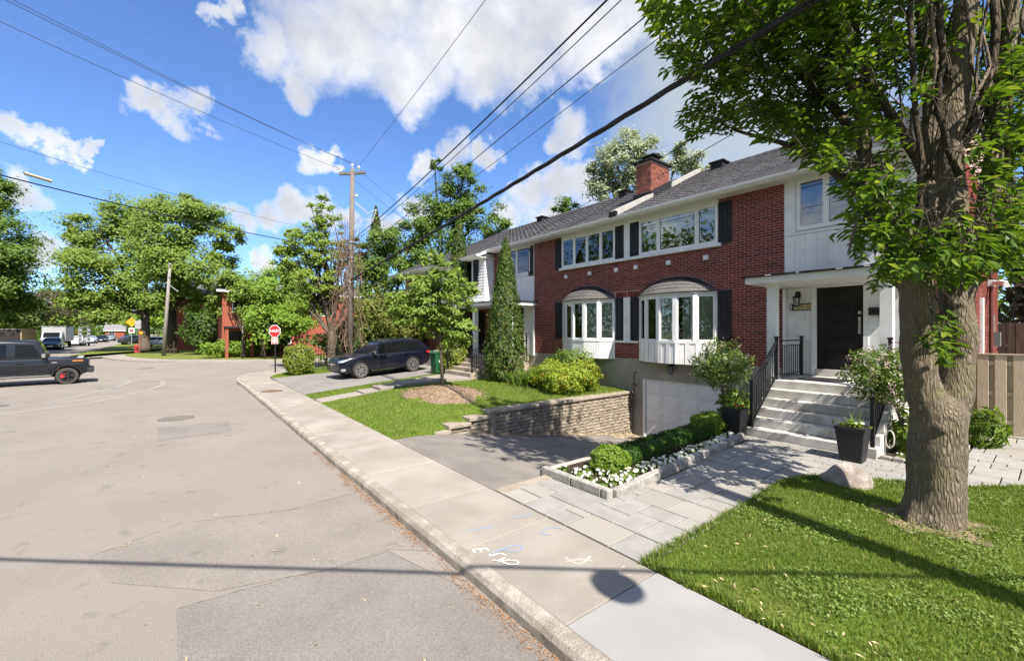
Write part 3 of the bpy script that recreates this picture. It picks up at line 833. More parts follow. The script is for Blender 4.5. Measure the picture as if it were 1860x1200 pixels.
# far block beyond the crossing
FK = [(90, 35.4), (40, 35.7), (22, 36.3), (13, 36.9), (7, 37.9), (2, 40.9), (-2.4, 45.2), (-4.9, 51.5), (-5.9, 60), (-6.1, 80), (-6.2, 400)]
fk = smooth_path([(p[0], p[1], 0) for p in FK], 4)


def offset(path, d):
    out = []
    for i, p in enumerate(path):
        t = (path[min(i + 1, len(path) - 1)] - path[max(i - 1, 0)]).normalized()
        out.append(p + Vector((t.y, -t.x, 0)) * d)
    return out


fo0, fo1 = offset(fk, 0.2), offset(fk, 1.7)
mb = MB(); mb2 = MB(); mb3 = MB()
for i in range(len(fk) - 1):
    a, b, c, d = fk[i], fk[i + 1], fo0[i], fo0[i + 1]
    up = Vector((0, 0, 0.12))
    mb.face([a, b, b + up, a + up]); mb.face([a + up, b + up, d + up, c + up])
    mb2.face([c + up, d + up, fo1[i + 1] + up * 1.1, fo1[i] + up * 1.1])
mb.build('far_kerb', M['slab'], kind='structure')
mb2.build('far_sidewalk', M['slab'], kind='structure')
mb3 = MB()
fl_pts = [Vector((160, fo1[0].y, 0.14))] + [Vector((p.x, p.y, 0.14)) for p in fo1 if p.y < 399]
fl_pts = [fl_pts[0]] + [q for i, q in enumerate(fl_pts[1:]) if q.x <= min(r.x for r in fl_pts[:i + 1]) + 1e-6]
for a, b in zip(fl_pts, fl_pts[1:]): mb3.face([Vector((160, 400, 0.14)), a, b])
mb3.face([Vector((160, 400, 0.14)), fl_pts[-1], Vector((fl_pts[-1].x, 400, 0.14))])
mb3.build('far_lawn', M['turffar'], kind='structure')
mb = MB(); mb.box(-160, -15, 48, 400, -0.05, 0.13); mb.build('far_left_verge', M['turffar'], kind='structure')
mb = MB(); mb.box(-60, -7.2, -40, 14, -0.05, 0.13); mb.build('near_left_verge', M['turffar'], kind='structure')


def manhole(x, y, z, r, name, label, mat):
    mb = MB()
    mb.lathe([(r, 0), (r, 0.012), (r * 0.92, 0.012), (r * 0.90, 0.007), (r * 0.86, 0.007)], (x, y, z), 32)
    for i in range(-4, 5):
        for j in range(-4, 5):
            if math.hypot(i, j) * r * 0.19 < r * 0.8:
                mb.box(x + i * r * 0.19 - r * 0.06, x + i * r * 0.19 + r * 0.06, y + j * r * 0.19 - r * 0.06, y + j * r * 0.19 + r * 0.06, z + 0.006, z + 0.013)
    mb.top(name, mat, label=label, cat='manhole cover', group='manhole covers')


manhole(0.0, 15.5, 0.001, 0.42, 'manhole_cover', 'round iron manhole cover in the street beside the dark asphalt patch', M['manhole'])
manhole(2.95, 19.0, 0.135, 0.38, 'manhole_cover', 'brown iron manhole cover set in the sidewalk near the driveway', M['rust'])
manhole(-1.57, 37.2, 0.001, 0.42, 'manhole_cover', 'distant round manhole cover in the middle of the crossing', M['manhole'])
manhole(-4.75, 21.6, 0.001, 0.36, 'manhole_cover', 'manhole cover in the street just in front of the black off-road car', M['manhole'])

# utility marks sprayed on the pavement
def mark(pts, mat, w=0.022, z=0.1365, name='painted_mark', label=None):
    mb = MB()
    for si, st in enumerate(pts):
        p = [(q.x, q.y) for q in smooth_path([(a, b, 0) for a, b in st], 5)] if len(st) > 2 else st
        ribbon(mb, p, w, z + 0.0009 * si)
    mb.build(name, mat, kind='structure')


mark([[(2.53, 3.93), (2.66, 3.86)], [(2.53, 3.93), (2.51, 3.86)], [(2.59, 3.89), (2.57, 3.83)], [(2.66, 3.86), (2.64, 3.79)],
      [(2.62, 3.74), (2.60, 3.70), (2.70, 3.68), (2.735, 3.60)], [(2.60, 3.56), (2.70, 3.58)],
      [(2.565, 3.62), (2.63, 3.55), (2.71, 3.50), (2.755, 3.44), (2.72, 3.40), (2.655, 3.44), (2.62, 3.53)]], M['chalkw'])
mark([[(2.64, 3.74), (2.78, 3.745), (2.93, 3.72), (2.985, 3.66), (2.95, 3.61), (2.87, 3.62), (2.80, 3.68), (2.78, 3.74)]], M['chalkb'], 0.026)
mark([[(3.36, 3.76), (3.47, 3.80), (3.60, 3.76), (3.63, 3.66)], [(3.36, 3.76), (3.37, 3.71), (3.42, 3.66)]], M['chalkb'], 0.022)
mark([[(2.72, 4.33), (3.02, 4.24)], [(3.36, 4.27), (3.62, 4.21)]], M['chalkb'], 0.03)
mark([[(3.15, 3.14), (3.32, 3.06), (3.36, 2.98)], [(3.2, 3.2), (3.22, 3.02), (3.42, 3.05)]], M['chalkf'], 0.03)
mark([[(3.56, 2.72), (3.44, 2.69), (3.39, 2.62), (3.48, 2.57)]], M['chalkf'], 0.018)

# ------------------------------------------------------------------ grass
def blades(name, pts, h, mat, w=0.006):
    P = np.array(pts, dtype=np.float32)
    n = len(P)
    a = NP.uniform(0, 2 * np.pi, n)
    hh = h * NP.uniform(0.5, 1.4, (n, 1))
    ln = NP.uniform(0.1, 0.85, (n, 1)) * hh
    b = NP.uniform(0, 2 * np.pi, n)
    side_ = np.stack([np.cos(a), np.sin(a), np.zeros(n)], 1) * (w * NP.uniform(0.7, 1.4, (n, 1)))
    lean = np.stack([np.cos(b), np.sin(b), np.zeros(n)], 1) * ln
    up = np.array([[0, 0, 1.0]]) * hh
    V = np.stack([P - side_, P + side_, P + side_ * 0.7 + lean * 0.4 + up * 0.62, P - side_ * 0.7 + lean * 0.4 + up * 0.62, P + lean + up], 1).reshape(-1, 3)
    i = np.arange(n)[:, None] * 5
    F3 = np.concatenate([i + np.array([[0, 1, 2]]), i + np.array([[0, 2, 3]]), i + np.array([[3, 2, 4]])], 0)
    return link(name, mesh_np(name, V, F3, mat), kind='stuff')


def inpoly(x, y, poly):
    c = False
    j = len(poly) - 1
    for i in range(len(poly)):
        xi, yi = poly[i]; xj, yj = poly[j]
        if (yi > y) != (yj > y) and x < (xj - xi) * (y - yi) / (yj - yi) + xi: c = not c
        j = i
    return c


pts = []
while len(pts) < 150000:
    x, y = R.uniform(3.7, 10.6), R.uniform(-2.6, 2.66)
    if x * 0.615 + y * 0.788 < 1.2: continue
    if math.hypot(x - 7.25, y - 1.0) < 0.40 + 0.10 * math.sin(5 * math.atan2(y - 1.0, x - 7.25)) + R.uniform(-.05, .07): continue
    e = 0.03 * math.sin(x * 9) + 0.02 * math.sin(x * 23 + 1)
    if not inpoly(x, y + e, LR): continue
    dn = mnoise.noise((x * 1.4, y * 1.4, 0))
    if dn < -0.25 and R.random() < 0.45: continue
    pts.append((x, y, zyard(x) - 0.01))
blades('grass', pts, 0.041, L['grass'], 0.0033)
# clover and weeds through the near lawn
P = []
while len(P) < 14000:
    x, y = R.uniform(3.8, 10.4), R.uniform(-2.4, 2.6)
    if not inpoly(x, y, LR): continue
    if mnoise.noise((x * 1.1 + 9, y * 1.1, 4)) + 0.25 * mnoise.noise((x * 5, y * 5, 1)) + 0.05 * (x - 5.5) < 0.10: continue
    P.append((x, y, zyard(x) + R.uniform(0.012, 0.04)))
P = np.array(P)
link('clover', leaf_mesh('clover', P, NP.normal(size=P.shape) * 0.4 + [0, 0, 1], 0.026, L['clover'], 0.85, 0.15), kind='stuff')
# tufts that lean over the paving edge
pts = []
for _ in range(5000):
    i = R.randrange(1, len(LR) - 3)
    f = R.random()
    x, y = LR[i][0] + (LR[i + 1][0] - LR[i][0]) * f, LR[i][1] + (LR[i + 1][1] - LR[i][1]) * f
    pts.append((x + R.uniform(-0.04, 0.04), y + R.gauss(0.0, 0.03), zyard(x) - 0.015))
for _ in range(3500):
    y = R.uniform(-2.5, 2.6)
    pts.append((3.72 + abs(R.gauss(0, 0.05)) + 0.02 * math.sin(y * 11), y, zyard(3.72) - 0.012))
blades('edge_grass', pts, 0.07, L['grass'], 0.005)
pts = []
while len(pts) < 70000:
    x, y = R.uniform(3.72, 13), R.uniform(8.9, 26)
    if y < ylawn(x): continue
    if y > 22.4 and x < interp(y, [(22.4, 3.72), (24.0, 3.68), (25.3, 3.9), (26.6, 4.6)]): continue
    if ((x - 6.95) / 1.25) ** 2 + ((y - 12.6) / 1.7) ** 2 < 1 * (0.8 + 0.3 * R.random()): continue
    if y > interp(x, [(3.7, 17.15), (8.7, 18.45), (12.4, 19.15)]) and y < interp(x, [(3.7, 24.15), (12.4, 23.65)]): continue
    lo, hi = interp(x, [(p[0], p[1]) for p in wk]), interp(x, [(p[0], p[2]) for p in wk])
    if lo - 0.02 < y < hi + 0.02 and x < 9.9: continue
    if R.random() > 1.25 - y / 30: continue
    pts.append((x, y, zlawn(x, y) - 0.01))
blades('grass', pts, 0.05, L['grass'], 0.008)

# worn earth round the foot of the big tree
mb = MB(); mb.face([(7.25 + (0.52 + .09 * math.sin(5 * a) + .05 * math.sin(11 * a)) * math.cos(a), 1.0 + (0.52 + .09 * math.sin(5 * a) + .05 * math.sin(11 * a)) * math.sin(a), zyard(7.25) + .004) for a in [6.2832 * k / 48 for k in range(48)]])
mb.build('bare_earth', M['mulch'], kind='structure')
# fallen seeds and leaf litter
P = []
for _ in range(2600):
    y = R.uniform(1.0, 9.5)
    if R.random() > 0.35 + 0.65 * (mnoise.noise((y * 1.3, 3, 0)) > -0.05): continue
    P.append((2.29 - abs(R.gauss(0, 0.065)), y, 0.012))
P = np.array(P)
link('leaf_litter', leaf_mesh('leaf_litter', P, NP.normal(size=P.shape) * 0.35 + [0, 0, 1], 0.026, L['litter'], 0.4), kind='stuff')
P = np.array([(R.uniform(-0.5, 2.2), R.uniform(1.9, 7.5), 0.016) for _ in range(38)] + [(R.uniform(-3, 2), R.uniform(7, 14), 0.012) for _ in range(16)] +
             [(R.uniform(3.7, 4.1) if R.random() < .6 else R.uniform(4, 7), R.uniform(-0.5, 2.4), 0.2) for _ in range(90)])
link('maple_seeds', leaf_mesh('maple_seeds', P, NP.normal(size=P.shape) * 0.4 + [0, 0, 1], 0.055, L['litter2'], 0.28), kind='stuff')
P = np.array([(R.uniform(11.4, 13.0), R.uniform(5.6, 9.55), 0) for _ in range(900)])
P[:, 2] = [zdrive(x) + 0.012 for x in P[:, 0]]
P2 = np.array([(R.uniform(7, 13), 9.58 - abs(R.gauss(0, 0.08)), 0) for _ in range(500)])
P2[:, 2] = [zdrive(x) + 0.012 for x in P2[:, 0]]
P = np.concatenate([P, P2])
link('dry_leaves', leaf_mesh('dry_leaves', P, NP.normal(size=P.shape) * 0.4 + [0, 0, 1], 0.06, L['litter2'], 0.5), kind='stuff')

# ------------------------------------------------------------------ the pair of brick houses
FX_ = 13.1      # plane of the street front
PARTY = 9.9


def cells(u0, u1, z0, z1, holes):
    us = sorted({u0, u1, *[v for h in holes for v in h[:2] if u0 < v < u1]})
    zs = sorted({z0, z1, *[v for h in holes for v in h[2:] if z0 < v < z1]})
    for a, b in zip(us, us[1:]):
        for c, d in zip(zs, zs[1:]):
            m, n = (a + b) / 2, (c + d) / 2
            if not any(h[0] < m < h[1] and h[2] < n < h[3] for h in holes):
                yield a, b, c, d


BL, BH, PL_, PH_ = 0.214, 0.0590, 0.230, 0.0730


def lay_bricks(u0, u1, z0, z1, holes):
    """running bond: list of (ua, ub, z) clipped to the holes"""
    out = []
    nrow = int((z1 - z0) / PH_)
    for r in range(nrow):
        z = z0 + r * PH_ + (PH_ - BH) / 2
        segs = [(u0, u1)]
        for h in holes:
            if h[2] < z + BH * 0.8 and h[3] > z + BH * 0.2:
                ns = []
                for a, b in segs:
                    if h[1] <= a or h[0] >= b: ns.append((a, b)); continue
                    if h[0] > a: ns.append((a, h[0]))
                    if h[1] < b: ns.append((h[1], b))
                segs = ns
        off = (r % 2) * PL_ / 2
        for a, b in segs:
            k = math.floor((a - u0 - off) / PL_)
            u = u0 + off + k * PL_
            while u < b:
                p, q = max(u, a + 0.004), min(u + BL, b - 0.004)
                if q - p > 0.03: out.append((p, q, z))
                u += PL_
    return out


_brickmesh = {}


def brick_objects(parent, bricks, plane, c, depth, limit, mat, nm='brick', stuff='brickwork'):
    """plane 'x': bricks run along y at x = c facing -x; plane 'y': run along x at y = c facing -y"""
    cam0 = Vector((0, 0, CAM_H))
    full, rest = [], []
    for b in bricks:
        mid = Vector((c, (b[0] + b[1]) / 2, b[2])) if plane == 'x' else Vector(((b[0] + b[1]) / 2, c, b[2]))
        (full if (b[1] - b[0]) > BL * 0.97 else rest).append(((mid - cam0).length, b))
    full.sort(key=lambda q: q[0])
    rest += full[limit:]
    key = (mat.name, plane)
    if key not in _brickmesh:
        m = MB()
        if plane == 'x': m.box(0, depth, -BL / 2, BL / 2, 0, BH)
        else: m.box(-BL / 2, BL / 2, 0, depth, 0, BH)
        _brickmesh[key] = m.mesh('brick', mat)
    for _, b in full[:limit]:
        j = R.uniform(-0.003, 0.003)
        loc = (c + j, (b[0] + b[1]) / 2, b[2]) if plane == 'x' else ((b[0] + b[1]) / 2, c + j, b[2])
        link(nm, _brickmesh[key], parent, loc)
    mb = MB()
    for _, b in rest:
        j = R.uniform(-0.003, 0.003)
        if plane == 'x': mb.box(c + j, c + depth, b[0], b[1], b[2], b[2] + BH)
        else: mb.box(b[0], b[1], c + j, c + depth, b[2], b[2] + BH)
    if rest: mb.build(stuff, mat, parent, kind='stuff')


houseR = thing('brick_house', 'near half of the brick duplex, with white entrance porch, garage door and stone steps', 'house', (13.1, 5.7, 0), 'halves of the brick duplex')
houseL = thing('brick_house', 'far half of the brick duplex, with chimney and porch behind the cone-shaped cedar', 'house', (13.1, 14.1, 0.3), 'halves of the brick duplex')


def window(parent, y0, y1, z0, z1, mull, X=FX_, glass=None, blind=None, fw=0.06, curtain=None, facing='x'):
    """flush casement window; mull = y of the mullions"""
    w = MB()
    fx0, fx1 = X - 0.035, X + 0.06
    w.box(fx0, fx1, y0, y1, z0, z0 + fw); w.box(fx0, fx1, y0, y1, z1 - fw, z1)
    w.box(fx0 + 0.002, fx1, y0, y0 + fw, z0 + fw, z1 - fw); w.box(fx0 + 0.002, fx1, y1 - fw, y1, z0 + fw, z1 - fw)
    for m in mull: w.box(fx0 + 0.002, fx1, m - fw * 0.6, m + fw * 0.6, z0 + fw, z1 - fw)
    win = w.build('window', M['whitemetal'], parent)
    e = [y0 + fw] + [v for m in mull for v in (m - fw * 0.6, m + fw * 0.6)] + [y1 - fw]
    for i, (a, b) in enumerate(zip(e[0::2], e[1::2])):
        s = MB(); k = 0.035
        zz0, zz1 = z0 + fw, z1 - fw
        s.box(X - 0.02, X + 0.02, a, b, zz0, zz0 + k); s.box(X - 0.02, X + 0.02, a, b, zz1 - k, zz1)
        s.box(X - 0.018, X + 0.02, a, a + k, zz0 + k, zz1 - k); s.box(X - 0.018, X + 0.02, b - k, b, zz0 + k, zz1 - k)
        s.build('sash', M['whitemetal'], win)
        MB().box(X + 0.004, X + 0.012, a + k, b - k, zz0 + k, zz1 - k).build('pane', glass or M['glass'], win)
        f = (blind or [0.0])[i % len(blind or [0.0])]
        if f > 0: MB().box(X + 0.035, X + 0.04, a + 0.01, b - 0.01, zz1 - (zz1 - zz0) * f, zz1 + 0.02).build('blind', M['blind'], win)
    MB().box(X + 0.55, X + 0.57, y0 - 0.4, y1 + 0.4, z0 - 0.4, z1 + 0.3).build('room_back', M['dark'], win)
    return win


def shutter(parent, y0, y1, z0, z1, n=3, X=FX_):
    y0, y1 = min(y0, y1), max(y0, y1)
    s = MB(); s.box(X - 0.010, X - 0.004, y0 + 0.006, y1 - 0.006, z0 + 0.01, z1 - 0.01)
    sh = s.build('shutter', M['navy'], parent)
    for zc in (z0 + 0.16, z1 - 0.16):
        MB().box(X - 0.05, X - 0.0302, y0 + 0.01, y1 - 0.01, zc - 0.045, zc + 0.045).build('batten', M['navy'], sh)
    w = (y1 - y0) / n
    for i in range(n):
        MB().box(X - 0.03, X - 0.0102, y0 + i * w + 0.004, y0 + (i + 1) * w - 0.004, z0, z1).build('board', M['navy'], sh)
    return sh


def bay(parent, y0, y1, nplank, mats_curtain, kind):
    yc, c = (y0 + y1) / 2, (y1 - y0)
    s = 0.56
    rad = (c * c / 4 + s * s) / (2 * s)
    ha = math.asin(c / 2 / rad)
    cx = FX_ - s + rad
    ar = lambda k, off=0.0: (cx - (rad + off) * math.cos(-ha + 2 * ha * k), yc + (rad + off) * math.sin(-ha + 2 * ha * k))
    N = 5
    P = [ar(k / N) for k in range(N + 1)]
    core = MB()
    for z0, z1, off in ((1.44, 2.09, -0.012), (2.085, 2.17, 0.03), (3.60, 3.665, 0.0), (3.66, 3.72, 0.05)):
        q = [ar(k / N, off) for k in range(N + 1)]
        core.prism(q + [(FX_ + 0.02, y1), (FX_ + 0.02, y0)], z0, z1)
    for k in range(N + 1):
        a = -ha + 2 * ha * k / N
        rot = Matrix.Rotation(-a, 3, 'Z')
        x, y = ar(k / N, -0.03)
        core.cbox((x, y, 2.885), (0.05, 0.065, 0.735), rot)
    b = core.build('bay_window', M['white'], parent)
    for k in range(N):
        p, q = Vector((*ar(k / N), 0)), Vector((*ar((k + 1) / N), 0))
        d = (q - p).normalized(); nrm = Vector((d.y, -d.x, 0))
        if nrm.x > 0: nrm = -nrm
        ln = (q - p).length

        def slab(u0, u1, z0, z1, o0, o1):
            m = MB()
            a, e = p + d * u0 + nrm * o0, p + d * u1 + nrm * o0
            m.ext([(a.x, a.y, z0), (e.x, e.y, z0), (e.x, e.y, z1), (a.x, a.y, z1)], (nrm.x * (o1 - o0), nrm.y * (o1 - o0), 0))
            return m
        for i in range(nplank):
            slab(ln * i / nplank + 0.005, ln * (i + 1) / nplank - 0.005, 1.43, 2.085, -0.01, 0.014 if nplank > 4 else (0.026 if i % 2 else 0.012)).build('plank', M['white'], b)
        fr = MB(); e0, e1, k0 = 0.06, ln - 0.06, 0.045
        for (u0, u1, z0, z1) in ((e0, e1, 2.17, 2.17 + k0), (e0, e1, 3.60 - k0, 3.60), (e0, e0 + k0, 2.17 + k0, 3.60 - k0), (e1 - k0, e1, 2.17 + k0, 3.60 - k0)):
            t_ = slab(u0, u1, z0, z1, -0.05, -0.005)
            fr.add(t_.v, t_.f)
        fr.build('sash', M['whitemetal'], b)
        slab(e0 + k0, e1 - k0, 2.17 + k0, 3.60 - k0, -0.035, -0.028).build('pane', M['glassdark'], b)
        if kind == 'curtain':
            m = MB(); nseg = 26; vs = []
            gap = (0.62, 0.95) if k == 1 else (2, 3)
            for i in range(nseg + 1):
                u = -0.02 + (ln + 0.04) * i / nseg
                o = -0.22 + 0.03 * math.sin(i * 2.1 + k)
                a = p + d * u + nrm * (o + .135)
                vs += [(a.x, a.y, 2.1), (a.x, a.y, 3.66)]
            m.add(vs, [(2 * i, 2 * i + 2, 2 * i + 3, 2 * i + 1) for i in range(nseg) if not gap[0] < i / nseg < gap[1]])
            m.build('curtain', M['curtain'], b, smooth=True)
        else:
            f = [0.8, 0.9, 0.95, 0.7, 0.72][k]
            top = 3.62 if k in (0, 1, 2) else 3.28
            slab(0.0, ln, 2.2 if k < 2 else 2.26, top, -0.055, -0.05).build('blind', M['blind'], b)
    MB().prism([ar(k / N, -0.10) for k in range(N + 1)] + [(FX_ + 0.02, y1 - 0.1), (FX_ + 0.02, y0 + 0.1)], 2.10, 2.13).build('window_shelf', M['white'], b)
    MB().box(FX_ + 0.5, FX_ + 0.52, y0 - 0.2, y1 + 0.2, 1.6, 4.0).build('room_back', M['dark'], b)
    # eyebrow roof: shingle courses, then a dark flashing up to the arch on the brick
    NR = 24
    arch = lambda k: (FX_ - 0.015, y0 - 0.03 + (c + 0.06) * k, 3.72 + 0.54 * (1 - abs(2 * k - 1) ** 2.3))
    eave = lambda k: (*ar(k, 0.07), 3.715)
    def surf(t, k):
        a, e = Vector(eave(k)), Vector(arch(k))
        q = a.lerp(e, t)
        q.z += 0.10 * math.sin(math.pi * t) * (1 - abs(2 * k - 1) ** 3)
        return q
    rows = [0, 0.17, 0.34, 0.5]
    for r in range(3):
        t0, t1 = rows[r], rows[r + 1] + 0.02
        for sgm in range(8):
            m = MB(); vs = []
            for i in range(4):
                k = (sgm + i / 3) / 8
                k = min(max(k, 0.004), 0.996)
                lift = Vector((-0.012, 0, 0.016))
                vs += [surf(t0, k) + lift, surf(t1, k) + lift * 0.3, surf(t0, k) - lift]
            m.add(vs, [f for i in range(3) for f in ((3 * i, 3 * i + 3, 3 * i + 4, 3 * i + 1), (3 * i, 3 * i + 2, 3 * i + 5, 3 * i + 3))])
            m.build('shingle', M['shinglebay'], b)
    m = MB(); vs = []
    for i in range(NR + 1):
        k = min(max(i / NR, 0.002), 0.998)
        vs += [surf(0.5, k) + Vector((-0.006, 0, 0.02)), surf(0.8, k) + Vector((-0.02, 0, 0.03)), Vector(arch(k)) + Vector((-0.03, 0, 0.02)), Vector(arch(k)) + Vector((0.03, 0, 0.02)), surf(0.45, k) - Vector((0, 0, 0.03))]
    m.add(vs, [f for i in range(NR) for j in range(3) for f in ((5 * i + j, 5 * i + 5 + j, 5 * i + 6 + j, 5 * i + 1 + j),)] + [(5 * i, 5 * i + 4, 5 * i + 9, 5 * i + 5) for i in range(NR)])
    m.build('flashing', M['flash'], b, smooth=True)
    rim = MB(); rim.tube([Vector(arch(i / NR)) + Vector((-0.02, 0, 0.025)) for i in range(NR + 1)], 0.014, 5)
    rim.build('roof_edge', M['bingrey'], b)
    return b


def railing(parent, a, b, h=0.9, n=9, posts=(True, True), name='railing'):
    a, b = Vector(a), Vector(b)
    up = Vector((0, 0, 1))
    m = MB()
    m.bar(a + up * h, b + up * h, 0.045, 0.03); m.bar(a + up * (h - 0.12), b + up * (h - 0.12), 0.025, 0.02); m.bar(a + up * 0.09, b + up * 0.09, 0.03, 0.02)
    rl = m.build(name, M['black'], parent)
    for q, on in ((a, posts[0]), (b, posts[1])):
        if on:
            p = MB(); p.bar(q, q + up * (h + 0.07), 0.062); p.cbox(q + up * (h + 0.09), (0.042, 0.042, 0.02)); p.build('post', M['black'], rl)
    for i in range(1, n):
        q = a.lerp(b, i / n)
        MB().bar(q + up * 0.09, q + up * (h - 0.12), 0.016).build('baluster', M['black'], rl)
    return rl


def porch(parent, Y, side, zg, nstep):
    """Y maps right-house y; side = +1 right house, -1 mirrored"""
    ZF = 1.33
    run = (11.2 - 9.87)
    st = 'step'
    mat = M['step'] if side > 0 else M['stepold']
    MB().box(11.2, 13.1, Y(2.05), Y(4.32), 0.0 if side < 0 else -0.1, ZF).build('porch_floor', mat, parent, bevel=0.012)
    tread = run / (nstep - 1)
    rise = (ZF - zg) / nstep
    for i in range(nstep - 1):
        x0 = 11.2 - tread * (nstep - 1 - i)
        mb = MB(); mb.box(x0, 11.195 if i < nstep - 2 else 11.197, Y(2.05) , Y(4.30), zg - 0.15 if i == 0 else zg + rise * i + 0.003, zg + rise * (i + 1))
        mb.build(st, mat, parent, bevel=0.014)
    # flat roof on two columns
    m = MB(); m.box(11.12, 13.098, Y(2.02), Y(4.86), 3.64, 3.79)
    pr = m.build('porch_roof', M['white'], parent)
    m = MB(); m.box(11.07, 13.098, Y(1.97), Y(4.91), 3.792, 3.835); m.build('roof_edge', M['flash'], pr)
    for k in range(4):
        yy = 2.3 + k * 0.66 + R.uniform(-.15, .15)
        MB().box(11.06, 11.10, Y(yy), Y(yy + R.uniform(.05, .14)), 3.805, 3.822).build('peeling_strip', M['whitemetal'], pr)
    for y in (4.36, 2.22):
        m = MB(); m.box(11.36, 11.56, Y(y - 0.1), Y(y + 0.1), ZF + 0.001, 3.64)
        m.box(11.34, 11.58, Y(y - 0.12), Y(y + 0.12), ZF + 0.001, ZF + 0.07); m.box(11.34, 11.58, Y(y - 0.12), Y(y + 0.12), 3.56, 3.638)
        m.build('column', M['white'], parent)
    lo = zg + rise + 0.0
    for y in (4.22, 2.14):
        railing(parent, (9.98, Y(y), lo), (11.30, Y(y), ZF), 0.92, 11)
    railing(parent, (11.6, Y(4.25), ZF), (12.98, Y(4.25), ZF), 0.92, 10, (False, True))
    railing(parent, (11.6, Y(2.12), ZF), (12.98, Y(2.12), ZF), 0.92, 10, (False, True))


ROOF_S = 0.497
rz = lambda x: 6.66 + ROOF_S * (x - 12.62)


def duplex_half(parent, Y, side):
    lohi = lambda a, b: (min(Y(a), Y(b)), max(Y(a), Y(b)))
    hole = lambda a, b, z0, z1: (*lohi(a, b), z0, z1)
    wins = [hole(6.52, 9.36, 5.17, 6.41), hole(6.60, 9.31, 1.40, 3.70)]
    white = hole(1.95, 4.69, 1.2, 6.7)
    soldier = hole(9.36, 9.9, 3.73, 3.93)
    y0, y1 = lohi(1.5, PARTY)
    mb = MB()
    for a, b, c, d in cells(y0, y1, 1.46, 6.6, wins + [white]): mb.box(FX_ + 0.004, FX_ + 0.30, a, b, c, d)
    mb.box(FX_ + 0.3, 23.9, y0 + 0.3, y1 - 0.02, 6.3, 6.6)
    if side > 0:      # gable wall on the right, up to the roof
        mb.ext([(FX_ + 0.008, 1.508, -0.2), (24, 1.508, -0.2), (24, 1.508, 6.85), (18.55, 1.508, 9.5), (FX_ + 0.008, 1.508, 6.8)], (0, 0.25, 0))
        mb.box(23.8, 24, 1.76, PARTY, 0, 6.6)
    mb.build('wall', M['mortar'], parent)
    br = lay_bricks(y0, y1, 1.475, 6.52, wins + [white, soldier])
    brick_objects(parent, br, 'x', FX_, 0.09, 300, M['brick'])
    ys0, ys1 = soldier[0], soldier[1]
    n = int((ys1 - ys0) / PH_)
    for i in range(n):
        MB().box(FX_ - 0.002, FX_ + 0.09, ys0 + i * PH_ + 0.005, ys0 + (i + 1) * PH_ - 0.005, 3.735, 3.925).build('brick', M['brick'], parent)
    # soldier course also beside the outer shutter
    # foundation
    mb = MB()
    holes = [hole(6.42, 9.21, -1.6, 0.79)] if side > 0 else []
    for a, b, c, d in cells(y0, y1, -1.5, 1.46, holes): mb.box(FX_ + 0.002, FX_ + 0.28, a, b, c, d)
    mb.build('foundation', M['found'], parent)
    # upper windows, sill and shutters
    if side > 0:
        window(parent, 6.52, 9.36, 5.17, 6.41, [7.2, 8.59], blind=[0.52, 0.48, 0.0])
    else:
        window(parent, Y(9.36), Y(6.52), 5.17, 6.41, [Y(7.24) - 0.0, Y(7.95), Y(8.66)][::-1], blind=[0.85, 0.9, 0.95, 0.0][::-1])
    MB().box(FX_ - 0.10, FX_ + 0.05, *lohi(6.41, PARTY - 0.002), 5.07, 5.168).build('sill', M['white'], parent, bevel=0.008)
    shutter(parent, Y(6.10), Y(6.49), 5.14, 6.40)
    shutter(parent, Y(9.39), Y(9.76), 5.17, 6.40)
    shutter(parent, Y(6.11), Y(6.52), 2.15, 3.73)
    shutter(parent, Y(9.38), Y(9.74), 2.15, 3.72)
    MB().box(FX_ - 0.02, FX_ + 0.02, *lohi(9.77, PARTY - 0.001), 5.17, 6.5).build('trim_board', M['white'], parent)
    MB().box(FX_ - 0.02, FX_ + 0.02, *lohi(9.75, PARTY - 0.001), 2.12, 3.72).build('trim_board', M['white'], parent)
    MB().box(FX_ - 0.07, FX_ + 0.02, *lohi(9.38, PARTY - 0.001), 2.05, 2.119).build('sill', M['white'], parent)
    MB().box(FX_ - 0.025, FX_ + 0.02, *lohi(6.5, PARTY - 0.001), 6.412, 6.5).build('frieze_board', M['white'], parent)
    bay(parent, *lohi(6.56, 9.35), 4 if side > 0 else 6, None, 'curtain' if side > 0 else 'blind')
    # white boarded entrance bay
    mb = MB()
    w_holes = [hole(2.98, 3.95, 1.5, 3.68), hole(2.45, 4.40, 5.16, 6.5)]
    for a, b, c, d in cells(white[0], white[1], 1.30, 6.6, w_holes): mb.box(FX_ + 0.012, FX_ + 0.3, a, b, c, d)
    mb.build('boarded_wall', M['white'], parent)
    nb = 11
    for i in range(nb):
        a, b = 1.95 + (4.69 - 1.95) * i / nb, 1.95 + (4.69 - 1.95) * (i + 1) / nb
        for za, zb in ((1.35, 3.63), (3.84, 5.05)):
            segs = [(a, b)]
            if za < 2:
                segs = [(x, y) for x, y in ((a, min(b, 2.90)), (max(a, 4.03), b)) if y - x > 0.02]
            for x, y in segs:
                MB().box(FX_ - 0.012, FX_ + 0.013, *lohi(x + 0.0016, y - 0.0016), za, zb).build('wall_board', M['white'], parent)
    MB().box(FX_ - 0.06, FX_ + 0.1, *lohi(4.64, 4.72), 1.34, 3.63).build('corner_board', M['white'], parent)
    for a, b, c, d, e in ((-.03, 1.95, 4.69, 5.052, 5.115), (-.02, 4.42, 4.69, 5.12, 6.5), (-.02, 1.95, 2.43, 5.12, 6.5), (-.04, 2.88, 2.975, 1.34, 3.66), (-.04, 3.955, 4.05, 1.34, 3.66), (-.045, 2.977, 3.953, 3.60, 3.66)):
        MB().box(FX_ + a, FX_ + 0.014, *lohi(b, c), d, e).build('trim_board', M['white'], parent)
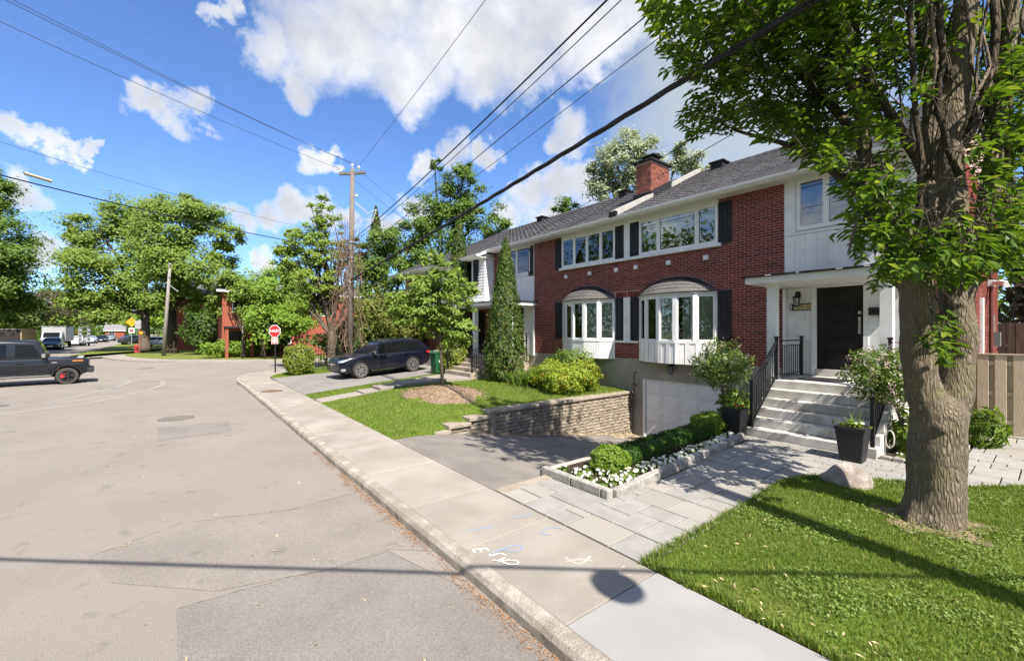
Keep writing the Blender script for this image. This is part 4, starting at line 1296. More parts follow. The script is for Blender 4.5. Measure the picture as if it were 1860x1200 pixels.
    window(parent, *lohi(2.45, 4.40), 5.16, 6.5, [Y(3.74)] if side > 0 else [Y(3.4)], blind=[0.0])
    MB().box(FX_ - 0.06, FX_ + 0.1, *lohi(2.97, 3.96), 1.34, 1.505).build('threshold', M['step'], parent)
    # front door
    d = MB(); d.box(FX_ + 0.035, FX_ + 0.08, *lohi(2.98, 3.95), 1.506, 3.598)
    dr = d.build('front_door', M['door'], parent)
    for i in range(5):
        z0 = 1.66 + i * 0.385
        q = MB(); q.box(FX_ + 0.018, FX_ + 0.036, *lohi(3.16, 3.74), z0, z0 + 0.29); q.box(FX_ + 0.005, FX_ + 0.02, *lohi(3.21, 3.69), z0 + 0.05, z0 + 0.24)
        q.build('door_panel', M['door'], dr, bevel=0.008)
    h = MB(); h.box(FX_ - 0.005, FX_ + 0.034, *lohi(3.03, 3.08), 2.42, 2.83); h.bar((FX_ - 0.04, Y(3.055), 2.46), (FX_ - 0.04, Y(3.055), 2.70), 0.025)
    h.bar((FX_ - 0.04, Y(3.055), 2.46), (FX_ + 0.01, Y(3.055), 2.46), 0.02); h.bar((FX_ - 0.04, Y(3.055), 2.70), (FX_ + 0.01, Y(3.055), 2.70), 0.02)
    h.build('door_handle', M['steel'], dr)
    h = MB(); h.box(FX_ + 0.0, FX_ + 0.034, *lohi(3.03, 3.085), 2.90, 2.97); h.build('door_lock', M['steel'], dr)
    porch(parent, Y, side, 0.19 if side > 0 else 0.52, 6 if side > 0 else 5)


duplex_half(houseR, lambda y: y, 1)
duplex_half(houseL, lambda y: 2 * PARTY - y, -1)

# right flank: brick, pipe, window trim, camera bracket
brick_objects(houseR, lay_bricks(13.1, 24.0, 0.25, 6.75, [(15.9, 17.0, 2.2, 3.4)]), 'y', 1.5, 0.09, 0, M['brick'], stuff='flank_brickwork')
m = MB(); m.tube([(20.4, 1.42, 0.3), (20.4, 1.42, 6.4)], 0.05, 8); m.build('downpipe', M['downpipe'], houseR)
m = MB(); m.box(18.4, 18.75, 1.44, 1.52, 1.3, 3.45); m.build('trim_board', M['white'], houseR)
m = MB(); m.tube([(15.5, 1.45, 2.6), (15.5, 1.45, 3.9)], 0.03, 8); m.build('conduit', M['whitemetal'], houseR)
m = MB(); m.box(20.75, 21.1, 1.25, 1.49, 2.0, 2.45); m.tube([(20.9, 1.4, 2.45), (20.9, 1.4, 3.0)], 0.03, 6); m.build('meter_box', M['bingrey'], houseR)
# porch wall of the third dwelling and its boarded upper storey
m = MB(); m.box(FX_ + 0.008, FX_ + 0.3, 18.32, 29.4, 0.2, 6.5); m.box(12.55, FX_ + 0.01, 18.36, 26, 3.95, 6.45); m.box(FX_ + .3, 23.9, 29.1, 29.4, 0.2, 6.5)
m.build('wall', M['mortar'], houseL)
brick_objects(houseL, lay_bricks(18.34, 29.3, 0.5, 3.95, [(19.2, 20.2, 0.3, 3.5)]), 'x', FX_, 0.09, 0, M['brick'], stuff='porch_brickwork')
MB().box(FX_ - 0.01, FX_ + 0.01, 19.2, 20.2, 1.35, 3.5).build('neighbour_door', M['door'], houseL)
for i in range(17):
    z = 3.95 + i * 0.148
    m = MB()
    m.ext([(12.53, 18.34, z), (12.50, 18.31, z), (12.53, 18.34, z + 0.15)], (0, 7.6, 0))
    m.ext([(12.52, 18.355, z), (12.52, 18.315, z), (12.52, 18.355, z + 0.15)], (0.585, 0, 0))
    m.build('siding_board', M['white'], houseL)
window(houseL, 19.35, 20.9, 5.0, 6.35, [20.1], X=12.46, blind=[0.6])
shutter(houseL, 18.86, 19.3, 4.85, 6.4, X=12.47)
shutter(houseL, 20.95, 21.4, 4.85, 6.4, X=12.47)
shutter(houseL, 17.45, 17.84, 5.05, 6.45)
shutter(houseL, 15.14, 15.5, 5.05, 6.45)
MB().box(11.3, 13.09, 17.82, 24, 3.64, 3.82).build('porch_roof', M['white'], houseL)
MB().box(11.4, 13.09, 17.78, 24, 0.2, 1.30).build('porch_floor', M['stepold'], houseL)
# white downpipe at the corner of the far porch
m = MB(); m.tube([(11.2, 14.86, 3.72), (11.25, 14.9, 3.5), (11.7, 14.98, 3.25), (11.75, 15.0, 1.0)], 0.045, 8); m.build('downpipe', M['whitemetal'], houseL)

# ---- roofs
ANG = math.atan(ROOF_S)
CA, SA = math.cos(ANG), math.sin(ANG)
_sh = MB()
_sh.add([(0, -0.16, 0.004), (0, 0.16, 0.004), (0.16, 0.16, 0.002), (0.16, -0.16, 0.002), (0, -0.16, 0.022), (0, 0.16, 0.022), (0.16, 0.16, 0.006), (0.16, -0.16, 0.006)],
        [(4, 5, 6, 7), (0, 1, 5, 4), (0, 4, 7, 3), (1, 2, 6, 5), (0, 3, 2, 1)])
SHM = _sh.mesh('shingle', M['shingle'])


def roof(parent, y0, y1, hip):
    XR = 18.55
    zr = rz(XR)
    m = MB()
    o = Vector((0, 0, -0.03))
    if hip:
        yr = 24.8
        m.face([Vector(p) + o for p in ((12.62, y0, rz(12.62)), (XR, y0, zr), (XR, yr, zr), (12.05, 29.6, rz(12.05)), (12.05, 18.2, rz(12.05)), (12.62, 18.2, rz(12.62)))])
        m.face([Vector(p) + o for p in ((XR, yr, zr), (25, 29.6, rz(12.05)), (12.05, 29.6, rz(12.05)))])
        m.face([Vector(p) + o for p in ((XR, y0, zr), (24.5, y0, rz(12.62)), (25, 29.6, rz(12.05)), (XR, yr, zr))])
    else:
        m.ext([(12.62, y0, rz(12.62) - .02), (XR, y0, zr - .02), (24.5, y0, rz(12.62) - .02), (24.5, y0, rz(12.62) - .14), (XR, y0, zr - .14), (12.62, y0, rz(12.62) - .14)], (0, y1 - y0, 0))
    rf = m.build('roof', M['flash'], parent)
    tabs = []
    s0 = 0.0 if not hip else -(0.57 / CA)
    nrow = int((5.93 / CA - s0) / 0.143)
    for r in range(nrow):
        s = s0 + r * 0.143
        x, z = 12.60 + s * CA, 6.65 + s * SA
        ya = y0 if x > 12.58 else 18.2
        yb = y1 if not hip else 29.6 - max(0, (x - 12.05) / (XR - 12.05)) * 4.8
        y = ya + (r % 2) * 0.16 + R.uniform(0, .04)
        while y < yb - 0.16:
            tabs.append((x, y + 0.16, z)); y += 0.326
    cam0 = Vector((0, 0, CAM_H))
    tabs.sort(key=lambda t_: (Vector(t_) - cam0).length)
    for t_ in tabs[:280]:
        link('shingle', SHM, rf, (t_[0], t_[1], t_[2] + R.uniform(0, 0.004)), (0, -ANG, R.uniform(-.012, .012)))
    base = np.array([v.co for v in SHM.vertices])
    T = np.array(tabs[280:])
    lx = base[:, 0] * CA - base[:, 2] * SA
    lz = base[:, 0] * SA + base[:, 2] * CA
    V = np.stack([T[:, None, 0] + lx[None], T[:, None, 1] + base[None, :, 1] + NP.uniform(-.008, .008, (len(T), 1)), T[:, None, 2] + lz[None] + NP.uniform(0, .004, (len(T), 1))], 2).reshape(-1, 3)
    Fq = np.array([tuple(p.vertices) for p in SHM.polygons])
    F_ = (np.arange(len(T))[:, None, None] * 8 + Fq[None]).reshape(-1, 4)
    link('shingles', mesh_np('shingles', V - np.array(origin(rf)), F_, M['shingle']), rf, origin(rf), kind='stuff')
    # ridge caps
    m = MB()
    y = y0
    while y < (24.8 if hip else y1) - 0.1:
        m.ext([(XR - 0.16, y, zr - 0.05), (XR, y, zr + 0.035), (XR + 0.16, y, zr - 0.05)], (0, 0.29, 0.0)); y += 0.3
    m.build('ridge_caps', M['shingle'], rf)
    # fascia, gutter, soffit
    def eaves(x, a, b):
        z = rz(x)
        m = MB(); m.box(x - 0.02, x + 0.02, a, b, z - 0.16, z - 0.005); m.build('fascia', M['white'], parent)
        m = MB(); m.ext([(x - 0.022, a, z - 0.02), (x - 0.14, a, z - 0.02), (x - 0.13, a, z - 0.08), (x - 0.08, a, z - 0.125), (x - 0.022, a, z - 0.13)], (0, b - a, 0)); m.build('gutter', M['whitemetal'], parent)
        m = MB(); m.box(x + 0.02, FX_ + 0.02, a, b, z - 0.155, z - 0.125); m.build('soffit', M['soffit'], parent)
    if hip:
        eaves(12.62, y0, 18.2); eaves(12.05, 18.2, 29.6)
        m = MB(); m.ext([(12.05, 18.16, rz(12.05) - .14), (12.62, 18.16, rz(12.62) - .16), (12.62, 18.16, rz(12.62)), (12.05, 18.16, rz(12.05))], (0, .04, 0)); m.build('fascia', M['white'], parent)
    else:
        eaves(12.62, y0, y1)
        m = MB(); m.ext([(12.6, y0 - 0.03, 6.66), (12.6, y0 - 0.03, 6.48), (18.55, y0 - 0.03, zr - 0.2), (18.55, y0 - 0.03, zr)], (0, 0.04, 0)); m.box(12.62, 13.1, y0, 1.5, 6.46, 6.5)
        m.build('bargeboard', M['white'], parent)
    return rf


rfR = roof(houseR, 1.05, 9.9, False)
rfL = roof(houseL, 9.9, 29.6, True)
for i, (yv, rf) in enumerate(((8.9, rfR), (5.3, rfR), (13.7, rfL), (20.0, rfL))):
    z = rz(18.1)
    m = MB(); m.box(17.75, 18.2, yv - 0.25, yv + 0.25, rz(17.75) - 0.05, z + 0.12); m.box(17.68, 18.28, yv - 0.32, yv + 0.32, z + 0.12, z + 0.17)
    m.build('roof_vent', M['flash'], rf)
# party wall parapet and chimney
m = MB()
m.ext([(12.5, 9.93, 6.62), (14.8, 9.93, rz(14.8) + 0.02), (14.8, 9.93, rz(14.8) + 0.16), (12.5, 9.93, 6.84)], (0, 0.26, 0))
m.build('parapet', M['concrete'], houseL); m = MB()
m.ext([(16.1, 9.93, rz(16.1) + 0.0), (18.4, 9.93, rz(18.4)), (18.4, 9.93, rz(18.4) + 0.18), (16.1, 9.93, rz(16.1) + 0.18)], (0, 0.26, 0))
m.build('parapet', M['concrete'], houseL)
m = MB(); m.box(12.44, 12.56, 9.9, 10.22, 6.62, 6.80); m.build('parapet_end', M['flash'], houseL)
m = MB(); m.box(14.812, 16.09, 10.062, 10.74, 7.2, 9.24)
ch = m.build('chimney', M['mortar'], houseL)
brick_objects(ch, lay_bricks(10.05, 10.75, 7.55, 9.22, []), 'x', 14.80, 0.05, 80, M['brickchim'])
brick_objects(ch, lay_bricks(14.80, 16.10, 7.55, 9.22, []), 'y', 10.05, 0.05, 120, M['brickchim'])
m = MB(); m.ext([(14.72, 9.98, rz(14.72) - .05), (16.2, 9.98, rz(16.2) - .05), (16.2, 9.98, rz(16.2) + .28), (14.72, 9.98, rz(14.72) + .28)], (0, 0.85, 0)); m.build('flashing', M['flash'], ch)
m = MB(); m.box(14.7, 16.2, 9.95, 10.85, 9.24, 9.31); m.box(14.76, 16.14, 10.01, 10.79, 9.31, 9.36); m.build('chimney_cap', M['flash'], ch)
m = MB(); m.box(15.2, 15.6, 10.2, 10.6, 9.36, 9.56); m.ext([(15.05, 10.1, 9.56), (15.75, 10.1, 9.56), (15.75, 10.1, 9.60), (15.4, 10.1, 9.68), (15.05, 10.1, 9.60)], (0, 0.6, 0)); m.build('flue_cowl', M['flash'], ch)

# small boxes along the brick under the upper sill
for px in (1029, 1072, 1120, 1156, 1215, 1283):
    r_ = ray(px, 500); yv = FX_ * r_.y / r_.x
    hs = houseR if yv < PARTY else houseL
    m = MB(); m.box(FX_ - 0.07, FX_ + 0.01, yv - 0.075, yv + 0.075, 4.70, 4.85); m.box(FX_ - 0.085, FX_ - 0.07, yv - 0.055, yv + 0.055, 4.72, 4.83)
    m.build('wall_vent', M['whitemetal'], hs, bevel=0.006)

# garage door
m = MB(); m.box(FX_ + 0.06, FX_ + 0.12, 6.42, 9.13, -1.27, 0.79)
m.box(FX_ - 0.01, FX_ + 0.1, 9.131, 9.21, -1.27, 0.79)
gd = m.build('garage_door', M['whitemetal'], houseR)
for r in range(4):
    for c in range(4):
        y0, z0 = 6.5 + c * 0.66, -1.22 + r * 0.50
        q = MB(); q.box(FX_ + 0.045, FX_ + 0.061, y0, y0 + 0.6, z0, z0 + 0.42); q.box(FX_ + 0.034, FX_ + 0.046, y0 + 0.07, y0 + 0.53, z0 + 0.07, z0 + 0.35)
        q.build('door_panel', M['whitemetal'], gd, bevel=0.01)

# ------------------------------------------------------------------ trees and shrubs
def in_ellipsoid(n, c, r, bias=2.4):
    d = unit(NP.normal(size=(n, 3)))
    u = NP.uniform(0, 1, (n, 1)) ** (1 / bias)
    return np.array(c) + d * u * np.array(r), d


def crown_points(lobes, n, cl_per_m3=None, ncl=60, flat=0.6, cr=0.22):
    """leaf positions gathered in clumps spread through ellipsoid lobes; returns P, N and clump centres per lobe"""
    vol = np.array([max(l[3] * l[4] * l[5], 1e-3) ** 0.72 for l in lobes])
    vol = vol / vol.sum()
    Ps, Ns, Cs = [], [], []
    for l, w in zip(lobes, vol):
        c, r = np.array(l[:3]), np.array(l[3:6])
        k = max(5, int(ncl * w))
        cc, dd = in_ellipsoid(k, c, r * 0.9, 3.2)
        Cs.append(cc)
        m = max(4, int(n * w / k))
        rad = cr * (r.prod() ** (1 / 3)) * NP.uniform(0.6, 1.35, (k, 1))
        g_ = NP.normal(size=(k, m, 3)) * 0.62
        P = cc[:, None] + g_ * rad[:, None] * np.array([1, 1, flat])
        out = (P - c) / r
        N = out * 0.55 + NP.normal(size=P.shape) * 0.55 + np.array([0, 0, 0.45]) + np.array(SUN) * 0.75 + g_ * 0.35
        Ps.append(P.reshape(-1, 3)); Ns.append(N.reshape(-1, 3))
    return np.concatenate(Ps), np.concatenate(Ns), Cs


def limb(mb, a, b, r0, r1, sag=0.12, n=7, seg=7, wob=0.03):
    a, b = Vector(a), Vector(b)
    L_ = (b - a).length
    mid = a.lerp(b, 0.5) + Vector((R.uniform(-1, 1) * wob, R.uniform(-1, 1) * wob, sag)) * L_
    pts, rr = [], []
    for i in range(n):
        t = i / (n - 1)
        p = a * (1 - t) ** 2 + mid * 2 * t * (1 - t) + b * t * t
        if 0 < i < n - 1: p += Vector((R.uniform(-1, 1), R.uniform(-1, 1), R.uniform(-1, 1))) * L_ * wob * 0.4
        pts.append(p); rr.append(r0 + (r1 - r0) * t)
    mb.tube(pts, rr, seg)
    return pts


def tree(name, label, base, lobes, n, leaf, mat, bark, tr, fork, group=None, cat='tree', ncl=70, lean=(0, 0), flat=0.62, cr=0.29,
         twigs=6, stems=None, aspect=0.6, droop=0.0, crown_name='crown', skirt=None):
    root = thing(name, label, cat, base, group)
    b = Vector(base)
    f = b + Vector((lean[0], lean[1], fork))
    P, N, Cs = crown_points(lobes, n, ncl=ncl, flat=flat, cr=cr)
    me = leaf_mesh(crown_name, P, N, leaf, mat, aspect, 0.2, origin(root), droop)
    link(crown_name, me, root, origin(root))
    mb = MB()
    pts = [b + Vector((0, 0, -0.1)), b + Vector((lean[0] * .05, lean[1] * .05, 0.1 * fork + 0.05)), b.lerp(f, 0.5), f]
    mb.tube(pts, [tr * 1.5, tr * 1.08, tr * 0.92, tr * 0.85], 10)
    mb.build('trunk', bark, root, smooth=True)
    mb = MB()
    for l, cc in zip(lobes, Cs):
        c = Vector(l[:3])
        rr = max(0.02, tr * 0.45 * (min(l[3:6]) / max(x for q in lobes for x in q[3:6])) ** 0.5)
        limb(mb, f + Vector((R.uniform(-.3, .3), R.uniform(-.3, .3), -0.1)) * tr, c, rr * 1.3, rr * 0.55, 0.08)
        for q in cc[:twigs]:
            limb(mb, c.lerp(f, R.uniform(0, .35)), q, rr * 0.5, rr * 0.12, 0.08, 5, 5)
    mb.build('limbs', bark, root, smooth=True)
    return root


def bushmesh(P, N, size, mat, org, aspect=0.6, droop=0.0, name='foliage', six=False):
    return leaf_mesh(name, P, N, size, mat, aspect, 0.2, org, droop, six=six)


def bush(name, label, c, r, n, size, mat, cat='shrub', group=None, zbase=None, shell=5.0, box=None, stems=6, aspect=0.6, mat2=None, n2=0, s2=0.05, name2='blossom', lumps=0.16, up=0.5):
    """rounded shrub: leaves on a lumpy shell round short stems"""
    zb = zbase if zbase is not None else c[2] - r[2]
    root = thing(name, label, cat, (c[0], c[1], zb), group)
    d = unit(NP.normal(size=(n, 3)))
    if box is not None:
        k = np.max(np.abs(d), axis=1, keepdims=True)
        d = d * (1 - box) + d / k * box * 0.8
    ph = NP.uniform(0, 6, 6)
    lum = 1 + lumps * (np.sin(d[:, 0] * 5 + ph[0]) * np.sin(d[:, 1] * 5 + ph[1]) + 0.7 * np.sin(d[:, 2] * 7 + ph[2] + d[:, 0] * 6 + ph[3]) + 0.5 * np.sin(d[:, 1] * 13 + ph[4]))[:, None]
    u = NP.uniform(0, 1, (n, 1)) ** (1 / shell)
    P = np.array(c) + d * u * lum * np.array(r)
    P[:, 2] = np.maximum(P[:, 2], zb + 0.02)
    N = d + NP.normal(size=d.shape) * 0.5 + np.array(SUN) * up
    link('foliage', bushmesh(P, N, size, mat, origin(root), aspect), root, origin(root))
    if n2:
        i = NP.choice(n, n2)
        P2 = np.array(c) + (P[i] - np.array(c)) * 1.04
        link(name2, leaf_mesh(name2, P2 + NP.normal(size=P2.shape) * s2 * 0.6, N[i], s2, mat2, 0.7, 0.3, origin(root)), root, origin(root))
    mb = MB()
    for k in range(stems):
        a = 6.283 * k / stems
        limb(mb, (c[0] + 0.1 * r[0] * math.cos(a), c[1] + 0.1 * r[1] * math.sin(a), zb - 0.05), (c[0] + 0.6 * r[0] * math.cos(a), c[1] + 0.6 * r[1] * math.sin(a), c[2] + 0.2 * r[2]), 0.02, 0.008, 0.05, 5, 5)
    if stems: mb.build('stems', M['barkdark'], root)
    return root


# ---- the big street tree on the right lawn ------------------------------------------------------
TB = Vector((7.25, 1.0, 0.17))
big = thing('street_tree', 'large old tree with a forked trunk on the near lawn in front of the porch', 'tree', TB)


def tp(px, py, t=5.05): return at(px, py, t * 1.04)


mb = MB()
mb.tube([tp(1695, 985), tp(1695, 955), tp(1697, 925), tp(1700, 860), tp(1703, 790), tp(1704, 750), tp(1704, 722)], [q_ * 0.98 for q_ in [0.345, 0.305, 0.28, 0.272, 0.275, 0.27, 0.17]], 20)
mb.tube([tp(1697, 800), tp(1684, 730), tp(1672, 680), tp(1667, 600), tp(1665, 530), tp(1650, 470), tp(1625, 420), tp(1598, 380), tp(1575, 330)], [q_ * 0.98 for q_ in [0.16, 0.185, 0.176, 0.168, 0.17, 0.175, 0.14, 0.10, 0.07]], 16)
mb.tube([tp(1718, 800), tp(1732, 720), tp(1741, 660), tp(1742, 600), tp(1737, 540, 5.1), tp(1735, 470, 5.15), tp(1728, 400, 5.2), tp(1722, 300, 5.25), tp(1735, 180, 5.3), tp(1752, 60, 5.35), tp(1765, -120, 5.4), tp(1775, -330, 5.4)], [q_ * 0.98 for q_ in [0.15, 0.175, 0.166, 0.160, 0.163, 0.17, 0.165, 0.15, 0.14, 0.13, 0.11, 0.06]], 16)
mb.tube([tp(1662, 540), tp(1668, 480, 5.15), tp(1678, 420, 5.25), tp(1690, 330, 5.35), tp(1692, 200, 5.4), tp(1680, 60, 5.5), tp(1670, -150, 5.5)], [0.14, 0.15, 0.12, 0.105, 0.10, 0.085, 0.05], 12)
mb.tube([tp(1737, 560), tp(1762, 480, 5.1), tp(1785, 420, 5.1), tp(1800, 330, 5.2), tp(1815, 200, 5.2), tp(1835, 40, 5.2), tp(1850, -150, 5.2)], [0.13, 0.12, 0.10, 0.09, 0.085, 0.075, 0.04], 12)
# buttress roots and burls
for a_, l_ in ((0.3, 0.46), (1.5, 0.45), (2.6, 0.42), (3.7, 0.36), (4.8, 0.38), (5.6, 0.38)):
    q = TB + Vector((math.cos(a_), math.sin(a_), 0)) * l_
    mb.tube([TB + Vector((0, 0, 0.45)), TB + (q - TB) * 0.45 + Vector((0, 0, 0.07)), TB + (q - TB) * .85 + Vector((0, 0, -0.06))], [0.16, 0.11, 0.04], 8)
for px, py, rr in ((1708, 778, 0.06),):
    q = tp(px, py, 4.86)
    mb.lathe([(0.01, -rr), (rr * .8, -rr * .6), (rr, 0), (rr * .8, rr * .6), (0.01, rr)], q, 10)
me = mb.mesh('trunk', M['bark'], (0, 0, 0))
tmp = bpy.data.objects.new('tmp', me); COL.objects.link(tmp)
rm = tmp.modifiers.new('r', 'REMESH'); rm.mode = 'VOXEL'; rm.voxel_size = 0.022
sm = tmp.modifiers.new('s', 'SMOOTH'); sm.iterations = 6; sm.factor = 0.6
ev = tmp.evaluated_get(bpy.context.evaluated_depsgraph_get())
tm = bpy.data.meshes.new_from_object(ev)
bpy.data.objects.remove(tmp)
nv = len(tm.vertices)
co = np.zeros(nv * 3, dtype=np.float32); tm.vertices.foreach_get('co', co); co = co.reshape(-1, 3)
no = np.zeros(nv * 3, dtype=np.float32); tm.vertices.foreach_get('normal', no); no = no.reshape(-1, 3)
disp = np.array([mnoise.noise((p[0] * 11, p[1] * 11, p[2] * 2.6)) * 0.010 + abs(mnoise.noise((p[0] * 24, p[1] * 24, p[2] * 5))) * 0.010 + mnoise.noise((p[0] * 4, p[1] * 4, p[2] * 3)) * 0.020 for p in co])
co = co + no * disp[:, None] - np.array(TB)
tm.vertices.foreach_set('co', co.astype(np.float32).ravel())
tm.materials.clear(); tm.materials.append(M['bark'])
tm.polygons.foreach_set('use_smooth', np.ones(len(tm.polygons), dtype=bool)); tm.update()
link('trunk', tm, big, TB)

# limbs: (list of points), radius start, end
LIMBS = [
    ([tp(1625, 420), tp(1560, 350, 5.2), tp(1500, 300, 5.6), tp(1420, 260, 6.1), tp(1330, 235, 6.5)], 0.085, 0.018),
    ([tp(1598, 380), tp(1560, 260, 5.3), tp(1490, 170, 5.8), tp(1400, 90, 6.2), tp(1290, 30, 6.6)], 0.08, 0.02),
    ([tp(1575, 330), tp(1560, 200, 5.2), tp(1520, 80, 5.6), tp(1480, -60, 5.9)], 0.07, 0.03),
    ([tp(1690, 330, 5.35), tp(1630, 230, 5.3), tp(1570, 120, 5.3), tp(1540, -40, 5.4)], 0.07, 0.03),
    ([tp(1722, 300, 5.25), tp(1770, 220, 5.1), tp(1800, 120, 5.0), tp(1810, 0, 5.0)], 0.07, 0.035),
    ([tp(1785, 420, 5.1), tp(1820, 380, 5.1), tp(1870, 340, 5.0), tp(1940, 300, 5.0)], 0.06, 0.03),
    ([tp(1650, 470), tp(1610, 440, 4.7), tp(1580, 400, 4.6), tp(1560, 350, 4.5)], 0.05, 0.015),
    ([tp(1735, 180, 5.3), tp(1700, 60, 5.5), tp(1690, -80, 5.7)], 0.06, 0.03),
    ([tp(1480, 290, 5.7), tp(1440, 262, 6.0), tp(1390, 250, 6.2), tp(1355, 232, 6.3), tp(1300, 236, 6.5)], 0.02, 0.007),
    ([tp(1740, 320, 5.0), tp(1705, 200, 4.9), tp(1712, 90, 4.9), tp(1700, -30, 4.9)], 0.035, 0.03),
    ([tp(1665, 470, 4.9), tp(1672, 300, 4.9), tp(1660, 160, 4.9), tp(1655, 20, 5.0), tp(1650, -60, 5)], 0.03, 0.028),
]
mb = MB()
for pts, r0, r1 in LIMBS:
    sp = smooth_path([tuple(p) for p in pts], 4)
    sp = [Vector(p) + Vector((R.uniform(-1, 1), R.uniform(-1, 1), R.uniform(-1, 1))) * 0.012 for p in sp]
    mb.tube(sp, [r0 + (r1 - r0) * i / (len(sp) - 1) for i in range(len(sp))], 8)
mb.build('limbs', M['barkdark'], big, smooth=True)
for pts in ([tp(1545, 362, 4.7), tp(1556, 400, 4.7), tp(1548, 430, 4.7), tp(1541, 462, 4.7)], [tp(1738, 330, 4.85), tp(1722, 360, 4.85), tp(1705, 500, 4.85), tp(1728, 545, 4.8), tp(1735, 560, 4.85)][1:],
            [tp(1765, 210, 4.9), tp(1800, 150, 4.8), tp(1785, 60, 4.8)], [tp(1690, 10, 4.7), tp(1700, 110, 4.7), tp(1692, 170, 4.8)], [tp(1800, 120, 4.8), tp(1765, 190, 4.8), tp(1752, 235, 4.9)]):
    sp = smooth_path([tuple(p) for p in pts], 4)
    mb = MB(); mb.tube(sp, [0.020 - 0.008 * i / len(sp) for i in range(len(sp))], 7)
    mb.build('dead_branch', M['deadwood'], big, smooth=True)
# hanging dead stems in the fork
mb = MB()
for k in range(26):
    px = R.uniform(1640, 1880); t = R.uniform(4.8, 5.6)
    y1 = R.uniform(100, 330)
    pts = [tp(px + R.uniform(-30, 30), -40, t), tp(px + R.uniform(-20, 20), y1 * 0.4, t), tp(px + R.uniform(-25, 25), y1 * 0.75, t), tp(px + R.uniform(-15, 15), y1, t)]
    mb.tube(smooth_path([tuple(p) for p in pts], 3), R.uniform(0.006, 0.022), 5)
mb.build('dead_stems', M['barkpale'], big, smooth=True)

# foliage sprays: whorls of pointed leaves on short twigs
ZONES = [  # px, py, depth, radii in px, number of sprays
    (1255, 25, 5.9, 75, 60, 34), (1330, 90, 5.6, 95, 80, 60), (1430, 60, 5.4, 110, 80, 70), (1530, 60, 5.2, 110, 90, 62), (1400, 170, 5.5, 120, 60, 60),
    (1300, 200, 5.8, 60, 42, 24), (1500, 190, 5.2, 110, 80, 64), (1480, 260, 5.2, 60, 40, 16), (1570, 290, 5.0, 80, 60, 34), (1610, 170, 5.0, 80, 90, 34),
    (1580, 390, 4.8, 50, 45, 26), (1640, 420, 4.75, 80, 55, 44), (1690, 470, 4.7, 75, 30, 30), (1600, 350, 4.7, 60, 40, 22), (1760, 440, 4.8, 70, 50, 40), (1640, 480, 4.7, 55, 20, 14),
    (1830, 420, 4.9, 60, 60, 40), (1820, 300, 4.9, 55, 80, 44), (1840, 180, 4.9, 50, 80, 40), (1860, 60, 5.2, 70, 80, 30), (1720, 570, 4.72, 30, 24, 6), (1706, 610, 4.66, 34, 26, 9),
    (1250, 110, 5.9, 30, 40, 10), (1200, 8, 6.1, 28, 24, 8), (1640, 60, 5.6, 120, 90, 40), (1740, 30, 5.8, 120, 90, 34), (1850, 250, 5.4, 60, 120, 40), (1800, 130, 5.9, 70, 120, 34), (1690, 300, 5.9, 90, 120, 26), (1560, 110, 5.6, 90, 90, 40), (1440, 20, 5.8, 120, 50, 40), (1270, 235, 5.8, 22, 18, 4), (1440, 220, 5.3, 90, 40, 20)]
sprays = []
for px, py, t, rx, ry, k in ZONES:
    t *= 1.035
    if px < 1560 and py < 330:
        t += 0.8; k = int(k * 1.35)
    for _ in range(k):
        a, q = R.uniform(0, 6.283), math.sqrt(R.random())
        sprays.append(at(px + rx * q * math.cos(a), py + ry * q * math.sin(a), t + R.uniform(-0.6, 0.75)))
# the crown goes on above and round the frame
UP = []
for c, r, k in (((6.3, 1.1, 7.6), (2.1, 2.5, 1.5), 300), ((6.5, 0.8, 9.4), (1.8, 2.0, 1.5), 170), ((5.8, 2.4, 6.9), (1.5, 1.4, 0.9), 80)):
    P, _ = in_ellipsoid(k, c, r, 2.6); UP += [Vector(p) for p in P]
Pn, Nn, Un, Sn = [], [], [], []
tw = MB()
for s in sprays + UP:
    hi = s.z > 7.0
    ctr = Vector((7.2, 1.0, 4.6))
    ax = ((s - ctr).normalized() + Vector((R.uniform(-.6, .6), R.uniform(-.6, .6), R.uniform(-.5, .4)))).normalized()
    nl = R.randint(9, 14) if not hi else 9
    ln = R.uniform(0.16, 0.34)
    if not hi: tw.tube([s - ax * ln * 1.3, s - ax * ln * 0.4 + Vector((0, 0, 0.02)), s + ax * ln * 0.5], [0.007, 0.005, 0.002], 4, cap=False)
    o1 = ax.orthogonal().normalized(); o2 = ax.cross(o1)
    for i in range(nl):
        f = (i / nl) ** 0.8
        a = i * 2.4 + R.uniform(-.4, .4)
        out = (o1 * math.cos(a) + o2 * math.sin(a))
        d = (out * (1.0 - 0.45 * f) + ax * (0.35 + 0.7 * f) + Vector((0, 0, -0.18))).normalized()
        sz = R.uniform(0.10, 0.165) * (1.25 if hi else 1.0)
        p = s + ax * ln * (f - 0.4) + d * sz * 0.55
        nn = (Vector((0, 0, 1)) * 0.9 + out * 0.3 + Vector((R.uniform(-.5, .5), R.uniform(-.5, .5), 0)))
        Pn.append(p); Un.append(d); Nn.append(nn); Sn.append(sz)
tw.build('twigs', M['barkdark'], big)
Pn, Nn, Un, Sn = map(np.array, (Pn, Nn, Un, Sn))
inview = np.array([(p[0] * FX + p[1] * FY) for p in Pn])
lat = np.array([(p[0] * FY - p[1] * FX) for p in Pn])
ppx = 930 + F_PX * lat / inview
ppy = 600 - F_PX * (Pn[:, 2] - CAM_H) / inview
vis = (inview > 1) & (ppx > 5) & (ppx < 1850) & (ppy > 5) & (ppy < 700)
order = np.argsort(-np.where(vis, Sn / np.maximum(inview, .5), 0))
single, rest = order[:300], order[300:]
link('leaves', leaf_mesh('leaves', Pn[rest], Nn[rest], Sn[rest], L['near'], 0.36, 0.16, origin(big), U=Un[rest], six=True), big, origin(big), kind='stuff')
